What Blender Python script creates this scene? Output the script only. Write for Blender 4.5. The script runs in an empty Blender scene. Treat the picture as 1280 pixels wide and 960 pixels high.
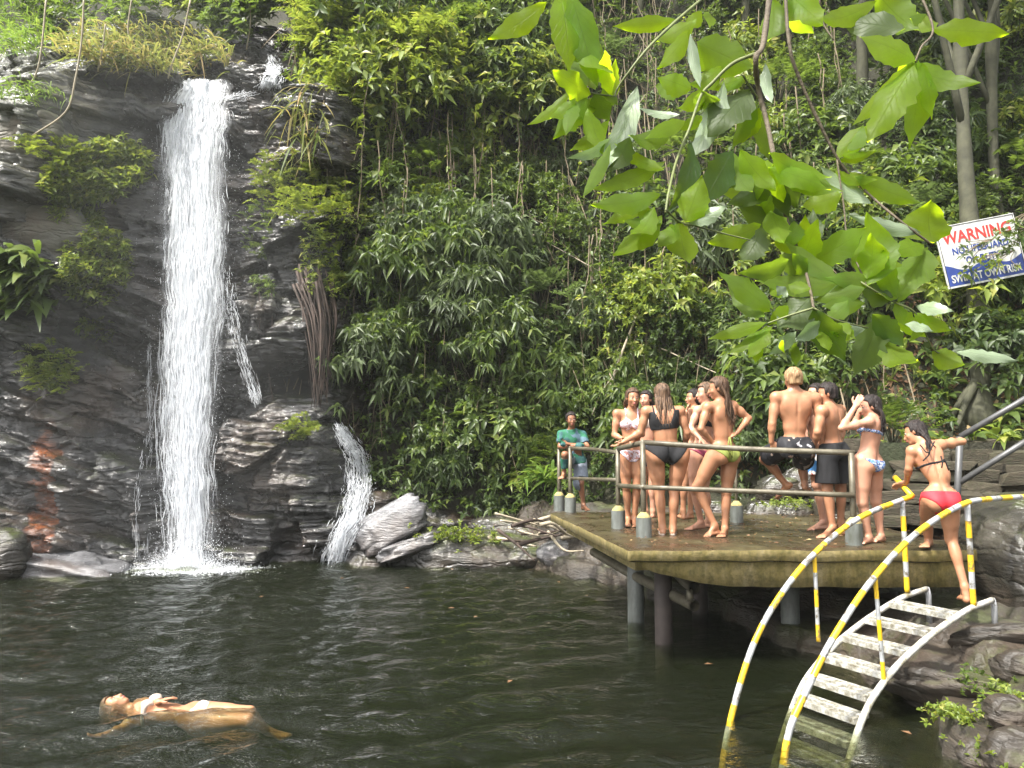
import bpy, bmesh, math, random
import numpy as np
from mathutils import Vector, Matrix

SC = bpy.context.scene
COL = SC.collection
R = math.radians
rng = np.random.default_rng(7)
random.seed(7)

# ------------------------------------------------------------------ camera
EYE = np.array([0.0, 0.0, 2.15])
PITCH = math.atan2(75.0, 950.0)
cam_d = bpy.data.cameras.new('camera')
cam_d.sensor_width = 36.0
cam_d.lens = 36.0 * 950.0 / 1280.0
cam_d.clip_start = 0.05
cam_d.clip_end = 500.0
cam = bpy.data.objects.new('camera', cam_d)
COL.objects.link(cam)
cam.location = EYE
cam.rotation_euler = (math.pi / 2 + PITCH, 0, 0)
SC.camera = cam

# ------------------------------------------------------------------ sky and sun
TO_SUN = Vector((-0.40, -0.36, 0.84)).normalized()
W = bpy.data.worlds.new('World')
SC.world = W
W.use_nodes = True
wn = W.node_tree.nodes
wl = W.node_tree.links
wn.clear()
sky = wn.new('ShaderNodeTexSky')
sky.sky_type = 'NISHITA'
sky.sun_disc = False
sky.sun_elevation = math.asin(TO_SUN.z)
sky.sun_rotation = math.atan2(TO_SUN.x, TO_SUN.y)
sky.air_density = 1.0
sky.dust_density = 6.0
sky.ozone_density = 1.0
hs = wn.new('ShaderNodeHueSaturation')          # thin overcast: the blue is washed out of the whole dome
hs.inputs['Saturation'].default_value = 0.22
bg = wn.new('ShaderNodeBackground')
bg.inputs['Strength'].default_value = 0.15
wo = wn.new('ShaderNodeOutputWorld')
wl.new(sky.outputs[0], hs.inputs['Color'])
wl.new(hs.outputs[0], bg.inputs['Color'])
wl.new(bg.outputs[0], wo.inputs['Surface'])

sun_d = bpy.data.lights.new('sun', 'SUN')
sun_d.energy = 2.9
sun_d.angle = R(2.5)
sun_d.color = (1.0, 0.96, 0.88)
sun = bpy.data.objects.new('sun', sun_d)
COL.objects.link(sun)
sun.rotation_euler = TO_SUN.to_track_quat('Z', 'Y').to_euler()

SC.view_settings.view_transform = 'Standard'
SC.view_settings.look = 'None'
SC.view_settings.gamma = 1.0
SC.view_settings.use_curve_mapping = False
SC.view_settings.exposure = 1.58
SC.render.engine = 'CYCLES'
SC.cycles.max_bounces = 8
SC.cycles.diffuse_bounces = 4
SC.cycles.glossy_bounces = 3
SC.cycles.transmission_bounces = 4
SC.cycles.transparent_max_bounces = 16
SC.cycles.caustics_reflective = False
SC.cycles.caustics_refractive = False
SC.cycles.use_denoising = True

# ------------------------------------------------------------------ helpers
CT, ST = math.cos(PITCH), math.sin(PITCH)


def ray(px, py):
    """direction through a pixel of the 1280x960 photograph (forward component about 1)"""
    cx = (px - 640.0) / 950.0
    cy = (480.0 - py) / 950.0
    return np.array([cx, CT - ST * cy, ST + CT * cy])


def at_y(px, py, y):
    d = ray(px, py)
    return EYE + d * (y / d[1])


def at_z(px, py, z):
    d = ray(px, py)
    return EYE + d * ((z - EYE[2]) / d[2])


def at_plane(px, py, p, n):
    d = ray(px, py)
    return EYE + d * (np.dot(np.asarray(p) - EYE, n) / np.dot(d, n))


def nrm(v):
    v = np.asarray(v, float)
    return v / (np.linalg.norm(v, axis=-1, keepdims=True) + 1e-12)


def _hash(ix, iy, iz, seed):
    n = (ix.astype(np.int64) * 374761393 + iy.astype(np.int64) * 668265263 + iz.astype(np.int64) * 2147483647 + seed * 1274126177) & 0xFFFFFFFF
    n = ((n ^ (n >> 13)) * 1274126177) & 0xFFFFFFFF
    n = ((n ^ (n >> 16)) * 2246822519) & 0xFFFFFFFF
    return ((n ^ (n >> 15)) & 0xFFFFFF) / float(0xFFFFFF)


def noise3(x, y, z, seed=0):
    x, y, z = np.broadcast_arrays(np.asarray(x, float), np.asarray(y, float), np.asarray(z, float))
    fx, fy, fz = np.floor(x), np.floor(y), np.floor(z)
    tx, ty, tz = x - fx, y - fy, z - fz
    tx, ty, tz = [t * t * t * (t * (t * 6 - 15) + 10) for t in (tx, ty, tz)]
    out = 0.0
    for i in (0, 1):
        wx = tx if i else 1 - tx
        for j in (0, 1):
            wy = ty if j else 1 - ty
            for k in (0, 1):
                wz = tz if k else 1 - tz
                out = out + wx * wy * wz * _hash(fx + i, fy + j, fz + k, seed)
    return out * 2 - 1


def fbm(x, y, z=0.0, o=4, seed=0, gain=0.5):
    a, s, t = 1.0, 0.0, 0.0
    f = 1.0
    for i in range(o):
        s = s + a * noise3(np.asarray(x) * f, np.asarray(y) * f, np.asarray(z) * f, seed + i * 17)
        t += a
        a *= gain
        f *= 2.03
    return s / t


def sstep(a, b, x):
    t = np.clip((np.asarray(x, float) - a) / (b - a), 0, 1)
    return t * t * (3 - 2 * t)


def tagit(o, label=None, cat=None, group=None, kind=None):
    if label: o['label'] = label
    if cat: o['category'] = cat
    if group: o['group'] = group
    if kind: o['kind'] = kind
    return o


def mesh_np(name, V, F, smooth=True):
    """F: list of int arrays (n,3) or (n,4)"""
    V = np.asarray(V, np.float32).reshape(-1, 3)
    if isinstance(F, np.ndarray): F = [F]
    F = [np.asarray(f, np.int32) for f in F if len(f)]
    me = bpy.data.meshes.new(name)
    nl = sum(f.size for f in F)
    npoly = sum(len(f) for f in F)
    me.vertices.add(len(V))
    me.vertices.foreach_set('co', V.ravel())
    me.loops.add(nl)
    me.loops.foreach_set('vertex_index', np.concatenate([f.ravel() for f in F]))
    me.polygons.add(npoly)
    sizes = np.concatenate([np.full(len(f), f.shape[1], np.int32) for f in F])
    starts = np.concatenate([[0], np.cumsum(sizes)[:-1]]).astype(np.int32)
    me.polygons.foreach_set('loop_start', starts)
    me.polygons.foreach_set('use_smooth', np.full(npoly, smooth))
    me.update(calc_edges=True)
    me.validate()
    return me


def link(name, me, material=None, parent=None, loc=None, label=None, cat=None, group=None, kind=None):
    o = bpy.data.objects.new(name, me)
    COL.objects.link(o)
    if material is not None and me is not None and len(me.materials) == 0:
        me.materials.append(material)
    if loc is not None: o.location = loc
    if parent is not None:
        o.parent = parent
    return tagit(o, label, cat, group, kind)


def empty(name, loc=(0, 0, 0), label=None, cat=None, group=None, kind=None):
    o = bpy.data.objects.new(name, None)
    o.empty_display_size = 0.1
    COL.objects.link(o)
    o.location = loc
    return tagit(o, label, cat, group, kind)


class MB:
    """collects vertices and faces; local origin is subtracted when built"""
    def __init__(self):
        self.V, self.T, self.Q, self.n = [], [], [], 0

    def add(self, V, T=None, Q=None):
        V = np.asarray(V, float).reshape(-1, 3)
        if T is not None and len(T): self.T.append(np.asarray(T, int) + self.n)
        if Q is not None and len(Q): self.Q.append(np.asarray(Q, int) + self.n)
        self.V.append(V)
        self.n += len(V)
        return self

    def tube(self, P, rad, k=8, caps=True):
        P = np.asarray(P, float)
        n = len(P)
        rad = np.broadcast_to(np.asarray(rad, float), (n,))
        Tn = np.gradient(P, axis=0)
        Tn = nrm(Tn)
        up = np.array([0, 0, 1.0]) if abs(Tn[0][2]) < 0.9 else np.array([1.0, 0, 0])
        u = nrm(np.cross(up, Tn[0]))
        V = []
        a = np.arange(k) * 2 * math.pi / k
        for i in range(n):
            u = u - Tn[i] * np.dot(u, Tn[i])
            u = nrm(u)
            v = np.cross(Tn[i], u)
            V.append(P[i] + rad[i] * (np.cos(a)[:, None] * u + np.sin(a)[:, None] * v))
        V = np.concatenate(V)
        Q = []
        j = np.arange(k)
        for i in range(n - 1):
            b = i * k
            Q.append(np.stack([b + j, b + (j + 1) % k, b + k + (j + 1) % k, b + k + j], 1))
        Tt = None
        if caps:
            V = np.concatenate([V, P[:1], P[-1:]])
            c0, c1 = n * k, n * k + 1
            b = (n - 1) * k
            Tt = np.concatenate([np.stack([np.full(k, c0), (j + 1) % k, j], 1),
                                 np.stack([np.full(k, c1), b + j, b + (j + 1) % k], 1)])
        return self.add(V, Tt, np.concatenate(Q))

    def box(self, c, s, rot=None):
        c, s = np.asarray(c, float), np.asarray(s, float) / 2
        V = np.array([[x, y, z] for x in (-1, 1) for y in (-1, 1) for z in (-1, 1)]) * s
        if rot is not None: V = V @ np.asarray(rot).T
        Q = [[0, 1, 3, 2], [4, 6, 7, 5], [0, 4, 5, 1], [2, 3, 7, 6], [0, 2, 6, 4], [1, 5, 7, 3]]
        return self.add(V + c, None, Q)

    def build(self, name, material, parent=None, loc=(0, 0, 0), smooth=True, **kw):
        V = np.concatenate(self.V) - np.asarray(loc, float)
        F = []
        if self.T: F.append(np.concatenate(self.T))
        if self.Q: F.append(np.concatenate(self.Q))
        me = mesh_np(name, V, F, smooth)
        if parent is not None and loc is not None and tuple(loc) != (0, 0, 0):
            pl = np.array(parent.location)
            return link(name, me, material, parent, loc=tuple(np.asarray(loc) - pl), **kw)
        return link(name, me, material, parent, loc=loc if parent is None else None, **kw)


def smooth_path(P, n=8):
    """Catmull-Rom through the points"""
    P = np.asarray(P, float)
    Q = np.vstack([2 * P[0] - P[1], P, 2 * P[-1] - P[-2]])
    out = []
    for i in range(1, len(Q) - 2):
        for t in np.arange(n) / n:
            a, b, c, d = Q[i - 1], Q[i], Q[i + 1], Q[i + 2]
            out.append(0.5 * ((2 * b) + (-a + c) * t + (2 * a - 5 * b + 4 * c - d) * t * t + (-a + 3 * b - 3 * c + d) * t ** 3))
    out.append(P[-1])
    return np.array(out)


# ------------------------------------------------------------------ node helpers
class NT:
    def __init__(self, name):
        self.m = bpy.data.materials.new(name)
        self.m.use_nodes = True
        self.t = self.m.node_tree
        self.t.nodes.clear()
        self.out = self.t.nodes.new('ShaderNodeOutputMaterial')

    def n(self, typ, **kw):
        x = self.t.nodes.new(typ)
        for k, v in kw.items():
            if k in x.inputs: x.inputs[k].default_value = v
            else: setattr(x, k, v)
        return x

    def l(self, a, b):
        self.t.links.new(a, b)

    def coords(self, kind='Object', scale=(1, 1, 1)):
        tc = self.n('ShaderNodeTexCoord')
        mp = self.n('ShaderNodeMapping')
        mp.inputs['Scale'].default_value = scale
        self.l(tc.outputs[kind], mp.inputs['Vector'])
        return mp.outputs[0]

    def noise(self, vec, scale, detail=4, rough=0.55, dist=0.0):
        x = self.n('ShaderNodeTexNoise')
        x.inputs['Scale'].default_value = scale
        x.inputs['Detail'].default_value = detail
        x.inputs['Roughness'].default_value = rough
        x.inputs['Distortion'].default_value = dist
        if vec is not None: self.l(vec, x.inputs['Vector'])
        return x.outputs['Fac']

    def ramp(self, fac, stops, interp='LINEAR'):
        x = self.n('ShaderNodeValToRGB')
        cr = x.color_ramp
        cr.interpolation = interp
        while len(cr.elements) > 1: cr.elements.remove(cr.elements[0])
        for i, (p, c) in enumerate(stops):
            e = cr.elements[0] if i == 0 else cr.elements.new(p)
            e.position = p
            c = (c, c, c) if not hasattr(c, '__len__') else c
            e.color = (*c, 1)
        self.l(fac, x.inputs['Fac'])
        return x.outputs[0]

    def mix(self, fac, a, b, mode='MIX'):
        x = self.n('ShaderNodeMix', data_type='RGBA', blend_type=mode)
        for s, v in ((x.inputs[0], fac), (x.inputs[6], a), (x.inputs[7], b)):
            if hasattr(v, 'is_output') or isinstance(v, bpy.types.NodeSocket): self.l(v, s)
            elif hasattr(v, '__len__'): s.default_value = (*v, 1) if len(v) == 3 else v
            else: s.default_value = v
        return x.outputs[2]

    def math(self, op, a, b=None, c=None, clamp=False):
        x = self.n('ShaderNodeMath', operation=op, use_clamp=clamp)
        for i, v in enumerate((a, b, c)):
            if v is None: continue
            if isinstance(v, bpy.types.NodeSocket): self.l(v, x.inputs[i])
            else: x.inputs[i].default_value = v
        return x.outputs[0]

    def bsdf(self, color, rough=0.6, **kw):
        b = self.n('ShaderNodeBsdfPrincipled')
        for s, v in (('Base Color', color), ('Roughness', rough), *kw.items()):
            if isinstance(v, bpy.types.NodeSocket): self.l(v, b.inputs[s])
            elif hasattr(v, '__len__'): b.inputs[s].default_value = (*v, 1) if len(v) == 3 and b.inputs[s].type == 'RGBA' else v
            else: b.inputs[s].default_value = v
        return b

    def bump(self, h, strength=0.5, dist=0.02, normal=None):
        b = self.n('ShaderNodeBump')
        b.inputs['Strength'].default_value = strength
        b.inputs['Distance'].default_value = dist
        self.l(h, b.inputs['Height'])
        if normal is not None: self.l(normal, b.inputs['Normal'])
        return b.outputs[0]

    def done(self, shader, vol=None):
        self.l(shader if isinstance(shader, bpy.types.NodeSocket) else shader.outputs[0], self.out.inputs['Surface'])
        if vol is not None: self.l(vol, self.out.inputs['Volume'])
        return self.m


def simple_mat(name, color, rough=0.6, var=0.15, scale=8.0, bump=0.0, **kw):
    t = NT(name)
    c = t.coords()
    n = t.noise(c, scale, 5, 0.6)
    col = t.ramp(n, [(0.25, tuple(np.array(color) * (1 - var))), (0.75, tuple(np.minimum(np.array(color) * (1 + var), 1)))])
    b = t.bsdf(col, rough, **kw)
    if bump:
        t.l(t.bump(t.noise(c, scale * 4, 4), bump, 0.01), b.inputs['Normal'])
    return t.done(b)
# ================================================================== LAND
XB = [-16, -9.6, -8.4, -7.2, -5.8, -4.1, -2.85, -1.2, 0.7, 3]
YB = [13.2, 12.4, 12.7, 13.7, 14.0, 14.1, 14.35, 14.8, 14.9, 15.0]


def bump2(x, z, cx, cz, rx, rz):
    return np.exp(-(((x - cx) / rx) ** 2 + ((z - cz) / rz) ** 2))


def cliff_base(x, z):
    y = np.interp(x, XB, YB) + 0.13 * z
    y = y - 1.0 * bump2(x, z, -8.9, 7.4, 1.7, 1.5)          # rounded hump beside the lip
    y = y - 0.7 * bump2(x, z, -9.6, 5.2, 1.3, 0.9)          # pale slab under it
    y = y - 0.55 * bump2(x, z, -7.6, 4.9, 0.9, 1.0)
    y = y - 0.55 * bump2(x, z, -4.2, 4.3, 0.9, 0.55)        # ledge right of the fall
    y = y + 0.85 * bump2(x, z, -4.1, 3.35, 0.8, 0.33)       # dark hollow below it
    y = y - 0.45 * bump2(x, z, -4.1, 1.6, 1.3, 0.9)
    y = y - 0.5 * bump2(x, z, -7.3, 1.6, 1.0, 1.0)
    y = y + 0.35 * bump2(x, z, -5.85, 3.0, 0.6, 3.0)        # the fall's own groove
    shelf = sstep(9.55, 9.75, z + 0.25 * fbm(x * 0.8, 0, 3.3)) * sstep(-9.2, -7.4, x)
    y = y + 1.5 * shelf
    top = np.maximum(z - np.interp(x, [-12, -9.5, -8, -7], [7.6, 8.2, 9.0, 10.6]), 0)
    y = y + 0.9 * top
    y = y + 1.5 * sstep(-3.7, -2.3, x) * sstep(0.6, 2.0, z) + 5.0 * sstep(-2.4, -0.6, x) * sstep(0.7, 1.5, z)
    return y


def cliff_y(x, z):
    x = np.asarray(x, float); z = np.asarray(z, float)
    y = cliff_base(x, z)
    dip = np.where(x < -6.6, 0.42 * (x + 6.6), 0.05 * (x + 6.6)) * sstep(6.5, 4.0, z)
    dip = dip - 0.10 * (x + 8.5) ** 2 * sstep(4.5, 6.5, z) * sstep(-5.5, -7.2, x)
    wx = x + 0.5 * fbm(x * 0.7, z * 0.7, 1.7, 3, 11)
    s = z + dip + 0.28 * fbm(x * 0.45, z * 0.45, 0, 3, 3)
    u = s * 2.1 + 0.9 * noise3(s * 0.9, x * 0.22, 0.5, 5)
    L = np.floor(u); f = u - L
    bx = np.floor(wx * 0.75 + _hash(L, L * 0, L * 0, 21) * 9)
    off = _hash(L, bx, L * 0, 33) - 0.5
    offn = _hash(L + 1, np.floor(wx * 0.75 + _hash(L + 1, L * 0, L * 0, 21) * 9), L * 0, 33) - 0.5
    o = off + (offn - off) * sstep(0.86, 1.0, f)
    amp = 0.30 + 0.22 * noise3(x * 0.5, z * 0.5, 9.1, 8)
    d = -o * amp * 2.5 - 0.10 * (1 - np.abs(2 * f - 1) ** 5)
    u0 = s * 0.85 + 0.7 * noise3(x * 0.35, z * 0.5, 8.8, 25)
    L0 = np.floor(u0); f0 = u0 - L0
    b0 = np.floor(wx * 0.5 + _hash(L0, L0 * 0, L0 * 0, 27) * 5)
    b1 = np.floor(wx * 0.5 + _hash(L0 + 1, L0 * 0, L0 * 0, 27) * 5)
    o0 = _hash(L0, b0, L0 * 0, 29) - 0.5; o1 = _hash(L0 + 1, b1, L0 * 0, 29) - 0.5
    d = d - (o0 + (o1 - o0) * sstep(0.93, 1.0, f0)) * 0.62
    u2 = s * 8.5 + 1.2 * noise3(s * 2.5, x * 0.5, 2.2, 15)
    L2 = np.floor(u2); f2 = u2 - L2
    b2 = np.floor(wx * 1.7 + _hash(L2, L2 * 0, L2 * 0, 41) * 7)
    d = d - (_hash(L2, b2, L2 * 0, 51) - 0.5) * 0.13 - 0.022 * (1 - np.abs(2 * f2 - 1) ** 4)
    u3 = s * 23 + 1.5 * noise3(s * 6, x * 1.1, 5.5, 19)
    L3 = np.floor(u3)
    d = d - (_hash(L3, np.floor(wx * 3.1 + _hash(L3, L3 * 0, L3 * 0, 43) * 5), L3 * 0, 53) - 0.5) * 0.05
    d = d + 0.16 * fbm(x * 1.1, z * 1.1, 0.3, 4, 61) + 0.05 * fbm(x * 5, z * 7, 0.3, 3, 71)
    rg = 1 - np.abs(noise3(x * 1.1 + 3, z * 2.6, 0.9, 81)) * 2.2
    d = d + 0.13 * np.maximum(rg - 0.45, 0) + 0.07 * np.maximum(1 - np.abs(noise3(x * 3.1 + 3, z * 5.2, 0.9, 83)) * 3 - 0.2, 0)
    calm = sstep(5.2, 7.0, z) * sstep(-6.9, -7.9, x)        # the big rounded slabs up left are smoother
    d = d * (1 - 0.30 * calm)
    return y + d


HXB = [-8, -4.6, -3.0, -1.5, 0.5, 2, 4, 6, 9, 14, 22]
HYB = [15.6, 15.0, 14.7, 14.7, 14.6, 13.6, 12.2, 10.9, 9.6, 8.4, 7.4]
HSL = [0.22, 0.20, 0.22, 0.25, 0.30, 0.42, 0.55, 0.60, 0.60, 0.60, 0.60]


def hill_y(x, z):
    x = np.asarray(x, float); z = np.asarray(z, float)
    y = np.interp(x, HXB, HYB) + np.interp(x, HXB, HSL) * np.maximum(z, -2)
    y = y + 0.45 * fbm(x * 0.35, z * 0.35, 4.2, 4, 101) + 0.12 * fbm(x * 1.5, z * 1.5, 4.2, 3, 111)
    return y


def surf_y(x, z):
    return np.minimum(cliff_y(x, z) + 50 * (x > 1.2), hill_y(x, z))


_HX = np.arange(-16, 14, 0.05); _HZ = np.arange(-1.5, 22, 0.05)
_GXX, _GZZ = np.meshgrid(_HX, _HZ)
_TAB = {}


def table(fn):
    if fn not in _TAB: _TAB[fn] = fn(_GXX, _GZZ)
    return _TAB[fn]


def hit(px, py, fn=None, y0=9.0, y1=34.0):
    """first point of the cliff or slope along the ray through a pixel"""
    T = table(fn or surf_y)
    d = ray(px, py)
    ys = np.linspace(y0, y1, 900)
    P = EYE + d * (ys / d[1])[:, None]
    ix = np.clip(((P[:, 0] + 16) / 0.05).astype(int), 0, len(_HX) - 1); iz = np.clip(((P[:, 2] + 1.5) / 0.05).astype(int), 0, len(_HZ) - 1)
    g = ys - T[iz, ix]
    i = np.argmax(g > 0)
    return P[i] if g[i] > 0 else P[-1]


def grid_mesh(name, X, Z, Y, cut=None):
    nz, nx = X.shape
    V = np.stack([X, Y, Z], -1).reshape(-1, 3)
    i = np.arange(nx - 1)[None, :] + nx * np.arange(nz - 1)[:, None]
    Q = np.stack([i, i + 1, i + nx + 1, i + nx], -1).reshape(-1, 4)
    return mesh_np(name, V, Q, True)


# ---- rock material: dark wet schist, paler where it is dry, moss in patches, one rust streak
def rock_mat(name, dark=(0.013, 0.013, 0.014), mid=(0.034, 0.032, 0.031), light=(0.095, 0.09, 0.085), wet=1.0, moss=0.35, streak=False, zones=False, crack_h=0.06):
    t = NT(name)
    c = t.coords('Object')
    cs = t.coords('Object', (0.55, 0.55, 2.4))
    n1 = t.noise(cs, 2.2, 8, 0.62, 0.6)
    n2 = t.noise(c, 0.7, 5, 0.6)
    n3 = t.noise(cs, 14, 5, 0.65)
    col = t.ramp(n1, [(0.30, dark), (0.52, mid), (0.74, light)])
    col = t.mix(t.math('MULTIPLY', n3, 0.55), col, (0.02, 0.019, 0.018))
    brown = t.ramp(n2, [(0.48, 0.0), (0.66, 0.6)])
    col = t.mix(brown, col, (0.075, 0.048, 0.030))
    if zones:
        g = t.n('ShaderNodeNewGeometry')
        sep = t.n('ShaderNodeSeparateXYZ')
        t.l(g.outputs['Position'], sep.inputs[0])
        x, z = sep.outputs[0], sep.outputs[2]
        dry = t.math('MULTIPLY', t.math('MULTIPLY_ADD', z, 0.45, -2.3, True), t.math('MULTIPLY_ADD', x, -0.8, -5.8, True))
        dry = t.math('MULTIPLY', dry, t.ramp(n2, [(0.36, 0.15), (0.60, 1.0)]))
        col = t.mix(dry, col, t.ramp(n1, [(0.3, (0.055, 0.055, 0.042)), (0.7, (0.17, 0.165, 0.13))]))
    if streak:
        w = t.math('ADD', x, t.math('MULTIPLY', t.noise(c, 1.6, 4), 0.9))
        dx = t.math('ABSOLUTE', t.math('ADD', w, 8.02 - 0.45))
        band = t.math('SUBTRACT', 1.0, t.math('DIVIDE', dx, 0.15), clamp=True)
        band = t.math('MULTIPLY', band, t.math('MULTIPLY', t.math('MULTIPLY_ADD', z, -1.6, 4.2, True), 2.2), clamp=True)
        band = t.math('MULTIPLY', band, t.math('MULTIPLY', t.ramp(n1, [(0.35, 0.35), (0.52, 1.0)]), t.ramp(n3, [(0.36, 0.45), (0.52, 1.0)])))
        col = t.mix(band, col, t.ramp(n3, [(0.3, (0.11, 0.038, 0.016)), (0.7, (0.26, 0.085, 0.032))]))
    if moss:
        g2 = t.n('ShaderNodeNewGeometry')
        s2 = t.n('ShaderNodeSeparateXYZ')
        t.l(g2.outputs['Normal'], s2.inputs[0])
        up = t.math('MULTIPLY_ADD', s2.outputs[2], 1.6, -0.35, True)
        mm = t.math('MULTIPLY', up, t.ramp(t.noise(c, 1.3, 6, 0.7), [(0.48, 0.0), (0.60, 1.0)]))
        mm = t.math('MULTIPLY', mm, moss)
        col = t.mix(mm, col, t.ramp(n3, [(0.3, (0.030, 0.045, 0.010)), (0.7, (0.085, 0.11, 0.025))]))
    rough = t.ramp(t.noise(c, 1.1, 6, 0.65), [(0.40, 0.09 if wet > 0.5 else 0.45), (0.64, 0.36 if wet > 0.5 else 0.8)])
    b = t.bsdf(col, rough, **{'Specular IOR Level': 0.5 + 0.35 * wet})
    h = t.math('ADD', t.math('MULTIPLY', n1, 0.7), t.math('MULTIPLY', n3, 0.5))
    vo = t.n('ShaderNodeTexVoronoi', feature='DISTANCE_TO_EDGE'); vo.inputs['Scale'].default_value = 1.9
    wv = t.n('ShaderNodeVectorMath', operation='ADD'); t.l(t.coords('Object', (0.45, 0.45, 2.8)), wv.inputs[0])
    nz = t.n('ShaderNodeTexNoise'); nz.inputs['Scale'].default_value = 1.4; nz.inputs['Detail'].default_value = 4
    t.l(c, nz.inputs['Vector']); t.l(nz.outputs['Color'], wv.inputs[1]); t.l(wv.outputs[0], vo.inputs['Vector'])
    crack = t.math('MULTIPLY', vo.outputs['Distance'], 9.0, clamp=True)
    h = t.math('ADD', h, t.math('MULTIPLY', crack, crack_h * 5))
    t.l(t.bump(h, 0.9, 0.06), b.inputs['Normal'])
    return t.done(b)


M_CLIFF = rock_mat('wet_cliff_rock', zones=True, streak=True, moss=0.35)
M_ROCK = rock_mat('dark_rock', dark=(0.022, 0.021, 0.018), mid=(0.052, 0.048, 0.038), light=(0.12, 0.11, 0.09), moss=0.8)
M_BROWNROCK = rock_mat('brown_wet_rock', wet=0.3, dark=(0.016, 0.012, 0.008), mid=(0.042, 0.032, 0.021), light=(0.09, 0.068, 0.045), moss=0.5)
M_PALESLAB = rock_mat('pale_wet_slab', dark=(0.08, 0.08, 0.085), mid=(0.20, 0.20, 0.21), light=(0.40, 0.40, 0.41), moss=0.0, crack_h=0.0)


def soil_mat():
    t = NT('forest_soil')
    c = t.coords()
    n = t.noise(c, 1.2, 6, 0.65)
    n2 = t.noise(c, 22, 5, 0.7)
    col = t.ramp(n, [(0.3, (0.016, 0.016, 0.008)), (0.5, (0.032, 0.032, 0.014)), (0.65, (0.036, 0.050, 0.016)), (0.8, (0.065, 0.055, 0.028))])
    col = t.mix(t.math('MULTIPLY', n2, 0.7), col, (0.016, 0.013, 0.008))
    b = t.bsdf(col, 0.85)
    t.l(t.bump(t.math('ADD', n2, n), 0.8, 0.06), b.inputs['Normal'])
    return t.done(b)


M_SOIL = soil_mat()

gx = np.arange(-15.5, 1.6, 0.04); gz = np.arange(-1.4, 12.8, 0.023)
GX, GZ = np.meshgrid(gx, gz)
link('rock_cliff', grid_mesh('rock_cliff', GX, GZ, cliff_y(GX, GZ)), M_CLIFF, kind='structure',
     label='dark wet layered rock cliff that the waterfall runs down')
gx = np.arange(-16, 24, 0.16); gz = np.arange(-1.4, 26, 0.16)
GX, GZ = np.meshgrid(gx, gz)
link('hillside', grid_mesh('hillside', GX, GZ, hill_y(GX, GZ) + 0.9 * (GX < -4.4) + 2.2 * sstep(-4.6, -7, GX)), M_SOIL, kind='structure',
     label='steep forest slope rising behind the pool and the platform')

# ---- right bank: stepped wet rock beside the ladder and under the platform
SHX = np.array([2.0, 2.55, 2.80, 2.95, 3.12, 3.25, 3.05, 2.3, 1.3, 0.35, -0.6])
SHY = np.array([2.0, 3.9, 4.75, 5.35, 6.0, 6.9, 8.2, 10.4, 12.2, 13.4, 14.6])


def bank_z(x, y):
    x = np.asarray(x, float); y = np.asarray(y, float)
    w = 0.30 * fbm(x * 1.1, y * 1.1, 7.7, 4, 131)
    d = (x - np.interp(y, SHY, SHX)) * 0.85 + w
    under = sstep(7.3, 7.9, y) * sstep(4.6, 3.9, x)
    prof = np.interp(d, [-3, -0.6, -0.05, 0.06, 0.45, 0.62, 1.1, 1.25, 1.8, 2.2, 4, 8], [-1.9, -0.75, -0.30, 0.24, 0.33, 0.50, 0.58, 0.74, 0.82, 0.95, 1.05, 1.6])
    near = sstep(5.2, 4.2, y)
    prof = prof * (1 - 0.45 * near * (prof > 0)) + near * 0.05
    prof = np.where(prof > 0.55, prof + (0.50 - prof) * 0.8 * under, prof)
    back = sstep(9.4, 10.4, y) * sstep(0.2, 0.9, d)
    prof = prof + (1.15 - prof) * back * (prof > 0.2) * 0.9
    q = prof * 7 + 1.3 * fbm(x * 0.9, y * 0.9, 1.2, 3, 141)
    f = q - np.floor(q)
    prof = prof + (np.floor(q) + sstep(0.62, 0.95, f) - q) / 7 * 0.75 * (prof > 0.0)
    return prof + 0.045 * fbm(x * 3.5, y * 3.5, 0, 4, 151) * (d > -0.3)


bx = np.arange(-1.5, 14, 0.05); by = np.arange(2.2, 14.8, 0.05)
BX, BY = np.meshgrid(bx, by)
BZ = bank_z(BX, BY)
V = np.stack([BX, BY, BZ], -1).reshape(-1, 3)
ny, nx = BX.shape
i = np.arange(nx - 1)[None, :] + nx * np.arange(ny - 1)[:, None]
link('bank_ground', mesh_np('bank_ground', V, np.stack([i, i + 1, i + nx + 1, i + nx], -1).reshape(-1, 4)), M_BROWNROCK, kind='structure',
     label='stepped wet brown rock bank beside the ladder')

# ---- pool bed
t = NT('pool_bed')
c = t.coords()
n = t.noise(c, 1.1, 6, 0.6)
bed = t.ramp(n, [(0.3, (0.045, 0.055, 0.022)), (0.55, (0.075, 0.085, 0.034)), (0.75, (0.13, 0.11, 0.04))])
M_BED = t.done(t.bsdf(bed, 0.9))
px_ = np.arange(-18, 12, 0.4); py_ = np.arange(-6, 17, 0.4)
PX, PY = np.meshgrid(px_, py_)
PZ = -1.75 + 0.25 * fbm(PX * 0.5, PY * 0.5, 0, 3, 161) + 0.9 * bump2(PX, PY, 1.3, 5.2, 1.3, 1.0)
V = np.stack([PX, PY, PZ], -1).reshape(-1, 3)
ny, nx = PX.shape
i = np.arange(nx - 1)[None, :] + nx * np.arange(ny - 1)[:, None]
link('pool_bed_ground', mesh_np('pool_bed_ground', V, np.stack([i, i + 1, i + nx + 1, i + nx], -1).reshape(-1, 4)), M_BED, kind='structure')
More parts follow.
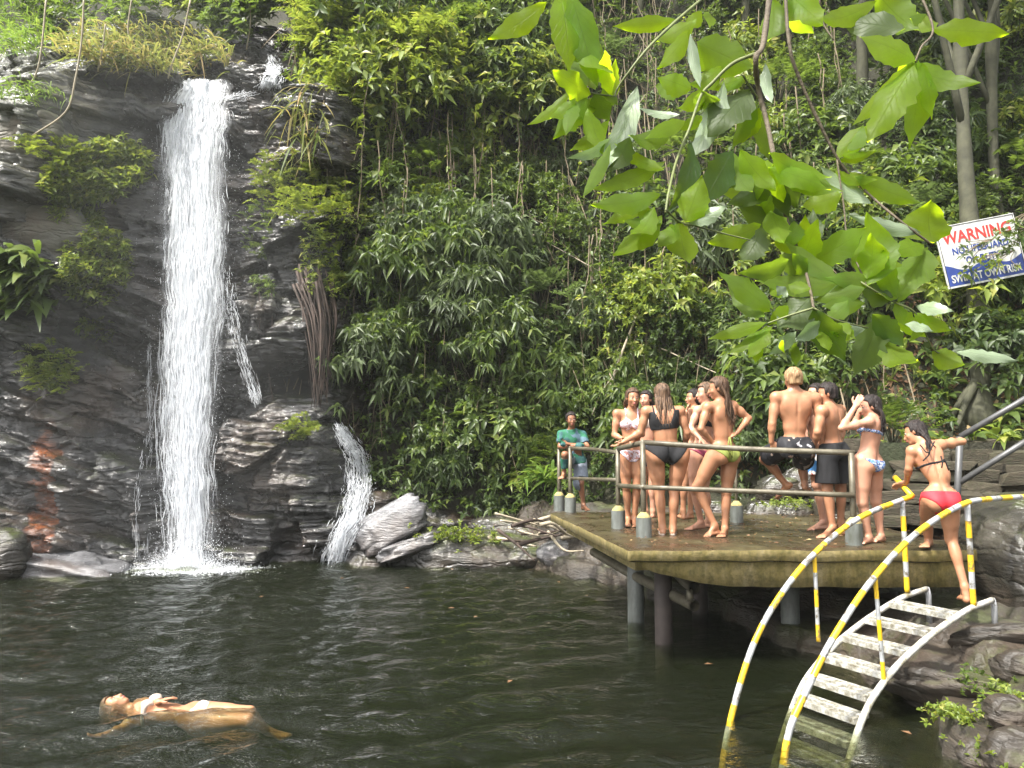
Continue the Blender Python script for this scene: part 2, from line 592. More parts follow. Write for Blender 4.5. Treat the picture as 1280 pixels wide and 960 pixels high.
# the valley floor behind the camera and beyond the slope, so that nothing hangs in the void
t = NT('valley_floor')
c = t.coords()
M_FLOOR = t.done(t.bsdf(t.ramp(t.noise(c, 0.6, 6), [(0.3, (0.03, 0.045, 0.015)), (0.7, (0.07, 0.08, 0.03))]), 0.9))
mb = MB()
mb.add([[-150, -150, -2.4], [150, -150, -2.4], [150, 150, -2.4], [-150, 150, -2.4]], None, [[0, 1, 2, 3]])
mb.build('valley_ground', M_FLOOR, kind='structure')

# ---- the pool
t = NT('pool_water')
c = t.coords('Object', (1, 1.0, 1))
n1 = t.noise(t.coords('Object', (3.4, 6.5, 1)), 1.0, 5, 0.62, 0.5)
n2 = t.noise(t.coords('Object', (9, 15, 1)), 1.0, 3, 0.55, 0.6)
hh = t.math('ADD', n1, t.math('MULTIPLY', n2, 0.30))
nb = t.bump(hh, 0.8, 0.07)
fr = t.n('ShaderNodeFresnel'); fr.inputs['IOR'].default_value = 1.33
t.l(nb, fr.inputs['Normal'])
gl = t.n('ShaderNodeBsdfGlossy'); gl.inputs['Roughness'].default_value = 0.03
gl.inputs['Color'].default_value = (1, 1, 1, 1)
t.l(nb, gl.inputs['Normal'])
tr = t.n('ShaderNodeBsdfTransparent'); tr.inputs['Color'].default_value = (0.92, 0.95, 0.86, 1)
df = t.n('ShaderNodeBsdfDiffuse'); df.inputs['Color'].default_value = (0.062, 0.080, 0.034, 1)   # silt held in the water
mu = t.n('ShaderNodeMixShader'); mu.inputs[0].default_value = 0.075
t.l(tr.outputs[0], mu.inputs[1]); t.l(df.outputs[0], mu.inputs[2])
ms = t.n('ShaderNodeMixShader')
t.l(fr.outputs[0], ms.inputs[0]); t.l(mu.outputs[0], ms.inputs[1]); t.l(gl.outputs[0], ms.inputs[2])
va = t.n('ShaderNodeVolumeAbsorption'); va.inputs['Color'].default_value = (0.52, 0.54, 0.24, 1); va.inputs['Density'].default_value = 3.2
M_WATER = t.done(ms.outputs[0], va.outputs[0])

wx = np.concatenate([np.arange(-17, -9, 0.12), np.arange(-9, 4.2, 0.045), np.arange(4.2, 9, 0.12)])
wy = np.concatenate([np.arange(-5, 3.0, 0.2), np.arange(3.0, 9, 0.035), np.arange(9, 15.9, 0.045)])
WX, WY = np.meshgrid(wx, wy)
WZ = np.zeros_like(WX)
rw = np.random.default_rng(3)
for k in range(26):
    lam = rw.uniform(0.16, 0.85)
    th = rw.normal(-0.35, 0.55)
    kx, ky = math.sin(th) * 2 * math.pi / lam, math.cos(th) * 2 * math.pi / lam
    WZ += 0.0105 * lam * np.sin(kx * WX + ky * WY + rw.uniform(0, 6.28) + 1.6 * fbm(WX * 0.5, WY * 0.5, k, 2, 171))
rr = np.hypot(WX + 5.6, (WY - 13.5))
WZ += (0.010 * np.sin(rr * 15 + 2 * fbm(WX, WY, 0, 2, 181)) + 0.012 * fbm(WX * 4, WY * 4, 1, 2, 191)) * np.exp(-((rr / 5.0) ** 2))
WZ += 0.045 * np.abs(fbm(WX * 6, WY * 6, 2, 3, 201)) * np.exp(-((rr / 0.9) ** 2))
WZ *= 0.35 + 0.65 * sstep(-1.0, 1.0, fbm(WX * 0.25, WY * 0.25, 5, 2, 211) * 3 + 0.35 - 0.25 * WX * sstep(9, 4, WY))
ny, nx = WX.shape
V = np.stack([WX, WY, WZ], -1).reshape(-1, 3)
i = np.arange(nx - 1)[None, :] + nx * np.arange(ny - 1)[:, None]
Q = np.stack([i, i + 1, i + nx + 1, i + nx], -1).reshape(-1, 4)
ring = np.concatenate([np.arange(nx), np.arange(2 * nx - 1, nx * ny, nx), np.arange(nx * ny - 2, nx * (ny - 1) - 1, -1), np.arange(nx * (ny - 2), 0, -nx)])
Vb = V[ring].copy(); Vb[:, 2] = -2.3
m = len(ring); b0 = nx * ny
k = np.arange(m)
Q2 = np.stack([ring[k], b0 + k, b0 + (k + 1) % m, ring[(k + 1) % m]], -1)
V = np.concatenate([V, Vb, [[-4, 5, -2.3]]])
T2 = np.stack([np.full(m, b0 + m), b0 + (k + 1) % m, b0 + k], -1)
link('pool_water', mesh_np('pool_water', V, [Q, Q2, T2]), M_WATER, kind='structure', label='dark olive green rippling pool below the waterfall')
# ================================================================== FALLING WATER
t = NT('falling_water')
b = t.bsdf((0.90, 0.92, 0.95), 0.35, **{'Specular IOR Level': 0.3})
tl = t.n('ShaderNodeBsdfTranslucent'); tl.inputs['Color'].default_value = (0.9, 0.92, 0.95, 1)
m1 = t.n('ShaderNodeMixShader'); m1.inputs[0].default_value = 0.45
t.l(b.outputs[0], m1.inputs[1]); t.l(tl.outputs[0], m1.inputs[2])
tp = t.n('ShaderNodeBsdfTransparent')
m2 = t.n('ShaderNodeMixShader')
c = t.coords('Object', (2, 2, 0.7))
fac = t.ramp(t.noise(c, 2.0, 4, 0.6), [(0.35, 0.25), (0.6, 0.74)])
t.l(fac, m2.inputs[0]); t.l(tp.outputs[0], m2.inputs[1]); t.l(m1.outputs[0], m2.inputs[2])
M_FALL = t.done(m2.outputs[0])

t = NT('water_veil')
b = t.bsdf((0.88, 0.91, 0.95), 0.3)
tl = t.n('ShaderNodeBsdfTranslucent'); tl.inputs['Color'].default_value = (0.9, 0.92, 0.95, 1)
m1 = t.n('ShaderNodeMixShader'); m1.inputs[0].default_value = 0.4
t.l(b.outputs[0], m1.inputs[1]); t.l(tl.outputs[0], m1.inputs[2])
tp = t.n('ShaderNodeBsdfTransparent')
cs = t.coords('UV', (1, 1, 1))
na = t.noise(t.coords('UV', (26, 3.2, 1)), 1.0, 6, 0.65, 0.25)
nb_ = t.noise(t.coords('UV', (70, 9, 1)), 1.0, 4, 0.6, 0.2)
sp = t.n('ShaderNodeSeparateXYZ'); t.l(cs, sp.inputs[0])
edge = t.math('MULTIPLY', t.math('MULTIPLY', sp.outputs[0], t.math('SUBTRACT', 1.0, sp.outputs[0])), 5.0, clamp=True)
top = t.ramp(sp.outputs[1], [(0.0, 0.26), (0.35, 0.36), (0.62, 0.70), (0.9, 0.9), (1.0, 0.7)])
a = t.math('MULTIPLY', t.math('MULTIPLY', edge, top), t.ramp(t.math('ADD', t.math('MULTIPLY', na, 0.6), t.math('MULTIPLY', nb_, 0.4)), [(0.42, 0.0), (0.60, 0.80)]))
m2 = t.n('ShaderNodeMixShader')
t.l(a, m2.inputs[0]); t.l(tp.outputs[0], m2.inputs[1]); t.l(m1.outputs[0], m2.inputs[2])
M_VEIL = t.done(m2.outputs[0])


class Stream:
    """a run of falling water: left and right edge from top to bottom in world space"""
    def __init__(self, rows, depth):
        L, Rr = [], []
        for py, xl, xr in rows:
            L.append(depth(xl, py)); Rr.append(depth(xr, py))
        self.L = smooth_path(L, 6); self.R = smooth_path(Rr, 6)
        kk = np.arange(len(self.L)); wd_ = np.linalg.norm(self.R - self.L, axis=1)
        self.L[:, 0] += 0.055 * wd_ * noise3(kk * 0.83, 0.3, len(rows), 321); self.R[:, 0] += 0.06 * wd_ * noise3(kk * 0.71, 5.3, len(rows), 323)
        s = np.concatenate([[0], np.cumsum(np.linalg.norm(np.diff((self.L + self.R) / 2, axis=0), axis=1))])
        self.len = s[-1]; self.s = s

    def pt(self, u, s):
        u = np.asarray(u); s = np.clip(s, 0, self.len)
        a = np.stack([np.interp(s, self.s, self.L[:, k]) for k in range(3)], -1)
        b = np.stack([np.interp(s, self.s, self.R[:, k]) for k in range(3)], -1)
        return a + (b - a) * u[..., None]


def strands(st, n, seed, lmin, lmax, wmin, wmax, fwd=0.25, spread=0.02, bias=1.0, edge=1.0):
    g = np.random.default_rng(seed)
    N_ = n * 3
    uu = 0.5 + (g.beta(1.5, 1.5, N_) - 0.5) * 1.16 * edge; ss = st.len * g.random(N_) ** bias
    dens = fbm(uu * 7 + seed, ss * 0.55, 0.3, 3, 311) + 0.5 * noise3(uu * 2.5, ss * 0.9, 4.0, 313) - 2.6 * np.maximum(np.abs(uu - 0.45) - 0.20, 0)
    pick = np.argsort(-(dens + g.normal(0, 0.28, N_)))[:n]
    u0, s0 = uu[pick], ss[pick]
    ln = g.uniform(lmin, lmax, n) * (0.6 + 0.6 * s0 / st.len)
    K = 6
    tt = np.linspace(0, 1, K)
    S = s0[:, None] + ln[:, None] * tt
    U = u0[:, None] + 0.03 * np.sin(S * g.uniform(1.5, 4, n)[:, None] + g.uniform(0, 6.3, n)[:, None])
    P = st.pt(U, S)
    off = g.uniform(0, fwd, n)
    P[..., 1] -= off[:, None] + 0.03 * g.standard_normal(n)[:, None]
    P += g.normal(0, spread, (n, 1, 3)) * np.array([1, .5, 1]) + g.normal(0, 0.006, (n, K, 3))
    w = g.uniform(wmin, wmax, n)
    prof = np.array([0.15, 0.7, 1.0, 0.9, 0.55, 0.08])
    rad = w[:, None] * prof
    ang = np.array([0.0, 2.1, 4.2])
    ring = np.stack([np.cos(ang), -np.sin(ang) * 0.6, ang * 0], -1)
    Vv = P[:, :, None, :] + rad[:, :, None, None] * ring[None, None]
    base = (np.arange(n) * K * 3)[:, None, None]
    kk = (np.arange(K - 1) * 3)[None, :, None]
    j = np.arange(3)[None, None, :]
    q = np.stack([base + kk + j, base + kk + (j + 1) % 3, base + kk + 3 + (j + 1) % 3, base + kk + 3 + j], -1).reshape(-1, 4)
    return Vv.reshape(-1, 3), q


OCT = np.array([[1, 0, 0], [-1, 0, 0], [0, 1, 0], [0, -1, 0], [0, 0, 1], [0, 0, -1]], float)
OCTF = np.array([[0, 2, 4], [2, 1, 4], [1, 3, 4], [3, 0, 4], [2, 0, 5], [1, 2, 5], [3, 1, 5], [0, 3, 5]])


def drops(P, r, squash=(1, 1, 1.6)):
    n = len(P)
    Vv = P[:, None, :] + OCT[None] * np.asarray(r)[:, None, None] * np.array(squash)
    F = (np.arange(n) * 6)[:, None, None] + OCTF[None]
    return Vv.reshape(-1, 3), F.reshape(-1, 3)


def main_depth(px, py):
    d = ray(px, py)
    lo = np.interp(py, [100, 130, 200, 400, 712], [15.0, 14.75, 14.5, 14.05, 13.45])
    return EYE + d * (lo / d[1])


def rock_depth(px, py):
    p = hit(px, py, cliff_y)
    return EYE + (p - EYE) * ((p[1] - 0.10) / p[1])


wf = empty('waterfall', at_z(240, 710, 0.0), 'tall white waterfall pouring down the dark layered cliff into the pool', 'waterfall')
main = Stream([(106, 226, 292), (118, 218, 292), (150, 208, 290), (220, 202, 287), (300, 203, 287), (380, 206, 287), (460, 205, 280), (560, 203, 273), (640, 205, 275), (712, 204, 280)], main_depth)


def veil(st, name, mat_, fwd, parent, nu=14, ns=90, seed=0):
    g = np.random.default_rng(seed)
    U, S = np.meshgrid(np.linspace(0, 1, nu), np.linspace(0, st.len, ns))
    P = st.pt(U, S)
    P[..., 1] -= fwd + 0.07 * fbm(U * 6 + seed, S * 0.8, seed, 3, 301)
    i = np.arange(nu - 1)[None, :] + nu * np.arange(ns - 1)[:, None]
    Q = np.stack([i, i + nu, i + nu + 1, i + 1], -1).reshape(-1, 4)
    me = mesh_np(name, P.reshape(-1, 3) - np.array(parent.location), Q)
    uv = me.uv_layers.new(name='UVMap')
    li = np.zeros(len(me.loops), np.int32); me.loops.foreach_get('vertex_index', li)
    UV = np.stack([U.ravel() , 1 - S.ravel() / st.len], -1)[li]
    uv.data.foreach_set('uv', UV.astype(np.float32).ravel())
    return link(name, me, mat_, parent)


veil(main, 'water_curtain', M_VEIL, 0.06, wf, seed=1)
veil(main, 'water_curtain', M_VEIL, 0.22, wf, seed=5)
mb = MB()
v, q = strands(main, 5600, 1, 0.14, 0.50, 0.004, 0.012, bias=1.35); mb.add(v, None, q)
v, q = strands(main, 2600, 2, 0.4, 1.3, 0.003, 0.008, bias=0.95); mb.add(v, None, q)
v, q = strands(main, 2400, 3, 0.08, 0.35, 0.006, 0.019, bias=2.0); mb.add(v, None, q)
side = Stream([(330, 268, 292), (372, 274, 298), (405, 282, 308), (440, 292, 316), (470, 302, 324), (504, 312, 336)], lambda x, y: main_depth(x, y))
v, q = strands(side, 330, 4, 0.06, 0.25, 0.003, 0.009, fwd=0.1, spread=0.035); mb.add(v, None, q)
g_ = np.random.default_rng(9)
P = main.pt(0.5 + g_.normal(0, 0.36, 9000), main.len * g_.random(9000) ** 0.8)
P[:, 1] -= g_.uniform(0, 0.4, 9000)
v, f = drops(P, g_.uniform(0.002, 0.0065, 9000)); mb.add(v, f)
mb.build('falling_strand', M_FALL, wf, loc=tuple(wf.location))['kind'] = 'stuff'
# splash where the fall meets the pool
mb = MB()
n = 9000
bp = at_z(240, 710, 0.0)
P = np.stack([bp[0] + g_.normal(0, 0.50, n), bp[1] - 0.1 + g_.normal(0, 0.22, n), np.abs(g_.exponential(0.19, n))], -1)
P[:, 2] *= np.exp(-((P[:, 0] - bp[0]) / 0.7) ** 2)
v, f = drops(P, g_.uniform(0.002, 0.008, n)); mb.add(v, f)
mb.build('splash', M_FALL, wf, loc=tuple(wf.location))['kind'] = 'stuff'
mb = MB()
n = 2600
P = np.stack([bp[0] + 0.05 + g_.normal(0, 0.45, n), bp[1] - 0.25 + g_.normal(0, 0.22, n), np.full(n, 0.012)], -1)
v, f = drops(P, g_.uniform(0.005, 0.026, n), (1.3, 1, 0.4)); mb.add(v, f)
mb.build('foam', M_FALL, wf, loc=tuple(wf.location))['kind'] = 'stuff'

t_ = empty('upper_cascade', hit(345, 100), 'short white cascade feeding the top of the waterfall', 'waterfall')
up = Stream([(70, 334, 352), (84, 333, 360), (98, 326, 356), (112, 318, 350)], rock_depth)
mb = MB()
v, q = strands(up, 900, 11, 0.08, 0.35, 0.004, 0.016, fwd=0.12); mb.add(v, None, q)
pour = Stream([(112, 300, 348), (122, 262, 325), (126, 232, 300)], lambda x, y: rock_depth(x, y))
v, q = strands(pour, 160, 12, 0.1, 0.3, 0.004, 0.010, fwd=0.05); mb.add(v, None, q)
mb.build('water_strand', M_FALL, t_, loc=tuple(t_.location))['kind'] = 'stuff'

t_ = empty('side_cascade', hit(425, 690), 'small white side cascade running beside the tilted pale slab', 'waterfall')
mb = MB()
ca = Stream([(530, 421, 427), (546, 426, 440), (570, 432, 462), (595, 436, 470), (620, 432, 470), (650, 422, 462), (675, 410, 448), (700, 403, 436)], rock_depth)
v, q = strands(ca, 1500, 13, 0.08, 0.4, 0.003, 0.012, fwd=0.18, spread=0.065); mb.add(v, None, q)
P = ca.pt(g_.random(900), ca.len * g_.random(900)); P[:, 1] -= g_.uniform(0, 0.25, 900)
v, f = drops(P, g_.uniform(0.004, 0.010, 900)); mb.add(v, f)
mb.build('water_strand', M_FALL, t_, loc=tuple(t_.location))['kind'] = 'stuff'

t_ = empty('trickle', hit(178, 690), 'thin trickles dripping down the rock just left of the main fall', 'waterfall')
mb = MB()
for k, rows in enumerate(([(540, 183, 186), (620, 170, 174), (700, 166, 178)], [(480, 190, 193), (580, 184, 190), (690, 176, 190)], [(400, 184, 187), (520, 186, 190)])):
    tr_ = Stream(rows, rock_depth)
    v, q = strands(tr_, 70, 20 + k, 0.1, 0.4, 0.002, 0.005, fwd=0.05); mb.add(v, None, q)
mb.build('water_strand', M_FALL, t_, loc=tuple(t_.location))['kind'] = 'stuff'
# ================================================================== GREENERY
def leaf_mat(name, stops, tcol, trans=0.38, rough=0.42, spec=0.45):
    t = NT(name)
    g = t.n('ShaderNodeNewGeometry')
    col = t.ramp(g.outputs['Random Per Island'], stops)
    b = t.bsdf(col, rough, **{'Specular IOR Level': spec})
    tl = t.n('ShaderNodeBsdfTranslucent')
    t.l(t.mix(0.65, t.mix(1.0, col, (2.6, 2.6, 1.6), 'MULTIPLY'), tcol), tl.inputs['Color'])
    m = t.n('ShaderNodeMixShader'); m.inputs[0].default_value = trans
    t.l(b.outputs[0], m.inputs[1]); t.l(tl.outputs[0], m.inputs[2])
    return t.done(m)


M_LEAF = leaf_mat('leaf_mid_green', [(0.0, (0.030, 0.052, 0.010)), (0.45, (0.058, 0.092, 0.018)), (0.8, (0.095, 0.14, 0.028)), (1.0, (0.16, 0.19, 0.045))], (0.22, 0.32, 0.04), rough=0.42, spec=0.45)
M_LEAFY = leaf_mat('leaf_yellow_green', [(0.0, (0.065, 0.10, 0.012)), (0.5, (0.125, 0.175, 0.024)), (0.85, (0.19, 0.235, 0.04)), (1.0, (0.28, 0.26, 0.07))], (0.36, 0.43, 0.05), rough=0.42, spec=0.45)
M_LEAFD = leaf_mat('leaf_dark_green', [(0.0, (0.024, 0.042, 0.011)), (0.6, (0.046, 0.075, 0.019)), (1.0, (0.085, 0.118, 0.030))], (0.12, 0.19, 0.03), spec=0.35, rough=0.45)
M_LEAFG = leaf_mat('leaf_grey_green', [(0.0, (0.045, 0.062, 0.024)), (0.6, (0.075, 0.105, 0.042)), (1.0, (0.12, 0.15, 0.065))], (0.18, 0.27, 0.07), spec=0.4)
M_DRYGRASS = leaf_mat('grass_straw', [(0.0, (0.07, 0.11, 0.02)), (0.5, (0.15, 0.17, 0.04)), (0.8, (0.26, 0.21, 0.09)), (1.0, (0.34, 0.23, 0.12))], (0.34, 0.36, 0.09), spec=0.2)
M_GRASS = leaf_mat('grass_green', [(0.0, (0.045, 0.09, 0.015)), (0.6, (0.10, 0.17, 0.03)), (1.0, (0.20, 0.24, 0.06))], (0.28, 0.40, 0.06), spec=0.25)
M_LITTER = leaf_mat('leaf_litter', [(0.0, (0.05, 0.025, 0.012)), (0.5, (0.13, 0.065, 0.03)), (0.85, (0.22, 0.13, 0.06)), (1.0, (0.33, 0.26, 0.12))], (0.2, 0.1, 0.04), trans=0.1, rough=0.7)
M_BARK = simple_mat('bark', (0.050, 0.050, 0.028), 0.85, 0.5, 5.0, 0.7)
M_VINE = simple_mat('vine_bark', (0.17, 0.135, 0.085), 0.8, 0.45, 6.0)
M_ROOT = simple_mat('root_bark', (0.050, 0.032, 0.024), 0.75, 0.5, 6.0, 0.5)
M_STICK = simple_mat('pale_dead_wood', (0.34, 0.29, 0.21), 0.8, 0.3, 8.0)


def perp(D, g):
    r = g.standard_normal(D.shape)
    r -= D * (r * D).sum(-1, keepdims=True)
    return nrm(r)


def leaf_quads(P, D, N, L, Wd, fold=0.18, droop=0.25, wide=0.42):
    """P,D,N (n,3) ; L,Wd (n,) -> 5 vertices and 4 triangles per leaf"""
    D = nrm(D); S = nrm(np.cross(D, N)); N = np.cross(S, D)
    L = np.asarray(L)[:, None]; Wd = np.asarray(Wd)[:, None]
    g = np.array([0, 0, -1.0])
    c = P + D * L * wide + N * Wd * -fold * 0.5
    l = P + D * L * wide + S * Wd * 0.5 + N * Wd * fold
    r = P + D * L * wide - S * Wd * 0.5 + N * Wd * fold
    tip = P + D * L + g * L * droop
    V = np.stack([P, l, r, c, tip], 1)
    n = len(P)
    F = np.array([[0, 1, 3], [0, 3, 2], [1, 4, 3], [3, 4, 2]])
    return V.reshape(-1, 3), ((np.arange(n) * 5)[:, None, None] + F[None]).reshape(-1, 3)


def whorl(P, A, g, m=7, L=0.14, aspect=0.36, splay=1.0, droop=0.3, jit=0.35):
    """rosettes of m leaves at the twig tips P pointing along A"""
    n = len(P)
    U = perp(A, g); Vv = np.cross(A, U)
    a = (np.arange(m) / m * 2 * math.pi)[None] + g.uniform(0, 6.3, (n, 1)) + g.normal(0, 0.25, (n, m))
    rad = np.cos(a)[..., None] * U[:, None] + np.sin(a)[..., None] * Vv[:, None]
    up = np.array([0, 0, 1.0])
    D = rad * splay + A[:, None] * g.uniform(0.1, 0.9, (n, m, 1)) + g.normal(0, jit, (n, m, 3)) * 0.6
    N = A[:, None] * 0.8 + up * 0.6 + g.normal(0, jit, (n, m, 3))
    Ls = L * g.uniform(0.55, 1.25, (n, m))
    PP = P[:, None] + A[:, None] * g.uniform(-0.5, 0.15, (n, m, 1)) * L
    return leaf_quads(PP.reshape(-1, 3), D.reshape(-1, 3), N.reshape(-1, 3), Ls.ravel(), (Ls * aspect * g.uniform(0.8, 1.2, (n, m))).ravel(), droop=droop)


def pinnate(P, A, g, m=16, ln=0.55, L=0.12, aspect=0.28, sag=0.35):
    n = len(P)
    k = np.arange(m)
    tt = 0.12 + 0.88 * (k // 2) / (m // 2)
    side = np.where(k % 2, 1.0, -1.0)
    ln = ln * g.uniform(0.7, 1.2, (n, 1, 1))
    S = nrm(np.cross(A, np.array([0, 0, 1.0]) + g.normal(0, 0.25, (n, 3))))
    N = np.cross(S, A)
    pos = P[:, None] + A[:, None] * tt[None, :, None] * ln + np.array([0, 0, -1.0]) * (tt ** 2)[None, :, None] * ln * sag
    D = S[:, None] * side[None, :, None] * 0.85 + A[:, None] * 0.55 + np.array([0, 0, -0.35]) * tt[None, :, None] + g.normal(0, 0.12, (n, m, 3))
    Nn = np.repeat(N[:, None], m, 1) + g.normal(0, 0.2, (n, m, 3))
    Ls = L * g.uniform(0.8, 1.15, (n, m)) * (1.0 - 0.45 * np.abs(tt - 0.4))[None]
    return leaf_quads(pos.reshape(-1, 3), D.reshape(-1, 3), Nn.reshape(-1, 3), Ls.ravel(), (Ls * aspect).ravel(), fold=0.1, droop=0.12)


def blades(P, A, g, L=0.5, wd=0.014, sag=0.8, K=4):
    """arching strap leaves / grass blades"""
    n = len(P)
    A = nrm(A + g.normal(0, 0.28, (n, 3)))
    S = nrm(np.cross(A, g.standard_normal((n, 3)) * 0.4 + np.array([0, 0, 1.0])))
    ls = L * g.uniform(0.5, 1.3, n)
    wd = wd * g.uniform(0.7, 1.3, n)
    V = []
    for i in range(K + 1):
        s = i / K
        c = P + A * (ls * s)[:, None] + np.array([0, 0, -1.0]) * (ls * sag * s * s)[:, None]
        w = (wd * (1 - s ** 2.2) * (0.5 + 0.9 * min(s * 3, 1)) * 0.5)[:, None]
        if i < K: V += [c - S * w, c + S * w]
        else: V += [c]
    V = np.stack(V, 1)
    m = 2 * K + 1
    Q = np.array([[2 * i, 2 * i + 1, 2 * i + 3, 2 * i + 2] for i in range(K - 1)])
    T = np.array([[2 * K - 2, 2 * K - 1, 2 * K]])
    b = (np.arange(n) * m)[:, None, None]
    return V.reshape(-1, 3), (b + T[None]).reshape(-1, 3), (b + Q[None]).reshape(-1, 4)


def hill_frame(x, z, fn=hill_y):
    e = 0.15
    y = fn(x, z)
    nx_ = (fn(x + e, z) - fn(x - e, z)) / (2 * e)
    nz_ = (fn(x, z + e) - fn(x, z - e)) / (2 * e)
    return np.stack([x, y, z], -1), nrm(np.stack([nx_, -np.ones_like(nx_), nz_], -1))


# ---- undergrowth: one mass that covers the slope (nobody could count it)
g = np.random.default_rng(21)
def scatter(n, x0, x1, z0, z1, pw=1.0):
    x = g.uniform(x0, x1, n); z = z0 + (z1 - z0) * g.random(n) ** pw
    return x, z

n = 15000
x, z = scatter(n, -5.2, 13, 0.6, 19, 1.25)
keep = (fbm(x * 0.8, z * 0.8, 3.0, 3, 401) > -0.45) & ~((x > 4.8) & (z < 5.2) & (x < 9.5) & (g.random(n) < 0.70)) & (z > np.interp(x, [-6, -4.6, -3.4, -2.4, -0.6, 1, 4, 13], [9.5, 9.0, 1.8, 1.0, 0.7, 0.7, 1.7, 2]))
x, z = x[keep], z[keep]
P, N = hill_frame(x, z)
n = len(P)
P = P + N * g.uniform(0.02, 0.55, (n, 1))
A = nrm(N * 0.7 + np.array([0, -0.1, 0.45]) + g.normal(0, 0.35, (n, 3)))
sel = g.random(n)
for nm, mm, mask, kw in (('undergrowth', M_LEAFD, sel < 0.5, dict(m=8, L=0.155, aspect=0.38)),
                         ('undergrowth', M_LEAF, sel >= 0.5, dict(m=7, L=0.14, aspect=0.40))):
    v, f = whorl(P[mask], A[mask], g, **kw)
    link(nm, mesh_np(nm, v, f), mm, kind='stuff', label='dense mixed leafy undergrowth covering the forest slope')

# fine trailing curtain: thin drooping stems and roots, uncountable
n = 2600
x, z = scatter(n, -5.0, 6.5, 2.5, 14)
P, N = hill_frame(x, z)
P = P + N * g.uniform(0.1, 0.7, (len(P), 1))
A = nrm(np.stack([g.normal(0, 0.12, n), g.normal(-0.05, 0.1, n), -np.ones(n)], -1))
v, tr_, q = blades(P, A, g, L=1.3, wd=0.018, sag=0.1)
link('trailing_roots', mesh_np('trailing_roots', v, [tr_, q]), M_VINE, kind='stuff', label='thin brown roots and dry stems trailing down the slope')

# leaf litter on the slope to the right
n = 5200
x = g.uniform(3.2, 11, n); z = 1.6 + 4.5 * g.random(n)
P, N = hill_frame(x, z)
P = P + N * 0.03
D = nrm(perp(N, g) + np.array([0, 0, -0.5]))
v, f = leaf_quads(P, D, N + g.normal(0, 0.45, (n, 3)), g.uniform(0.06, 0.16, n), g.uniform(0.03, 0.07, n))
link('leaf_litter', mesh_np('leaf_litter', v, f), M_LITTER, kind='stuff', label='brown fallen leaves lying on the slope behind the stone terrace')


# ---- shrubs: prototypes with their own stems and foliage, then copies
def shrub_mesh(kind, seed):
    g = np.random.default_rng(seed)
    size = 1.0
    nb = {'broad': 42, 'pinnate': 46, 'fine': 90, 'droop': 60}[kind]
    base_dir = np.array([0, -0.62, 0.78])
    d = nrm(base_dir + g.normal(0, 0.55, (nb, 3)))
    r = g.uniform(0.35, 1.0, (nb, 1)) ** 0.6
    T = d * r * size + np.array([0, 0, -0.18]) * r ** 2
    A = nrm(d + g.normal(0, 0.25, (nb, 3)) + np.array([0, -0.15, 0.0]))
    mb = MB()
    for i in range(0, nb, 3):
        mb.tube(smooth_path([[0, 0.1, -0.15], T[i] * 0.5 + g.normal(0, 0.05, 3), T[i]], 3), np.linspace(0.016, 0.004, 7), 4, False)
    st = mesh_np('stem', np.concatenate(mb.V), [np.concatenate(mb.Q)])
    st.materials.append(M_BARK)
    if kind == 'broad': v, f = whorl(np.repeat(T, 3, 0) + g.normal(0, 0.13, (nb * 3, 3)), nrm(np.repeat(A, 3, 0) + g.normal(0, 0.4, (nb * 3, 3))), g, m=7, L=0.19, aspect=0.42, droop=0.3)
    elif kind == 'pinnate': v, f = pinnate(T * 0.75, A, g, m=18, ln=0.55, L=0.15, aspect=0.3)
    elif kind == 'fine': v, f = whorl(np.repeat(T, 3, 0) + g.normal(0, 0.14, (nb * 3, 3)), nrm(np.repeat(A, 3, 0) + g.normal(0, 0.5, (nb * 3, 3))), g, m=7, L=0.105, aspect=0.5, droop=0.15)
    else: v, f = whorl(np.repeat(T, 2, 0) + g.normal(0, 0.12, (nb * 2, 3)), nrm(np.repeat(A, 2, 0) * 0.6 + np.array([0, -0.3, -0.5])), g, m=8, L=0.22, aspect=0.26, splay=0.75, droop=0.45)
    return st, mesh_np('foliage', v, f)


MATS = {'broad': (M_LEAF, M_LEAFD, M_LEAFY), 'pinnate': (M_LEAF, M_LEAFG, M_LEAFY), 'fine': (M_LEAFD, M_LEAF, M_LEAFY), 'droop': (M_LEAFG, M_LEAF, M_LEAFD)}
LAB = {'broad': 'leafy shrub with broad rounded leaves on the steep forest slope',
       'pinnate': 'feathery shrub with arching paired leaflets on the steep forest slope',
       'fine': 'small leaved bushy shrub on the steep forest slope',
       'droop': 'shrub with long drooping narrow leaves on the steep forest slope'}
PROTO = {}
for k in MATS:
    for s in range(3):
        st, fo = shrub_mesh(k, 500 + 10 * s + len(k))
        PROTO[k, s] = (st, [])
        for mm in MATS[k]:
            f2 = fo.copy(); f2.materials.append(mm)
            PROTO[k, s][1].append(f2)


def where(px, py):
    v = 'high on the slope' if py < 110 else 'on the upper slope' if py < 250 else 'halfway up the slope' if py < 390 else 'low on the slope'
    h = ('beside the main fall', 'past the root curtain', 'above the tilted slab', 'above the tangled roots', 'above the boy', 'above the women', 'above the sitting man', 'above the climbing woman', 'near the warning sign')
    k = int(np.searchsorted([420, 480, 560, 690, 770, 930, 1050, 1160], px))
    return v + ' ' + h[k]


COLW = {id(M_LEAF): 'mid green', id(M_LEAFD): 'dark green', id(M_LEAFY): 'yellow green', id(M_LEAFG): 'grey green'}
KINDW = {'broad': 'broad leaved', 'pinnate': 'feathery', 'fine': 'small leaved', 'droop': 'droopy'}


def place_shrub(k, s, c, loc, rz, sc, label=None, group=None, tilt=0.0):
    st, fo = PROTO[k, s]
    e = empty('shrub', loc, label or LAB[k], 'shrub', group or 'shrubs crowding the steep forest slope')
    e.rotation_euler = (tilt, 0, rz); e.scale = (sc, sc, sc)
    link('foliage', fo[c], None, e)
    link('stem', st, None, e)
    return e


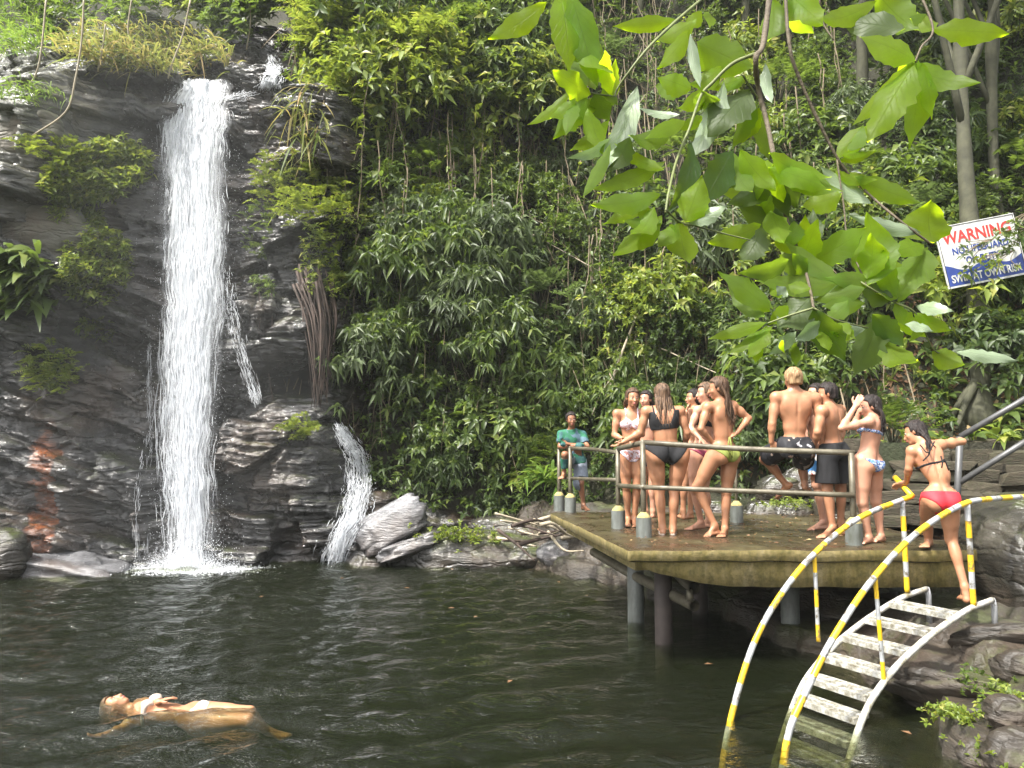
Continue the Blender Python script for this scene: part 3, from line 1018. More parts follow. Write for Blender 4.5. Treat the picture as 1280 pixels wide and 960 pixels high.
g = np.random.default_rng(31)
# sunlight put into yellower leaf colour at the top centre; darker leaves lower and right
spots = []
tries = 0
while len(spots) < 170 and tries < 6000:
    tries += 1
    px, py = g.uniform(330, 1290), g.uniform(-40, 600)
    lim = np.interp(px, [330, 400, 440, 520, 560, 1300], [120, 330, 420, 560, 610, 560])
    if py > lim or (px < 405 and py < 135): continue
    if px > 1040 and py > 420 and g.random() < 0.75: continue
    dark = fbm(px / 150, py / 120, 0, 2, 421)
    if dark < -0.12 and g.random() < 0.7: continue
    p = hit(px, py, hill_y)
    if any(np.linalg.norm(p - q[0]) < 0.62 * min(1, p[1] / 15) for q in spots): continue
    spots.append((p, px, py))
for p, px, py in spots:
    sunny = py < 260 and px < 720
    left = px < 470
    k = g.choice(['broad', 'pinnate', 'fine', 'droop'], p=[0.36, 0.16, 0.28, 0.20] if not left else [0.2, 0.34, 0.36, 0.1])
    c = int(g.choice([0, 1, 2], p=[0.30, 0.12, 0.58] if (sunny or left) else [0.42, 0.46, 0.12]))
    loc = p + np.array([0, -0.1 - 0.25 * g.random(), -0.1])
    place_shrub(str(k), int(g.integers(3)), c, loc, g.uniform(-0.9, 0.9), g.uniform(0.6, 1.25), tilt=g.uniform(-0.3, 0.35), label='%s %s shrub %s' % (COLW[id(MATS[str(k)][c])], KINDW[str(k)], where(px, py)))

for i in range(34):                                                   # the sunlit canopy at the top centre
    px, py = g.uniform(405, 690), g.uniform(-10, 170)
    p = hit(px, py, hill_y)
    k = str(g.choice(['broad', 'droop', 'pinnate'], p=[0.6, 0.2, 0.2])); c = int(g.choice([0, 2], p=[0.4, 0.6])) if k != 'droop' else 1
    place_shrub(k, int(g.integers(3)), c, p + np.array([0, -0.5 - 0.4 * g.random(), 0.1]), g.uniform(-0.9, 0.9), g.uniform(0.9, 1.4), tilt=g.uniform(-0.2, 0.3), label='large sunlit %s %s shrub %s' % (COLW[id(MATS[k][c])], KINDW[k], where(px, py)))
for i in range(20):                                                   # the big drooping clump right of the root curtain
    px, py = g.uniform(455, 630), g.uniform(300, 480)
    p = hit(px, py, hill_y)
    c = int(g.integers(2))
    place_shrub('droop', int(g.integers(3)), c, p + np.array([0, -0.6 - 0.3 * g.random(), 0.1]), g.uniform(-0.9, 0.9), g.uniform(0.8, 1.2), tilt=g.uniform(-0.2, 0.3), label='bulky %s %s shrub %s' % (COLW[id(MATS['droop'][c])], KINDW['droop'], where(px, py)))

# ---- hanging vines: thin stems that drop from the slope, some with small leaves
vine_protos = []
for s in range(5):
    gg = np.random.default_rng(700 + s)
    ln = gg.uniform(2.2, 4.6)
    K = 9
    P = np.stack([np.cumsum(gg.normal(0, 0.035, K)), np.cumsum(gg.normal(-0.01, 0.03, K)), -np.linspace(0, ln, K)], -1)
    mb = MB(); mb.tube(smooth_path(P, 3), np.linspace(0.014, 0.008, 25), 5, False)
    st = mesh_np('stem', np.concatenate(mb.V), [np.concatenate(mb.Q)]); st.materials.append(M_VINE)
    fo = None
    if s < 3:
        tt = gg.random(46) ** 0.8
        LP = np.stack([np.interp(tt, np.linspace(0, 1, K), P[:, k]) for k in range(3)], -1)
        D = nrm(gg.normal(0, 1, (46, 3)) + np.array([0, -0.5, -0.4]))
        v, f = leaf_quads(LP, D, np.array([0, -0.6, 0.8]) + gg.normal(0, 0.4, (46, 3)), gg.uniform(0.07, 0.16, 46), gg.uniform(0.04, 0.08, 46))
        fo = mesh_np('foliage', v, f); fo.materials.append(M_LEAF if s else M_LEAFY)
    vine_protos.append((st, fo))
for i in range(185):
    px, py = g.uniform(385, 1010), g.uniform(-20, 330)
    p = hit(px, py, hill_y)
    s = int(g.integers(5))
    st, fo = vine_protos[s]
    e = empty('hanging_vine', p + np.array([0, -g.uniform(0.7, 1.7), 0.2]),
              ('thin leafy vine hanging ' if fo else 'bare thin vine hanging ') + where(px, py), 'vine', 'vines hanging over the forest slope')
    e.rotation_euler = (g.uniform(-0.06, 0.06), g.uniform(-0.12, 0.12), g.uniform(0, 6.3)); sc = g.uniform(0.6, 1.2); e.scale = (1, 1, sc)
    link('stem', st, None, e)
    if fo: link('foliage', fo, None, e)

# ---- pale dead branches lying across the growth
for i, (a, b, y, r, lab) in enumerate((
        ((450, 132), (582, 178), -1.0, 0.020, 'long pale dead branch sloping across the upper growth right of the fall'),
        ((600, 50), (650, 90), -0.9, 0.014, 'short pale twig near the jagged leaf at the top'),
        ((622, 112), (660, 138), -0.9, 0.014, 'thin pale twig above the dark gap in the slope'),
        ((640, 270), (712, 300), -0.8, 0.014, 'pale twig pointing down right below the hanging vines'),
        ((660, 300), (790, 372), -0.9, 0.012, 'long thin pale twig sloping down towards the pale sapling'),
        ((700, 510), (690, 460), -0.9, 0.020, 'pale upright stem just behind the boy'),
        ((752, 500), (800, 375), -1.0, 0.034, 'slanting pale sapling stem rising behind the group'),
        ((735, 520), (770, 462), -1.1, 0.014, 'thin pale stem leaning right beside the boy'),
        ((505, 385), (492, 445), -0.7, 0.020, 'grey forked twig hanging over the small cascade'),
        ((820, 440), (905, 478), -0.8, 0.014, 'thin twig sloping down behind the heads of the group'))):
    p0, p1 = hit(*a, hill_y), hit(*b, hill_y)
    o = np.array([0, y * 0.7, 0.0])
    mb = MB()
    mid = (p0 + p1) / 2 + g.normal(0, 0.05, 3)
    mb.tube(smooth_path([p0 + o, mid + o, p1 + o], 5), np.linspace(r, r * 0.6, 11), 6)
    mb.build('dead_branch', M_STICK, loc=tuple(p0 + o), label=lab, cat='branch')

# ---- curtain of brown roots hanging beside the ledge
e = empty('root_curtain', hit(395, 350, cliff_y), 'curtain of brown hanging roots beside the dark hollow in the rock', 'roots')
mb = MB()
for i in range(34):
    x0 = g.normal(393, 11); x1 = 402 + (x0 - 392) * 0.55 + g.normal(0, 5)
    p0 = hit(x0, 350 + g.normal(0, 8), cliff_y) + np.array([0, -0.25 - 0.2 * g.random(), 0])
    yy = p0[1] - 0.1
    P = [p0, at_y((x0 + x1) / 2 + g.normal(0, 4), 400, yy), at_y(x1 + g.normal(0, 3), 460, yy), at_y(x1 + g.normal(0, 5), 490 + g.uniform(-20, 25), yy + 0.05)]
    mb.tube(smooth_path(P, 4), np.linspace(g.uniform(0.008, 0.036), 0.006, 13), 5)
for x0 in (330, 345, 460, 468, 476, 500, 512):
    p0 = hit(x0, 360, surf_y) + np.array([0, -0.3, 0])
    mb.tube(smooth_path([p0, p0 + [0.05, -0.05, -0.8], p0 + [0.0, -0.05, -1.6], p0 + [0.1, 0, -2.3]], 4), 0.012, 5)
mb.build('root', M_ROOT, e, loc=tuple(e.location))['kind'] = 'stuff'


# ---- plants on the cliff, each a thing of its own
def patch(name, ell, n, kind, mat_, label, cat='plant', fn=cliff_y, L=0.12, out=0.20, seed=0, hang=0.0, group=None, kindtag=None):
    gg = np.random.default_rng(seed + 900)
    P = []
    cx, cy, rx, ry, rot = ell
    for _ in range(n):
        a, r = gg.uniform(0, 6.283), math.sqrt(gg.random())
        u, v = rx * r * math.cos(a), ry * r * math.sin(a)
        q = hit(cx + u * math.cos(rot) - v * math.sin(rot), cy + u * math.sin(rot) + v * math.cos(rot), fn)
        P.append(q)
    P = np.array(P); c0 = P.mean(0)
    P[:, 1] -= gg.uniform(0.04, out * 2, n)
    P[:, 2] += gg.uniform(0, out * 0.8, n)
    A = nrm(np.array([-0.15, -0.6, 0.9 - hang]) + gg.normal(0, 0.4, (n, 3)))
    mb = MB()
    if kind == 'whorl': v, f = whorl(P, A, gg, m=7, L=L, aspect=0.42); mb.add(v, f)
    elif kind == 'fern': v, f = pinnate(P, A, gg, m=16, ln=L * 3.6, L=L, aspect=0.3, sag=0.6); mb.add(v, f)
    elif kind == 'blade': v, f, q = blades(P, A, gg, L=L, wd=L * 0.05, sag=0.7); mb.add(v, f, q)
    elif kind == 'strap': v, f, q = blades(P, A, gg, L=L, wd=L * 0.20, sag=0.75, K=5); mb.add(v, f, q)
    return mb.build(name, mat_, loc=tuple(c0), label=label, cat=cat, group=group, kind='stuff' if name == 'leafy_mat' else kindtag)


patch('fern_mat', (130, 226, 68, 34, -0.35), 620, 'whorl', M_LEAFY, 'mat of yellow green ferny plants on the rounded hump left of the fall', L=0.15, seed=1)
patch('fern_mat', (105, 205, 70, 14, 0.1), 120, 'fern', M_LEAFY, 'strip of arching ferns along the upper edge of the hump', L=0.10, seed=2)
patch('broadleaf_clump', (42, 362, 46, 36, 0.1), 260, 'strap', M_LEAF, 'clump of long glossy strap leaves at the left edge of the cliff', L=0.62, seed=3, hang=0.15)
patch('leafy_mat', (128, 338, 42, 48, 0.4), 420, 'whorl', M_LEAFY, 'leafy green mat hanging below the pale rounded slab', L=0.12, seed=4)
patch('leafy_mat', (105, 280, 34, 22, 0.5), 240, 'whorl', M_LEAFY, 'leafy patch between the hump and the pale rounded slab', L=0.12, seed=5)
patch('leafy_mat', (76, 472, 32, 30, 0.5), 120, 'fern', M_LEAFY, 'fern patch low on the cliff above the rust stain', L=0.10, seed=6)
patch('leafy_mat', (128, 418, 24, 14, 0.3), 60, 'whorl', M_LEAFY, 'small leafy patch under the strap leaf clump', L=0.10, seed=7)
patch('fern_tuft', (379, 544, 20, 12, 0.0), 60, 'fern', M_LEAFY, 'bright fern tuft growing on the ledge beside the small cascade', L=0.09, seed=8)
patch('leafy_mat', (333, 362, 14, 12, 0), 30, 'whorl', M_LEAF, 'little leafy tuft on the ledge right of the fall', L=0.10, seed=9)
patch('grass_bank', (20, 45, 60, 36, 0.2), 620, 'blade', M_GRASS, 'long green grass at the top left corner of the cliff', cat='grass', L=0.65, seed=10, kindtag='stuff', fn=surf_y)
patch('grass_bank', (40, 128, 50, 14, 0.1), 200, 'blade', M_GRASS, 'short grass along the ledge at the left edge', cat='grass', L=0.35, seed=11, kindtag='stuff', fn=surf_y)
patch('grass_bank', (190, 76, 110, 30, 0.05), 1300, 'blade', M_DRYGRASS, 'straw coloured and green grass along the cliff top', cat='grass', L=0.6, seed=12, kindtag='stuff', fn=surf_y)
patch('fern_mat', (385, 255, 62, 40, 0.3), 330, 'fern', M_LEAFY, 'yellow green ferns hanging right of the upper fall', L=0.10, seed=13, fn=surf_y, out=0.3)
patch('grass_bank', (385, 165, 30, 50, 0.0), 110, 'blade', M_DRYGRASS, 'dry hanging grass right of the lip of the fall', cat='grass', L=0.6, seed=14, kindtag='stuff', fn=surf_y, hang=1.1, out=0.3)
patch('fern_mat', (425, 330, 44, 50, 0.2), 260, 'whorl', M_LEAFY, 'leafy growth trailing over the ledge above the root curtain', L=0.12, seed=15, fn=surf_y, out=0.35)
patch('leafy_mat', (330, 300, 22, 34, 0.0), 40, 'fern', M_LEAF, 'sparse ferns on the rock just right of the main fall', L=0.08, seed=16)
for i, (cx, cy, rx, ry, lab) in enumerate(((120, 18, 90, 26, 'low tree foliage above the grass at the cliff top'), (344, 8, 40, 22, 'dark leafy bush at the top between the cascade and the sunlit slope'), (262, 14, 50, 26, 'bright broad leaved bush behind the cliff top grass'), (300, 34, 40, 26, 'bright bush above the upper cascade'), (440, 66, 66, 52, 'sunlit bush above the right side of the fall'))):
    patch('bush', (cx, cy, rx, ry, 0), 240, 'whorl', (M_LEAF, M_LEAF, M_LEAFY, M_LEAF, M_LEAFY)[i], lab, cat='bush', L=0.22, seed=30 + i, fn=surf_y, out=0.45)

# pale lianas that hang over the cliff top
for i, (pts, lab) in enumerate((
        ([(58, -5), (52, 60), (46, 90), (36, 108)], 'pale liana hanging at the far upper left of the cliff'),
        ([(105, -5), (102, 50), (94, 100), (82, 140), (40, 170)], 'long pale liana curving down left over the cliff top'),
        ([(132, 30), (128, 62), (122, 90)], 'short pale liana hanging above the rounded hump'),
        ([(165, -5), (160, 40), (170, 70)], 'pale liana hanging behind the straw coloured grass'),
        ([(238, 0), (228, 45), (215, 80), (210, 98)], 'pale liana ending just above the lip of the fall'),
        ([(312, -5), (313, 30), (308, 62)], 'straight brown liana beside the upper cascade'))):
    P = [hit(a, b) + np.array([0, -0.5, 0]) for a, b in pts]
    y0 = min(p[1] for p in P)
    mb = MB(); mb.tube(smooth_path([at_y(a, b, y0 + 0.4 * k / len(pts)) for k, (a, b) in enumerate(pts)], 5), 0.016, 5)
    mb.build('liana', M_STICK, loc=tuple(P[0]), label=lab, cat='vine')

# ---- fans of large leaves low on the slope behind the pool
BIG = []
for s in range(3):
    gg = np.random.default_rng(1300 + s)
    n = 9
    a = gg.uniform(0, 6.28, n)
    A = nrm(np.stack([np.cos(a) * 0.8, np.sin(a) * 0.8 - 0.35, gg.uniform(0.5, 1.4, n)], -1))
    v, f, q = blades(np.zeros((n, 3)) + A * 0.12, A, gg, L=0.62, wd=0.17, sag=0.7, K=6)
    me = mesh_np('leaf', v, [f, q]); me.materials.append((M_LEAF, M_LEAFY, M_LEAF)[s])
    mb = MB()
    for k in range(n): mb.tube([[0, 0, -0.25], A[k] * 0.14], 0.010, 4, False)
    st = mesh_np('stem', np.concatenate(mb.V), [np.concatenate(mb.Q)]); st.materials.append(M_LEAFY)
    BIG.append((me, st))
for i in range(46):
    px, py = g.uniform(500, 700), g.uniform(455, 620)
    if px < 560 and py > 560: continue
    p = hit(px, py, hill_y)
    me, st = BIG[int(g.integers(3))]
    e = empty('broadleaf_plant', p + np.array([0, -0.12, 0.05]), 'low plant with broad arching leaves ' + where(px, py), 'plant', 'broad leaved plants at the foot of the slope')
    e.rotation_euler = (0.35, 0, g.uniform(0, 6.3)); sc = g.uniform(0.55, 1.05); e.scale = (sc, sc, sc)
    link('leaf', me, None, e); link('stem', st, None, e)
for i in range(60):
    px, py = g.uniform(1085, 1290), g.uniform(440, 572)
    if g.random() < 0.25: continue
    p = hit(px, py, hill_y)
    me, st = BIG[int(g.integers(3))]
    e = empty('broadleaf_plant', p + np.array([0, -0.08, 0.05]), 'small broad leaved plant on the slope above the stone terrace', 'plant', 'small plants above the stone terrace')
    e.rotation_euler = (0.35, 0, g.uniform(0, 6.3)); sc = g.uniform(0.3, 0.6); e.scale = (sc, sc, sc)
    link('leaf', me, None, e); link('stem', st, None, e)


# ---- trees
def tree(base, top, r0, crown_c, crown_r, n, label, seed, leafmat=M_LEAFD, limbs=7, L=0.17):
    gg = np.random.default_rng(seed)
    base, top = np.asarray(base, float), np.asarray(top, float)
    e = empty('tree', tuple(base), label, 'tree')
    mb = MB()
    mid = (base + top) / 2 + gg.normal(0, 0.12, 3)
    path = smooth_path([base + [0, 0, -0.4], base + (mid - base) * 0.3 + gg.normal(0, 0.06, 3), mid, top], 6)
    rr_ = np.linspace(r0, r0 * 0.55, len(path)); rr_[:3] *= (1.7, 1.4, 1.15)
    mb.tube(path, rr_ * (1 + 0.12 * gg.standard_normal(len(path))), 14)
    for k in range(6):          # buttress roots
        a = gg.uniform(0, 6.28)
        mb.tube(smooth_path([base + [0, 0, 0.35], base + [math.cos(a) * r0 * 1.6, math.sin(a) * r0 * 1.6, 0.02], base + [math.cos(a) * r0 * 3, math.sin(a) * r0 * 3, -0.4]], 4), np.linspace(r0 * 0.5, 0.03, 9), 7)
    mb.build('trunk', M_BARK, e, loc=tuple(base))
    mb = MB()
    ends = []
    cc = np.asarray(crown_c, float)
    for k in range(limbs):
        d = nrm(gg.standard_normal(3) * [1, 1, 0.5])
        q = cc + d * crown_r * 0.75
        s0 = path[int(len(path) * gg.uniform(0.6, 0.98))]
        mb.tube(smooth_path([s0, (s0 + q) / 2 + gg.normal(0, 0.25, 3), q], 5), np.linspace(r0 * 0.38, 0.02, 11), 6)
        ends.append(q)
    mb.build('limb', M_BARK, e, loc=tuple(base))
    ends = np.array(ends)
    C = cc + nrm(gg.standard_normal((max(n // 14, 8), 3))) * crown_r * (gg.random((max(n // 14, 8), 1)) ** 0.4) * [1, 1, 0.6]
    P = C[gg.integers(len(C), size=n)] + gg.normal(0, 0.28, (n, 3))
    A = nrm(gg.normal(0, 0.6, (n, 3)) + [0, -0.1, 0.5])
    v, f = whorl(P, A, gg, m=7, L=L, aspect=0.42)
    mb = MB(); mb.add(v, f)
    mb.build('crown', leafmat, e, loc=tuple(base))
    return e


pb = hit(1222, 505, hill_y)
pt_ = at_y(1196, -60, pb[1] + 0.9)
tree(pb, pt_, 0.165, pt_ + [0.6, -0.6, 1.8], 2.8, 900, 'large pale barked forest tree standing behind the warning sign', 51)
pb2 = hit(1262, 440, hill_y)
tree(pb2 + [0.6, 1.0, 0.6], pb2 + [0.9, 1.2, 8.5], 0.12, pb2 + [0.6, 0.8, 9.0], 2.4, 600, 'slim forest tree at the far edge behind the warning sign', 52)
for i, (px, py, dz, r, cr, lab) in enumerate(((1080, 150, 6.0, 0.13, 2.6, 'slender tree high on the slope behind the broad leaf branch'), (930, 90, 5.0, 0.11, 2.4, 'slender tree on the upper slope above the platform'),
                                              (800, 40, 4.5, 0.10, 2.2, 'slender tree at the top of the slope near the centre'), (560, 20, 3.0, 0.10, 1.9, 'sunlit tree at the top of the slope right of the fall'))):
    q = hit(px, py, hill_y)
    tree(q, q + [0.3, -0.4, dz], r, q + [0.2, -0.8, dz + 0.8], cr, 620, lab, 60 + i, M_LEAF if i == 3 else M_LEAFD)
# ================================================================== PLATFORM, RAILS, LADDER, SIGN, STONES
DZ = 1.15
t = NT('mossy_concrete')
c = t.coords()
n = t.noise(c, 1.4, 7, 0.68); n2 = t.noise(c, 9, 6, 0.7); n3 = t.noise(t.coords('Object', (3, 3, 0.35)), 3.0, 6, 0.7)
col = t.ramp(n, [(0.3, (0.024, 0.016, 0.009)), (0.46, (0.044, 0.031, 0.016)), (0.60, (0.066, 0.056, 0.022)), (0.76, (0.15, 0.12, 0.065))])
col = t.mix(t.ramp(n2, [(0.42, 0.0), (0.66, 0.75)]), col, (0.030, 0.024, 0.014))
rough = t.ramp(n, [(0.38, 0.12), (0.6, 0.55)])
b = t.bsdf(col, rough)
t.l(t.bump(n2, 0.6, 0.02), b.inputs['Normal'])
M_DECK = t.done(b)
t = NT('stained_concrete')
n = t.noise(t.coords('Object', (2.2, 2.2, 0.5)), 2.0, 7, 0.7); n2 = t.noise(t.coords(), 16, 5, 0.7)
col = t.ramp(n, [(0.30, (0.080, 0.066, 0.022)), (0.44, (0.24, 0.19, 0.062)), (0.58, (0.34, 0.27, 0.12)), (0.74, (0.46, 0.39, 0.26))])
col = t.mix(t.ramp(n2, [(0.40, 0.0), (0.70, 0.7)]), col, (0.045, 0.050, 0.014))
b = t.bsdf(col, 0.75)
t.l(t.bump(n2, 0.6, 0.015), b.inputs['Normal'])
M_STAIN = t.done(b)
t = NT('weathered_pvc')
n = t.noise(t.coords('Object', (4, 4, 1.2)), 2.5, 6, 0.65)
col = t.ramp(n, [(0.3, (0.06, 0.065, 0.05)), (0.5, (0.115, 0.125, 0.115)), (0.66, (0.17, 0.18, 0.165)), (0.8, (0.16, 0.145, 0.065))])
M_PVC = t.done(t.bsdf(col, 0.5))
M_CAPC = simple_mat('yellow_lichen_concrete', (0.30, 0.25, 0.10), 0.9, 0.4, 14, 0.6)
t = NT('old_pipe')
n = t.noise(t.coords(), 7.0, 6, 0.7)
col = t.ramp(n, [(0.3, (0.055, 0.046, 0.030)), (0.5, (0.11, 0.097, 0.066)), (0.7, (0.17, 0.155, 0.115))])
M_PIPE = t.done(t.bsdf(col, 0.45, **{'Metallic': 0.25}))
M_DARKPIPE = simple_mat('dark_grey_pipe', (0.085, 0.085, 0.085), 0.45, 0.3, 9, Metallic=0.3)
M_RUST = simple_mat('rust_dark_pipe', (0.040, 0.030, 0.026), 0.7, 0.5, 5)

A_ = at_z(785, 686, DZ); B_ = at_z(1236, 689, DZ); B_[1] = A_[1] + 0.02; E_ = at_z(688, 640, DZ)
poly = np.array([[A_[0], A_[1]], [B_[0], B_[1]], [4.95, 9.7], [2.9, 11.0], [E_[0] + 0.2, E_[1] + 0.25], [E_[0], E_[1]]])
e = empty('bathing_platform', (A_[0], A_[1], DZ), 'mossy concrete bathing platform standing on columns over the pool', 'platform')


def prism(mb, poly, z0, z1, bev=0.0):
    n = len(poly)
    V = np.vstack([np.c_[poly, np.full(n, z0)], np.c_[poly, np.full(n, z1)]])
    k = np.arange(n)
    Q = np.stack([k, (k + 1) % n, n + (k + 1) % n, n + k], 1)
    cen = poly.mean(0)
    V = np.vstack([V, [*cen, z0], [*cen, z1]])
    T = np.concatenate([np.stack([np.full(n, 2 * n), (k + 1) % n, k], 1), np.stack([np.full(n, 2 * n + 1), n + k, n + (k + 1) % n], 1)])
    mb.add(V, T, Q)


# slab as a fine sheet with a worn, uneven lip
gxs = np.linspace(0, 1, 120); gys = np.linspace(0, 1, 100)
GU, GV = np.meshgrid(gxs, gys)
c00, c10, c11, c01 = poly[0], poly[1], poly[2], poly[5]
PXY = (c00 * (1 - GU)[..., None] + c10 * GU[..., None]) * (1 - GV)[..., None] + (c01 * (1 - GU)[..., None] + np.array([4.4, 11.2]) * GU[..., None]) * GV[..., None]
dz = 0.012 * fbm(PXY[..., 0] * 2, PXY[..., 1] * 2, 0, 4, 601)
edge = np.minimum.reduce([GU * 6, GV * 6, np.ones_like(GU)])
rim = (1 - sstep(0, 0.12, edge)) * 0.018
Vt = np.stack([PXY[..., 0], PXY[..., 1], DZ + dz - rim], -1).reshape(-1, 3)
ny, nx = GU.shape
i = np.arange(nx - 1)[None, :] + nx * np.arange(ny - 1)[:, None]
Qt = np.stack([i, i + 1, i + nx + 1, i + nx], -1).reshape(-1, 4)
ring = np.concatenate([np.arange(nx), np.arange(2 * nx - 1, nx * ny, nx), np.arange(nx * ny - 2, nx * (ny - 1) - 1, -1), np.arange(nx * (ny - 2), 0, -nx)])
Vr = Vt[ring].copy()
lip = Vr.copy(); lip[:, 2] -= 0.10 + 0.012 * fbm(Vr[:, 0] * 3, Vr[:, 1] * 3, 0, 3, 611)
cen = Vt.mean(0)
lip2 = lip.copy(); lip2[:, :2] += (cen[:2] - lip2[:, :2]) * 0.03; lip2[:, 2] -= 0.02
m = len(ring); b0 = len(Vt); k = np.arange(m)
Q2 = np.stack([b0 + 2 * m + 1 + k, b0 + k, b0 + (k + 1) % m, b0 + 2 * m + 1 + (k + 1) % m], -1)
Q3 = np.stack([b0 + k, b0 + m + k, b0 + m + (k + 1) % m, b0 + (k + 1) % m], -1)
T4 = np.stack([np.full(m, b0 + 2 * m), b0 + m + (k + 1) % m, b0 + m + k], -1)
Vall = np.concatenate([Vt, lip, lip2, [[cen[0], cen[1], DZ - 0.12]], Vr]) - np.array(e.location)
sl_me = mesh_np('slab', Vall, [Qt, Q2, Q3, T4])
sl_me.materials.append(M_DECK); sl_me.materials.append(M_STAIN)
mi_ = np.zeros(len(sl_me.polygons), np.int32); mi_[len(Qt):len(Qt) + len(Q2)] = 1
sl_me.polygons.foreach_set('material_index', mi_)
link('slab', sl_me, None, e)
# front beam: shallow and curved up at the free corner
mb = MB()
xs = np.linspace(A_[0] + 0.10, B_[0] - 0.02, 60)
zb = np.interp(xs - A_[0], [0.05, 0.3, 0.7, 1.0, 4], [1.00, 0.90, 0.81, 0.775, 0.77]) + 0.012 * fbm(xs * 3, 0, 0, 3, 621)
y0 = A_[1] + 0.10
Vv = []
for x_, z_ in zip(xs, zb):
    Vv += [[x_, y0, DZ - 0.10], [x_, y0 + 0.012 * noise3(x_ * 4, 0, 0, 5), z_], [x_, y0 + 0.28, z_ + 0.01], [x_, y0 + 0.28, DZ - 0.10]]
q = []
for a in range(len(xs) - 1):
    for b in range(3): q.append([4 * a + b, 4 * a + b + 1, 4 * a + 5 + b, 4 * a + 4 + b])
q += [[3, 2, 1, 0], [4 * len(xs) - 4, 4 * len(xs) - 3, 4 * len(xs) - 2, 4 * len(xs) - 1]]
mb.add(Vv, None, q)
mb.build('front_beam', M_STAIN, e, loc=tuple(e.location))
mb = MB()
d_ = nrm(np.array([E_[0] - A_[0], E_[1] - A_[1], 0])); s_ = np.array([d_[1], -d_[0], 0])
for t0, t1 in ((0.5, 3.9),):
    a0 = np.array([A_[0], A_[1], 0]) + s_ * 0.22
    pts = [a0 + d_ * t0, a0 + d_ * t1, a0 + d_ * t1 + s_ * 0.2, a0 + d_ * t0 + s_ * 0.2]
    prism(mb, np.array(pts)[:, :2], 0.86, DZ - 0.105)
mb.build('side_beam', M_STAIN, e, loc=tuple(e.location), smooth=False)
for i, (p, r, m_) in enumerate(((at_z(795, 777, 0), 0.10, M_PVC), (at_z(830, 805, 0), 0.095, M_RUST), (np.array([3.05, 8.5, 0]), 0.10, M_PVC), (np.array([4.3, 8.6, 0]), 0.10, M_PVC), (np.array([2.4, 9.9, 0]), 0.10, M_RUST))):
    mb = MB(); mb.tube([[p[0], p[1], -1.7], [p[0], p[1], 0.2], [p[0], p[1], DZ - 0.09]], r, 20)
    mb.build('column', m_, e, loc=tuple(e.location), label=('pale green plastic column with a yellow foot', 'dark column stained with rust', 'grey column in the dark under the platform', None, None)[i])

# drain pipes slung under the platform edge
mb = MB()
pe = at_y(868, 757, 7.85); ps = at_y(742, 690, 10.9)


def hollow(mb, P, r, k=14, wall=0.012):
    P = np.asarray(P, float)
    mb.tube(P, r, k, False)
    Pi = P.copy()
    n0 = mb.n
    mb.tube(Pi[::-1], r - wall, k, False)
    j = np.arange(k)
    # close the rim of the near end
    t_ = nrm(P[-1] - P[-2])
    mb.tube([P[-1] - t_ * 0.004, P[-1] + t_ * 0.004], r, k, False)


hollow(mb, smooth_path([ps, (ps + pe) / 2 + [0, 0, -0.02], pe], 6), 0.060)
pq = at_y(868, 735, 7.85)
hollow(mb, [pq + [0.0, 0.9, 0.02], pq + [0, 0.5, 0.0], pq], 0.062)
mb.tube([pq + [-0.035, 0.06, -0.02], pe + [-0.03, 0.06, 0.02]], 0.035, 10)
mb.build('drain_pipe', M_PIPE, loc=tuple(pe), label='grey drain pipe with two open ends slung under the platform', cat='pipe')


# ---- railings
def railing(name, label, posts, rails, extra_foot=True):
    e = empty(name, posts[0][0], label, 'railing')
    for b, t_, r in posts:
        h = t_[2] - b[2]
        mb = MB(); mb.tube([b + [0, 0, 0.12], b + [0, 0, h * 0.5], b + [0, 0, h]], r, 10)
        mb.build('post', M_PIPE, e, loc=tuple(e.location))
        mb = MB()
        mb.tube([b + [0, 0, -0.02], b + [0, 0, 0.10], b + [0, 0, 0.215]], 0.083, 40)
        mb.build('sleeve', M_PVC, e, loc=tuple(e.location), smooth=False)
        mb = MB()
        mb.tube([b + [0, 0, 0.20], b + [0, 0, 0.222], b + [0, 0, 0.245], b + [0, 0, 0.275]], [0.076, 0.075, 0.058, 0.026], 16)
        mb.build('mortar_cap', M_CAPC, e, loc=tuple(e.location))
    for P, r in rails:
        mb = MB(); mb.tube(smooth_path(P, 4), r, 10)
        mb.build('rail', M_PIPE, e, loc=tuple(e.location))
    return e


def deckp(px, py): return at_z(px, py, DZ)


pA, pB, pC = deckp(805, 672), deckp(773, 661), deckp(1068, 681)
tA, tB, tC = at_y(805, 553, pA[1]), at_y(773, 561, pB[1]), at_y(1068, 566, pC[1])
railing('railing', 'weathered pipe railing along the front edge of the platform in front of the bathers',
        [(pA, tA, 0.030), (pB, tB, 0.028), (pC, tC, 0.030)],
        [([tB, tA], 0.030), ([tA, (tA + tC) / 2 + [0, 0, -0.015], tC], 0.030),
         ([at_y(773, 607, pB[1] - 0.035), at_y(805, 609, pA[1] - 0.045)], 0.027), ([at_y(805, 609, pA[1] - 0.045), at_y(936, 614, (pA + pC)[1] / 2 - 0.05), at_y(1068, 619, pC[1] - 0.05)], 0.027)])
pD, pF, pG = deckp(699, 637), deckp(713, 640), deckp(921, 653)
tD, tF = at_y(699, 561, pD[1]), at_y(714, 560, pF[1])
tG = at_y(921, 566, pG[1])
railing('railing', 'low pipe railing around the far corner of the platform where the boy stands',
        [(pD, tD, 0.030), (pF, tF, 0.030)],
        [([tD, at_y(706, 558, (pD + pF)[1] / 2), tF], 0.026), ([tF, at_y(745, 562, (pF[1] + pB[1]) / 2), at_y(773, 566, pB[1] + 0.03)], 0.026),
         ([at_y(699, 597, pD[1]), at_y(714, 598, pF[1])], 0.024), ([at_y(714, 598, pF[1]), at_y(773, 600, pB[1] + 0.03)], 0.024)])
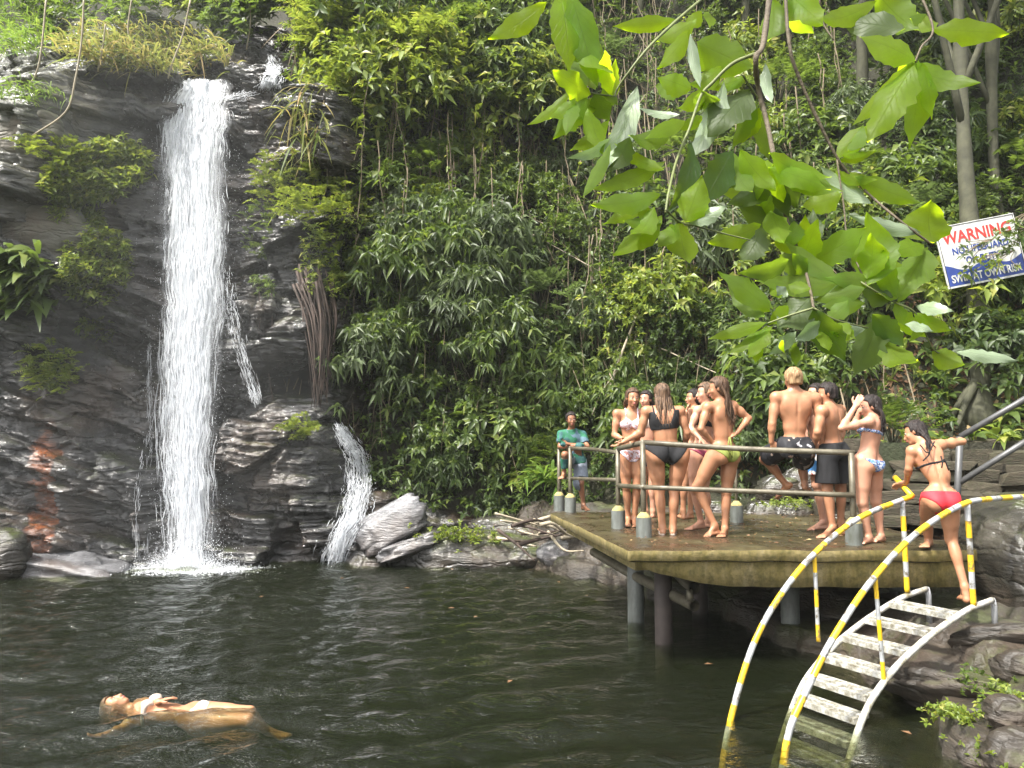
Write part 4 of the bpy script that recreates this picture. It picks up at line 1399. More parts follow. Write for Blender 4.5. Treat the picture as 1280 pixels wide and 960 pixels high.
railing('railing', 'single railing post with a grey sleeve at the back of the platform', [(pG, tG, 0.020)], [])

# dark handrail that climbs the steps at the right edge
hp0 = at_y(1193, 655, 8.6)
e = empty('handrail', (hp0[0], hp0[1], DZ), 'dark grey pipe handrail climbing away at the right edge behind the ladder', 'railing')
up0, up1 = at_y(1200, 546, 8.6), at_y(1330, 470, 8.3)
lo0, lo1 = at_y(1198, 604, 8.6), at_y(1330, 522, 8.3)
for nm, P in (('post', [[hp0[0], hp0[1], DZ - 0.1], up0]), ('rail', [up0, up1]), ('rail', [lo0, lo1]), ('post', [[up1[0], up1[1], DZ], up1])):
    mb = MB(); mb.tube(P, 0.036 if nm == 'post' else 0.033, 12)
    mb.build(nm, M_DARKPIPE, e, loc=tuple(e.location))

# ---- the ladder
t = NT('ladder_white_paint')
n = t.noise(t.coords(), 9, 6, 0.7)
M_WHITE = t.done(t.bsdf(t.ramp(n, [(0.34, (0.14, 0.12, 0.06)), (0.46, (0.36, 0.34, 0.28)), (0.62, (0.52, 0.52, 0.50))]), 0.45))
t = NT('ladder_yellow_paint')
n = t.noise(t.coords(), 11, 6, 0.7)
M_YEL = t.done(t.bsdf(t.ramp(n, [(0.38, (0.20, 0.14, 0.05)), (0.43, (0.62, 0.39, 0.015)), (0.7, (0.72, 0.47, 0.02))]), 0.4))
t = NT('ladder_grey_paint')
n = t.noise(t.coords(), 8, 6, 0.7)
M_GREYP = t.done(t.bsdf(t.ramp(n, [(0.38, (0.12, 0.10, 0.07)), (0.44, (0.33, 0.34, 0.345)), (0.7, (0.50, 0.51, 0.53))]), 0.35, Metallic=0.15))
t = NT('worn_step')
n = t.noise(t.coords('Object', (6, 6, 6)), 3, 6, 0.72)
M_STEP = t.done(t.bsdf(t.ramp(n, [(0.34, (0.09, 0.075, 0.045)), (0.46, (0.22, 0.21, 0.17)), (0.62, (0.40, 0.40, 0.38))]), 0.6))

LW = np.array([math.cos(R(-60)), math.sin(R(-60)), 0.0]); LU = np.array([-LW[1], LW[0], 0.0])
LR0 = at_z(1073, 912, 0.0); LL0 = LR0 - LW * 0.60
lad = empty('pool_ladder', tuple(LR0), 'curved white ladder with yellow banded handrails reaching down into the pool', 'ladder')


def inR(px, py): return at_plane(px, py, LR0, LW)
def inL(px, py): return at_plane(px, py, LL0, LW)


def under(P, dirz=-0.75, du=-0.42):
    return P + LU * du + np.array([0, 0, dirz])


sR = [under(inR(1073, 912)), inR(1073, 912), inR(1105, 852), inR(1150, 805), inR(1205, 765), inR(1240, 750)]
UR = [(np.dot(p - LR0, LU), p[2]) for p in sR]
curveR = smooth_path(sR, 8)
curveL = curveR - LW * 0.60
def str_at(z):
    zz = curveR[:, 2]
    u = np.interp(z, zz[:len(zz)], [np.dot(p - LR0, LU) for p in curveR])
    return u
for P in (curveR, curveL):
    mb = MB(); mb.tube(P, 0.026, 12)
    # leg at the top that turns down onto the rock
    mb.build('stringer', M_WHITE, lad, loc=tuple(lad.location))
    top = P[-1]
    mb = MB(); mb.tube([top + [0, 0, 0.01], top + LU * 0.03 + [0, 0, -0.06], top + LU * 0.03 + [0, 0, -0.36]], 0.026, 10)
    mb.build('foot', M_GREYP, lad, loc=tuple(lad.location))
mb = MB()
for zstep in (-0.42, -0.26, -0.10, 0.055, 0.20, 0.34, 0.47, 0.585, 0.685):
    u = str_at(zstep)
    c0 = LL0 + LU * u + [0, 0, zstep + 0.012]
    mb = MB()
    for k in range(3):
        o = c0 + LU * (0.066 * k - 0.04) + [0, 0, -0.012 * (k == 0)]
        Rm = np.stack([LW, LU, [0, 0, 1]], 1)
        mb.box(o + LW * 0.30 + [0, 0, 0.004 * (k == 1)], (0.565, 0.044, 0.034 + 0.012 * (k == 0)), Rm)
    st_ = mb.build('step', M_STEP, lad, loc=tuple(lad.location), smooth=False)


def banded(name, P, r, seg, first, parent, mats=(None, None)):
    P = np.asarray(P)
    s = np.concatenate([[0], np.cumsum(np.linalg.norm(np.diff(P, axis=0), axis=1))])
    nseg = max(int(round(s[-1] / seg)), 1)
    # resample with doubled rings at colour changes so that each band has a crisp edge
    cuts = np.linspace(0, s[-1], nseg + 1)
    S = []
    for a in range(nseg):
        S += list(np.linspace(cuts[a], cuts[a + 1], 5)[:-1])
    S.append(s[-1])
    PP = np.stack([np.interp(S, s, P[:, k]) for k in range(3)], -1)
    mb = MB(); mb.tube(PP, r, 12)
    o = mb.build(name, mats[0], parent, loc=tuple(parent.location))
    o.data.materials.append(mats[1])
    mi = np.zeros(len(o.data.polygons), np.int32)
    # triangles (caps) come first in the mesh
    nt = 24
    ringid = (np.arange(len(mi) - nt) // 12) // 4
    mi[nt:] = (ringid + first) % 2
    o.data.polygons.foreach_set('material_index', mi)
    return o


hR = [under(inR(985, 920), -0.5, -0.14), inR(985, 920), inR(1006, 868), inR(1040, 800), inR(1090, 725), inR(1145, 667), inR(1200, 632), inR(1235, 624), at_y(1300, 620, inR(1280, 621)[1] + 0.1)]
hL = [under(inL(912, 905), -0.5, -0.14), inL(912, 905), inL(940, 810), inL(975, 745), inL(1020, 690), inL(1075, 647), inL(1140, 620)]
hLt = [inL(1140, 620), inL(1120, 598)]
banded('handrail', smooth_path(hR, 7), 0.025, 0.165, 0, lad, (M_YEL, M_GREYP))
banded('handrail', smooth_path(hL, 7), 0.025, 0.165, 1, lad, (M_YEL, M_GREYP))
hx = inL(1140, 620); hy = at_y(1119, 597, hx[1] + 0.42)
mb = MB(); mb.tube([hx, (hx + hy) / 2, hy], 0.027, 12); mb.build('handrail_end', M_YEL, lad, loc=tuple(lad.location))
for f, (x0, y0), (x1, y1), r, first in ((inR, (1105, 853), (1094, 722), 0.017, 0), (inL, (1023, 802), (1018, 694), 0.017, 0), (inR, (1217, 757), (1209, 630), 0.024, 0), (inL, (1134, 740), (1128, 626), 0.024, 0)):
    p0 = f(x0, y0); p1 = f(x1, y1)
    banded('baluster', np.linspace(p0, p1, 8), r, 0.15, first, lad, (M_YEL, M_GREYP))


# ---- rocks
M_GREENSLAB = rock_mat('pale_green_rock', dark=(0.075, 0.078, 0.060), mid=(0.15, 0.15, 0.115), light=(0.25, 0.245, 0.195), wet=0.2, moss=0.3)
def boulder(name, c, rad, mat_, label, seed, rot=(0, 0, 0), strata=0.0, amp=0.22, cat='boulder', sub=4, box=0.0):
    bm = bmesh.new()
    bmesh.ops.create_icosphere(bm, subdivisions=sub, radius=1.0)
    V = np.array([v.co for v in bm.verts]); F = np.array([[v.index for v in f.verts] for f in bm.faces])
    bm.free()
    if box: V = np.sign(V) * np.abs(V) ** (1 - box) / np.maximum(np.abs(np.sign(V) * np.abs(V) ** (1 - box)).max(1, keepdims=True), 1) ** 0.3
    d = fbm(V[:, 0] * 1.3 + seed, V[:, 1] * 1.3, V[:, 2] * 1.3, 4, seed) * amp + 0.06 * fbm(V[:, 0] * 5 + seed, V[:, 1] * 5, V[:, 2] * 5, 3, seed + 3)
    if strata:
        u = V[:, 2] * 4.5 + 1.2 * noise3(V[:, 0] * 1.2, V[:, 1] * 1.2, V[:, 2], seed + 5)
        L = np.floor(u); f = u - L
        d = d + strata * (_hash(L, L * 0, L * 0, seed) - 0.5) - strata * 0.35 * np.abs(2 * f - 1) ** 6
    V = V * (1 + d)[:, None] * np.asarray(rad)
    from mathutils import Euler
    V = V @ np.array(Euler(rot).to_matrix()).T
    me = mesh_np(name, V, F)
    return link(name, me, mat_, loc=tuple(c), label=label, cat=cat)


boulder('boulder', at_y(1275, 705, 7.5) + [0.42, 0.1, -0.05], (0.85, 0.95, 0.80), M_ROCK, 'big dark mossy boulder at the right end of the platform', 701, (0.1, -0.25, 0.2), strata=0.10)
boulder('boulder', at_y(590, 688, 14.0) + [0, 0.2, -0.15], (1.75, 0.8, 0.55), M_ROCK, 'long low mossy boulder on the far shore right of the cascade', 702, (0.0, 0.06, 0.05), strata=0.14)
boulder('boulder', at_y(655, 668, 14.6) + [0, 0.3, 0.0], (1.3, 0.7, 0.42), M_ROCK, 'flat mossy boulder lying behind the tangled roots', 703, (0, 0.05, 0), strata=0.12)
boulder('boulder', at_y(702, 693, 13.3), (0.44, 0.35, 0.24), M_PALESLAB, 'smooth grey boulder at the water under the tangled roots', 704)
boulder('boulder', at_y(660, 690, 13.7) + [0, 0.1, -0.1], (0.5, 0.4, 0.25), M_ROCK, 'small dark boulder at the water left of the tangled roots', 705)
boulder('boulder', at_y(60, 712, 12.6) + [0, 0.35, -0.08], (1.0, 0.55, 0.26), M_PALESLAB, 'pale wet ledge boulder at the left foot of the cliff', 706, (0.1, 0.14, 0.1), strata=0.2, box=0.3)
boulder('boulder', at_y(2, 690, 12.2) + [-0.2, 0.2, -0.1], (0.5, 0.4, 0.45), M_ROCK, 'rounded dark boulder at the left edge of the photo', 707)
boulder('slab', at_y(486, 655, 13.7) + [0.05, 0.25, -0.08], (0.72, 0.36, 0.36), M_PALESLAB, 'tilted pale wet slab beside the small cascade', 708, (-0.3, -0.50, 0.1), strata=0.22, box=0.45, cat='rock slab')
boulder('slab', at_y(520, 680, 13.5) + [-0.1, 0.25, -0.10], (0.62, 0.4, 0.16), M_PALESLAB, 'narrow wet slab at the water below the tilted pale slab', 709, (-0.2, -0.32, 0.1), strata=0.2, box=0.4, cat='rock slab')
boulder('boulder', at_y(455, 700, 13.7) + [0, 0.3, -0.12], (0.4, 0.35, 0.3), M_CLIFF, 'dark rounded boulder in the water under the small cascade', 710)
for i, (px, py, y, r, lab, mt) in enumerate(((1278, 948, 4.6, 0.21, 'mossy boulder at the bottom right corner', M_BROWNROCK), (1222, 946, 4.75, 0.12, 'pointed dark boulder at the water in the bottom right corner', M_BROWNROCK),
                                          (1262, 892, 5.2, 0.15, 'flat dark boulder behind the mossy corner boulder', M_BROWNROCK), (1285, 838, 6.0, 0.22, 'brown rounded boulder at the right edge below the ladder top', M_BROWNROCK),
                                          (1175, 862, 6.3, 0.34, 'flat brown wet ledge stone beside the ladder foot', M_BROWNROCK), (1272, 805, 6.7, 0.34, 'flat wet stone right of the top of the ladder', M_BROWNROCK))):
    p = at_y(px, py, y)
    boulder('boulder', p, (r * (1.5 if i > 3 else 1.1), r, r * (0.38 if i > 3 else 0.8)), mt, lab, 720 + i, (0.1 * i, 0.2, 0.5 * i), strata=0.15)
for i, (px, py, y, r) in enumerate(((975, 612, 11.6, 0.30), (1010, 600, 11.7, 0.34), (1040, 620, 11.2, 0.26), (955, 640, 11.2, 0.22), (1052, 590, 11.6, 0.30), (930, 650, 11.3, 0.2), (990, 640, 11.0, 0.2), (1085, 640, 10.4, 0.24), (1050, 655, 10.6, 0.2), (890, 640, 11.6, 0.25))):
    boulder('boulder', at_y(px, py, y), (r * 1.4, r, r * 0.8), M_ROCK, 'rough mossy boulder among others at the back of the platform', 740 + i, (0, 0, i), strata=0.16, sub=3)['group'] = 'mossy boulders at the back of the platform'

boulder('boulder', hit(40, 285, cliff_y) + [0.0, 0.35, 0.0], (0.95, 0.55, 0.72), M_GREENSLAB, 'pale greenish rounded boulder at the left edge under the fern mat', 761, (0.1, 0.35, 0.2), strata=0.08, box=0.2)
boulder('boulder', hit(14, 165, cliff_y) + [0.0, 0.4, 0.0], (0.85, 0.5, 0.48), M_GREENSLAB, 'smooth grey boulder at the left edge below the long grass', 762, (0.0, -0.2, 0.1), strata=0.03, box=0.2)
boulder('boulder', hit(140, 470, cliff_y) + [0.0, 0.3, 0.0], (0.42, 0.35, 0.30), M_CLIFF, 'angular dark boulder wedged in the cliff left of the fall', 763, (0.2, 0.5, 0.2), strata=0.12, box=0.4)
# ---- dry stone terrace behind the platform, every stone a piece of its own
t = NT('mossy_wall_stone')
c = t.coords('Object')
gi = t.n('ShaderNodeObjectInfo')
n = t.noise(c, 3.0, 7, 0.7); n2 = t.noise(c, 13, 5, 0.7)
col = t.ramp(n, [(0.3, (0.026, 0.020, 0.012)), (0.5, (0.060, 0.046, 0.028)), (0.7, (0.12, 0.096, 0.062))])
col = t.mix(t.ramp(n2, [(0.44, 0.0), (0.62, 0.7)]), col, (0.038, 0.050, 0.014))
col = t.mix(t.math('MULTIPLY', gi.outputs['Random'], 0.5), col, (0.045, 0.032, 0.020))
b = t.bsdf(col, 0.75)
t.l(t.bump(t.math('ADD', n, n2), 0.9, 0.05), b.inputs['Normal'])
M_WALLSTONE = t.done(b)


def stone_mesh(seed):
    gg = np.random.default_rng(seed)
    V = []
    for ax in range(3):
        for s in (-1, 1):
            for a in (-1, 1):
                for b in (-1, 1):
                    v = np.zeros(3); v[ax] = s; v[(ax + 1) % 3] = a * 0.80; v[(ax + 2) % 3] = b * 0.74
                    V.append(v)
    V = np.array(V) * 0.5
    V += gg.normal(0, 0.055, V.shape)
    bm = bmesh.new()
    for v in V: bm.verts.new(v)
    bmesh.ops.convex_hull(bm, input=bm.verts)
    bmesh.ops.recalc_face_normals(bm, faces=bm.faces)
    me = bpy.data.meshes.new('stone'); bm.to_mesh(me); bm.free()
    me.materials.append(M_WALLSTONE)
    return me


STONES = [stone_mesh(800 + s) for s in range(9)]
w0 = at_z(1062, 650, DZ); w1 = np.array([9.0, 8.7, DZ])
e = empty('stone_wall', (w0[0], w0[1], DZ), 'rough mossy stone terrace wall rising behind the platform at the right', 'wall')
wd = nrm(w1 - w0); wn_ = np.array([wd[1], -wd[0], 0]); wlen = np.linalg.norm((w1 - w0)[:2])
g = np.random.default_rng(77)
z_ = -0.05
for cidx, h in enumerate((0.15, 0.11, 0.17, 0.12, 0.15, 0.10, 0.16, 0.13)):
    u = -0.2 + 0.16 * cidx + g.uniform(0, 0.2)
    while u < wlen:
        L_ = g.uniform(0.28, 1.0)
        o = bpy.data.objects.new('stone', STONES[int(g.integers(9))]); COL.objects.link(o); o.parent = e
        p = wd * (u + L_ / 2) - wn_ * (0.085 * cidx + g.uniform(-0.09, 0.09)) + np.array([0, 0, z_ + h / 2])
        o.location = p
        o.rotation_euler = (g.normal(0, 0.08), g.normal(0, 0.06), math.atan2(wd[1], wd[0]) + g.normal(0, 0.09))
        o.scale = (L_ * 1.04, 0.5, h * g.uniform(1.0, 1.35))
        u += L_
    z_ += h
z_ = -0.05
for h in (0.24, 0.22, 0.25, 0.2, 0.2):                               # the wall turns back into the slope at its free end
    u = g.uniform(0, 0.2)
    while u < 2.2:
        L_ = g.uniform(0.35, 0.8)
        o = bpy.data.objects.new('stone', STONES[int(g.integers(9))]); COL.objects.link(o); o.parent = e
        o.location = -wn_ * (0.3 + u + L_ / 2) + wd * (0.18 * z_ * 2 - 0.05 + g.uniform(-0.05, 0.05)) + np.array([0, 0, z_ + h / 2])
        o.rotation_euler = (g.normal(0, 0.04), g.normal(0, 0.05), math.atan2(wd[1], wd[0]) + math.pi / 2 + g.normal(0, 0.06))
        o.scale = (L_ * 1.02, 0.5, h * 1.06)
        u += L_
    z_ += h
top = z_ + DZ - 0.04
mb = MB()
pl = [w0 + wd * 0.20 - wn_ * 0.34, w1 - wn_ * 0.5, w1 - wn_ * 5, w0 + wd * 0.20 - wn_ * 4.5]
prism(mb, np.array([p[:2] for p in pl]), DZ - 0.4, top)
mb.build('terrace_ground', M_SOIL, smooth=False, kind='structure')

for i in range(22):                                                  # plants that lean over the top of the wall
    u = g.uniform(0.1, wlen); me, st = BIG[int(g.integers(3))]
    pp = w0 + wd * u - wn_ * g.uniform(0.35, 0.9); pp[2] = top + 0.04
    e2 = empty('broadleaf_plant', pp, 'small broad leaved plant leaning over the top of the stone terrace', 'plant', 'plants along the top of the stone terrace')
    e2.rotation_euler = (0.3, 0, g.uniform(0, 6.3)); sc = g.uniform(0.3, 0.6); e2.scale = (sc, sc, sc)
    link('leaf', me, None, e2); link('stem', st, None, e2)

# ---- bleached roots tangled under the platform's far corner
g = np.random.default_rng(88)
for i in range(20):
    px, py = g.uniform(640, 735), g.uniform(645, 682)
    y = g.uniform(12.6, 13.6)
    p = at_y(px, py, y)
    a = g.normal(0.1, 0.6); L_ = g.uniform(0.4, 1.2)
    d = np.array([math.cos(a), g.normal(0, 0.3), -0.4 * abs(math.sin(a)) + g.normal(0, 0.25)])
    mb = MB(); mb.tube(smooth_path([p - d * L_ / 2, p + g.normal(0, 0.08, 3), p + d * L_ / 2 + g.normal(0, 0.08, 3)], 6), np.linspace(0.035, 0.012, 13) * g.uniform(0.5, 1.3), 7)
    mb.build('root', M_STICK if i % 3 else M_ROOT, loc=tuple(p), label='bleached root in the tangle under the far corner of the platform', cat='root', group='roots tangled under the platform corner')
# leaves and bits fallen on the platform
n = 620
x = g.uniform(1.2, 4.6, n); y = g.uniform(7.5, 11, n)
P = np.stack([x, y, np.full(n, DZ + 0.022)], -1)
v, f = leaf_quads(P, perp(np.tile([0, 0, 1.0], (n, 1)), g), np.array([0, 0, 1.0]) + g.normal(0, 0.3, (n, 3)), g.uniform(0.02, 0.06, n), g.uniform(0.012, 0.03, n), droop=0.05)
link('fallen_leaves', mesh_np('fallen_leaves', v, f), M_LITTER, kind='stuff', label='dead leaves scattered on the wet platform')

# plants on the near right bank and the far shore
def clump(name, c, r, n, mat_, label, L=0.05, seed=0, kind='whorl'):
    gg = np.random.default_rng(seed)
    P = np.asarray(c) + gg.normal(0, 1, (n, 3)) * np.array(r)
    A = nrm(gg.normal(0, 0.4, (n, 3)) + [0, -0.2, 0.9])
    mb = MB()
    if kind == 'whorl': v, f = whorl(P, A, gg, m=6, L=L, aspect=0.55, droop=0.15); mb.add(v, f)
    else: v, f, q = blades(P, A, gg, L=L, wd=L * 0.08, sag=0.6); mb.add(v, f, q)
    return mb.build(name, mat_, loc=tuple(c), label=label, cat='plant', kind='stuff')


clump('creeping_plant', at_y(1192, 890, 5.5), (0.11, 0.10, 0.02), 60, M_LEAFY, 'low bright creeping plant at the water right of the ladder foot', 0.045, 1)
clump('creeping_plant', at_y(1255, 945, 4.6), (0.10, 0.10, 0.03), 60, M_LEAFY, 'creeping plant over the mossy corner boulder', 0.04, 2)
clump('creeping_plant', at_y(1268, 875, 5.3), (0.07, 0.08, 0.04), 40, M_LEAFY, 'small plant at the right edge under the brown boulder', 0.05, 3)
clump('creeping_plant', at_y(1215, 850, 5.9), (0.10, 0.08, 0.04), 30, M_LEAF, 'sparse plant in the crack of the bank', 0.05, 4)
clump('creeping_plant', at_y(575, 668, 13.5), (0.33, 0.1, 0.09), 130, M_LEAFY, 'bright low plants on the long mossy boulder at the far shore', 0.075, 5)
clump('creeping_plant', at_y(985, 628, 10.6), (0.18, 0.12, 0.03), 60, M_LEAFY, 'small bright plant on the platform under the sitting man', 0.05, 6)
clump('grass_tuft', at_y(690, 600, 12.6), (0.22, 0.15, 0.05), 70, M_GRASS, 'tuft of arching grass beside the boy at the platform corner', 0.65, 7, 'blade')

for i in range(12):
    px, py = ((660, 712), (566, 712), (597, 770), (505, 735), (1140, 918), (430, 722), (880, 830), (700, 728), (330, 745), (560, 760), (735, 745), (640, 850))[i]
    p = at_z(px, py, 0.022)
    v, f = leaf_quads(p[None], np.array([[math.cos(i * 2.1), math.sin(i * 2.1), 0]]), np.array([[0, 0, 1.0]]), np.array([0.09]), np.array([0.045]), droop=0.0)
    link('floating_leaf', mesh_np('floating_leaf', v - p, f), M_LITTER, loc=tuple(p), label='dead leaf floating on the pool', cat='leaf', group='dead leaves floating on the pool')

# ---- the warning sign
sy = float(pb[1]) - 0.02
TL, TR, BR, BL = [at_y(*p, sy) for p in ((1170, 285), (1268, 263), (1281, 346), (1184, 362))]
ux = nrm(((TR - TL) + (BR - BL))); uz = nrm(((TL - BL) + (TR - BR))); uz = nrm(uz - ux * np.dot(ux, uz)); un = np.cross(ux, uz)
sw, sh = np.linalg.norm(TR - TL) , np.linalg.norm(TL - BL)
cen = (TL + TR + BR + BL) / 4
sg = empty('warning_sign', tuple(cen), 'weathered white and blue warning sign tilted among leaves in front of the tree', 'sign')
sg.rotation_euler = Matrix(np.stack([ux, un * -1 if un[1] > 0 else un, uz], 1).tolist()).to_euler() if False else Matrix([[ux[0], -un[0], uz[0]], [ux[1], -un[1], uz[1]], [ux[2], -un[2], uz[2]]]).to_euler()
# local axes: x along the text, z up, -y towards the viewer
M_SIGNW = simple_mat('sign_white', (0.52, 0.52, 0.50), 0.5, 0.35, 9)
M_SIGNB = simple_mat('sign_blue', (0.025, 0.05, 0.22), 0.5, 0.25, 6)
M_SIGNR = simple_mat('sign_red', (0.50, 0.035, 0.03), 0.5, 0.25, 10)
M_SIGNK = simple_mat('sign_black', (0.02, 0.02, 0.03), 0.5, 0.2, 10)
fsign = -1.0 if un[1] > 0 else 1.0   # which local y faces the camera


def sbox(name, x0, x1, z0, z1, y0, y1, m_):
    mb = MB(); mb.box(((x0 + x1) / 2, (y0 + y1) / 2, (z0 + z1) / 2), (x1 - x0, abs(y1 - y0), z1 - z0))
    return link(name, mesh_np(name, np.concatenate(mb.V), [np.concatenate(mb.Q)], False), m_, sg)


lm = np.array(sg.rotation_euler.to_matrix())
front = -1.0 if lm[1, 1] > 0 else 1.0
sbox('board', -sw / 2, sw / 2, -sh / 2, sh / 2, -0.012, 0.012, M_SIGNW)
fy = 0.014 * front
xs = np.linspace(-sw / 2 + 0.02, sw / 2 - 0.02, 40)
ztop = -sh * 0.20 + 0.05 * sh * np.sin(xs * 9.0 + 1.2) + 0.10 * sh * (xs / sw) ** 2
Vb = np.concatenate([np.stack([xs, xs * 0 + fy, xs * 0 - sh / 2 + 0.03], -1), np.stack([xs, xs * 0 + fy, ztop], -1)])
k = np.arange(39)
link('blue_wave_band', mesh_np('blue_wave_band', Vb, [np.stack([k, k + 1, 41 + k, 40 + k], -1)], False), M_SIGNB, sg)
for x0, x1, z0, z1 in ((-sw / 2 + .012, sw / 2 - .012, sh / 2 - .022, sh / 2 - .014), (sw / 2 - .028, sw / 2 - .018, -sh / 2 + .01, sh / 2 - .03), (-sw / 2 + .018, -sw / 2 + .028, -sh / 2 + .01, sh / 2 - .03)):
    sbox('border_line', x0, x1, z0, z1, fy * 1.0, fy * 1.3, M_SIGNK)


def sign_text(txt, size, x, z, m_, width=None, bold=0.0):
    cu = bpy.data.curves.new('lettering', 'FONT'); cu.body = txt; cu.size = size; cu.align_x = 'CENTER'; cu.extrude = 0.002; cu.offset = bold
    o = bpy.data.objects.new('lettering_tmp', cu); COL.objects.link(o)
    bpy.context.view_layer.update()
    me = bpy.data.meshes.new_from_object(o.evaluated_get(bpy.context.evaluated_depsgraph_get()))
    bpy.data.objects.remove(o)
    xs_ = [v.co.x for v in me.vertices]; w_ = max(xs_) - min(xs_)
    k = width / w_ if width else 1.0
    me.transform(Matrix.Rotation(math.pi / 2, 4, 'X') @ Matrix.Diagonal((k, 1, 1, 1)))
    ob = link('lettering', me, m_, sg)
    ob.location = (x, fy * 1.25, z)
    if front > 0: ob.rotation_euler = (0, 0, math.pi)
    return ob


sign_text('WARNING', 0.26, 0, sh * 0.21, M_SIGNR, sw * 0.86, 0.006)
sign_text('NO LIFEGUARD', 0.15, 0, sh * 0.02, M_SIGNB, sw * 0.70, 0.003)
sign_text('ON DUTY', 0.15, 0, -sh * 0.15, M_SIGNB, sw * 0.42, 0.003)
sign_text('SWIM AT OWN RISK', 0.17, 0, -sh * 0.42, M_SIGNW, sw * 0.88, 0.004)
for o_ in sg.children:
    if o_.name.startswith('lettering') and o_.data.materials[0] == M_SIGNW: o_.location.y = fy * 1.4
# leafy twigs hanging in front of the sign
for i, (px, py, n_, lab) in enumerate(((1262, 300, 24, 'leafy twig hanging across the right half of the warning sign'), (1235, 330, 20, 'leafy twig over the lower middle of the warning sign'), (1270, 275, 7, 'leafy twig at the top right corner of the warning sign'), (1208, 316, 8, 'little sprig over the left side of the warning sign'))):
    gg = np.random.default_rng(60 + i)
    c0 = at_y(px, py, sy - 0.25)
    P = c0 + gg.normal(0, 1, (n_, 3)) * [0.15, 0.06, 0.11]
    A = nrm(gg.normal(0, 0.5, (n_, 3)) + [-0.3, -0.6, 0.2])
    e = empty('leafy_twig', tuple(c0), lab, 'twig')
    v, f = whorl(P, A, gg, m=5, L=0.10, aspect=0.5)
    mb = MB(); mb.add(v, f); mb.build('foliage', (M_LEAF, M_LEAFY, M_LEAF, M_LEAFG)[i], e, loc=tuple(c0))
    mb = MB()
    for p in P[:8]: mb.tube(smooth_path([c0 + [0.5, 0.1, 0.25], (c0 + p) / 2 + [0.15, 0.03, 0.1], p], 4), 0.006, 4)
    mb.build('stem', M_VINE, e, loc=tuple(c0))
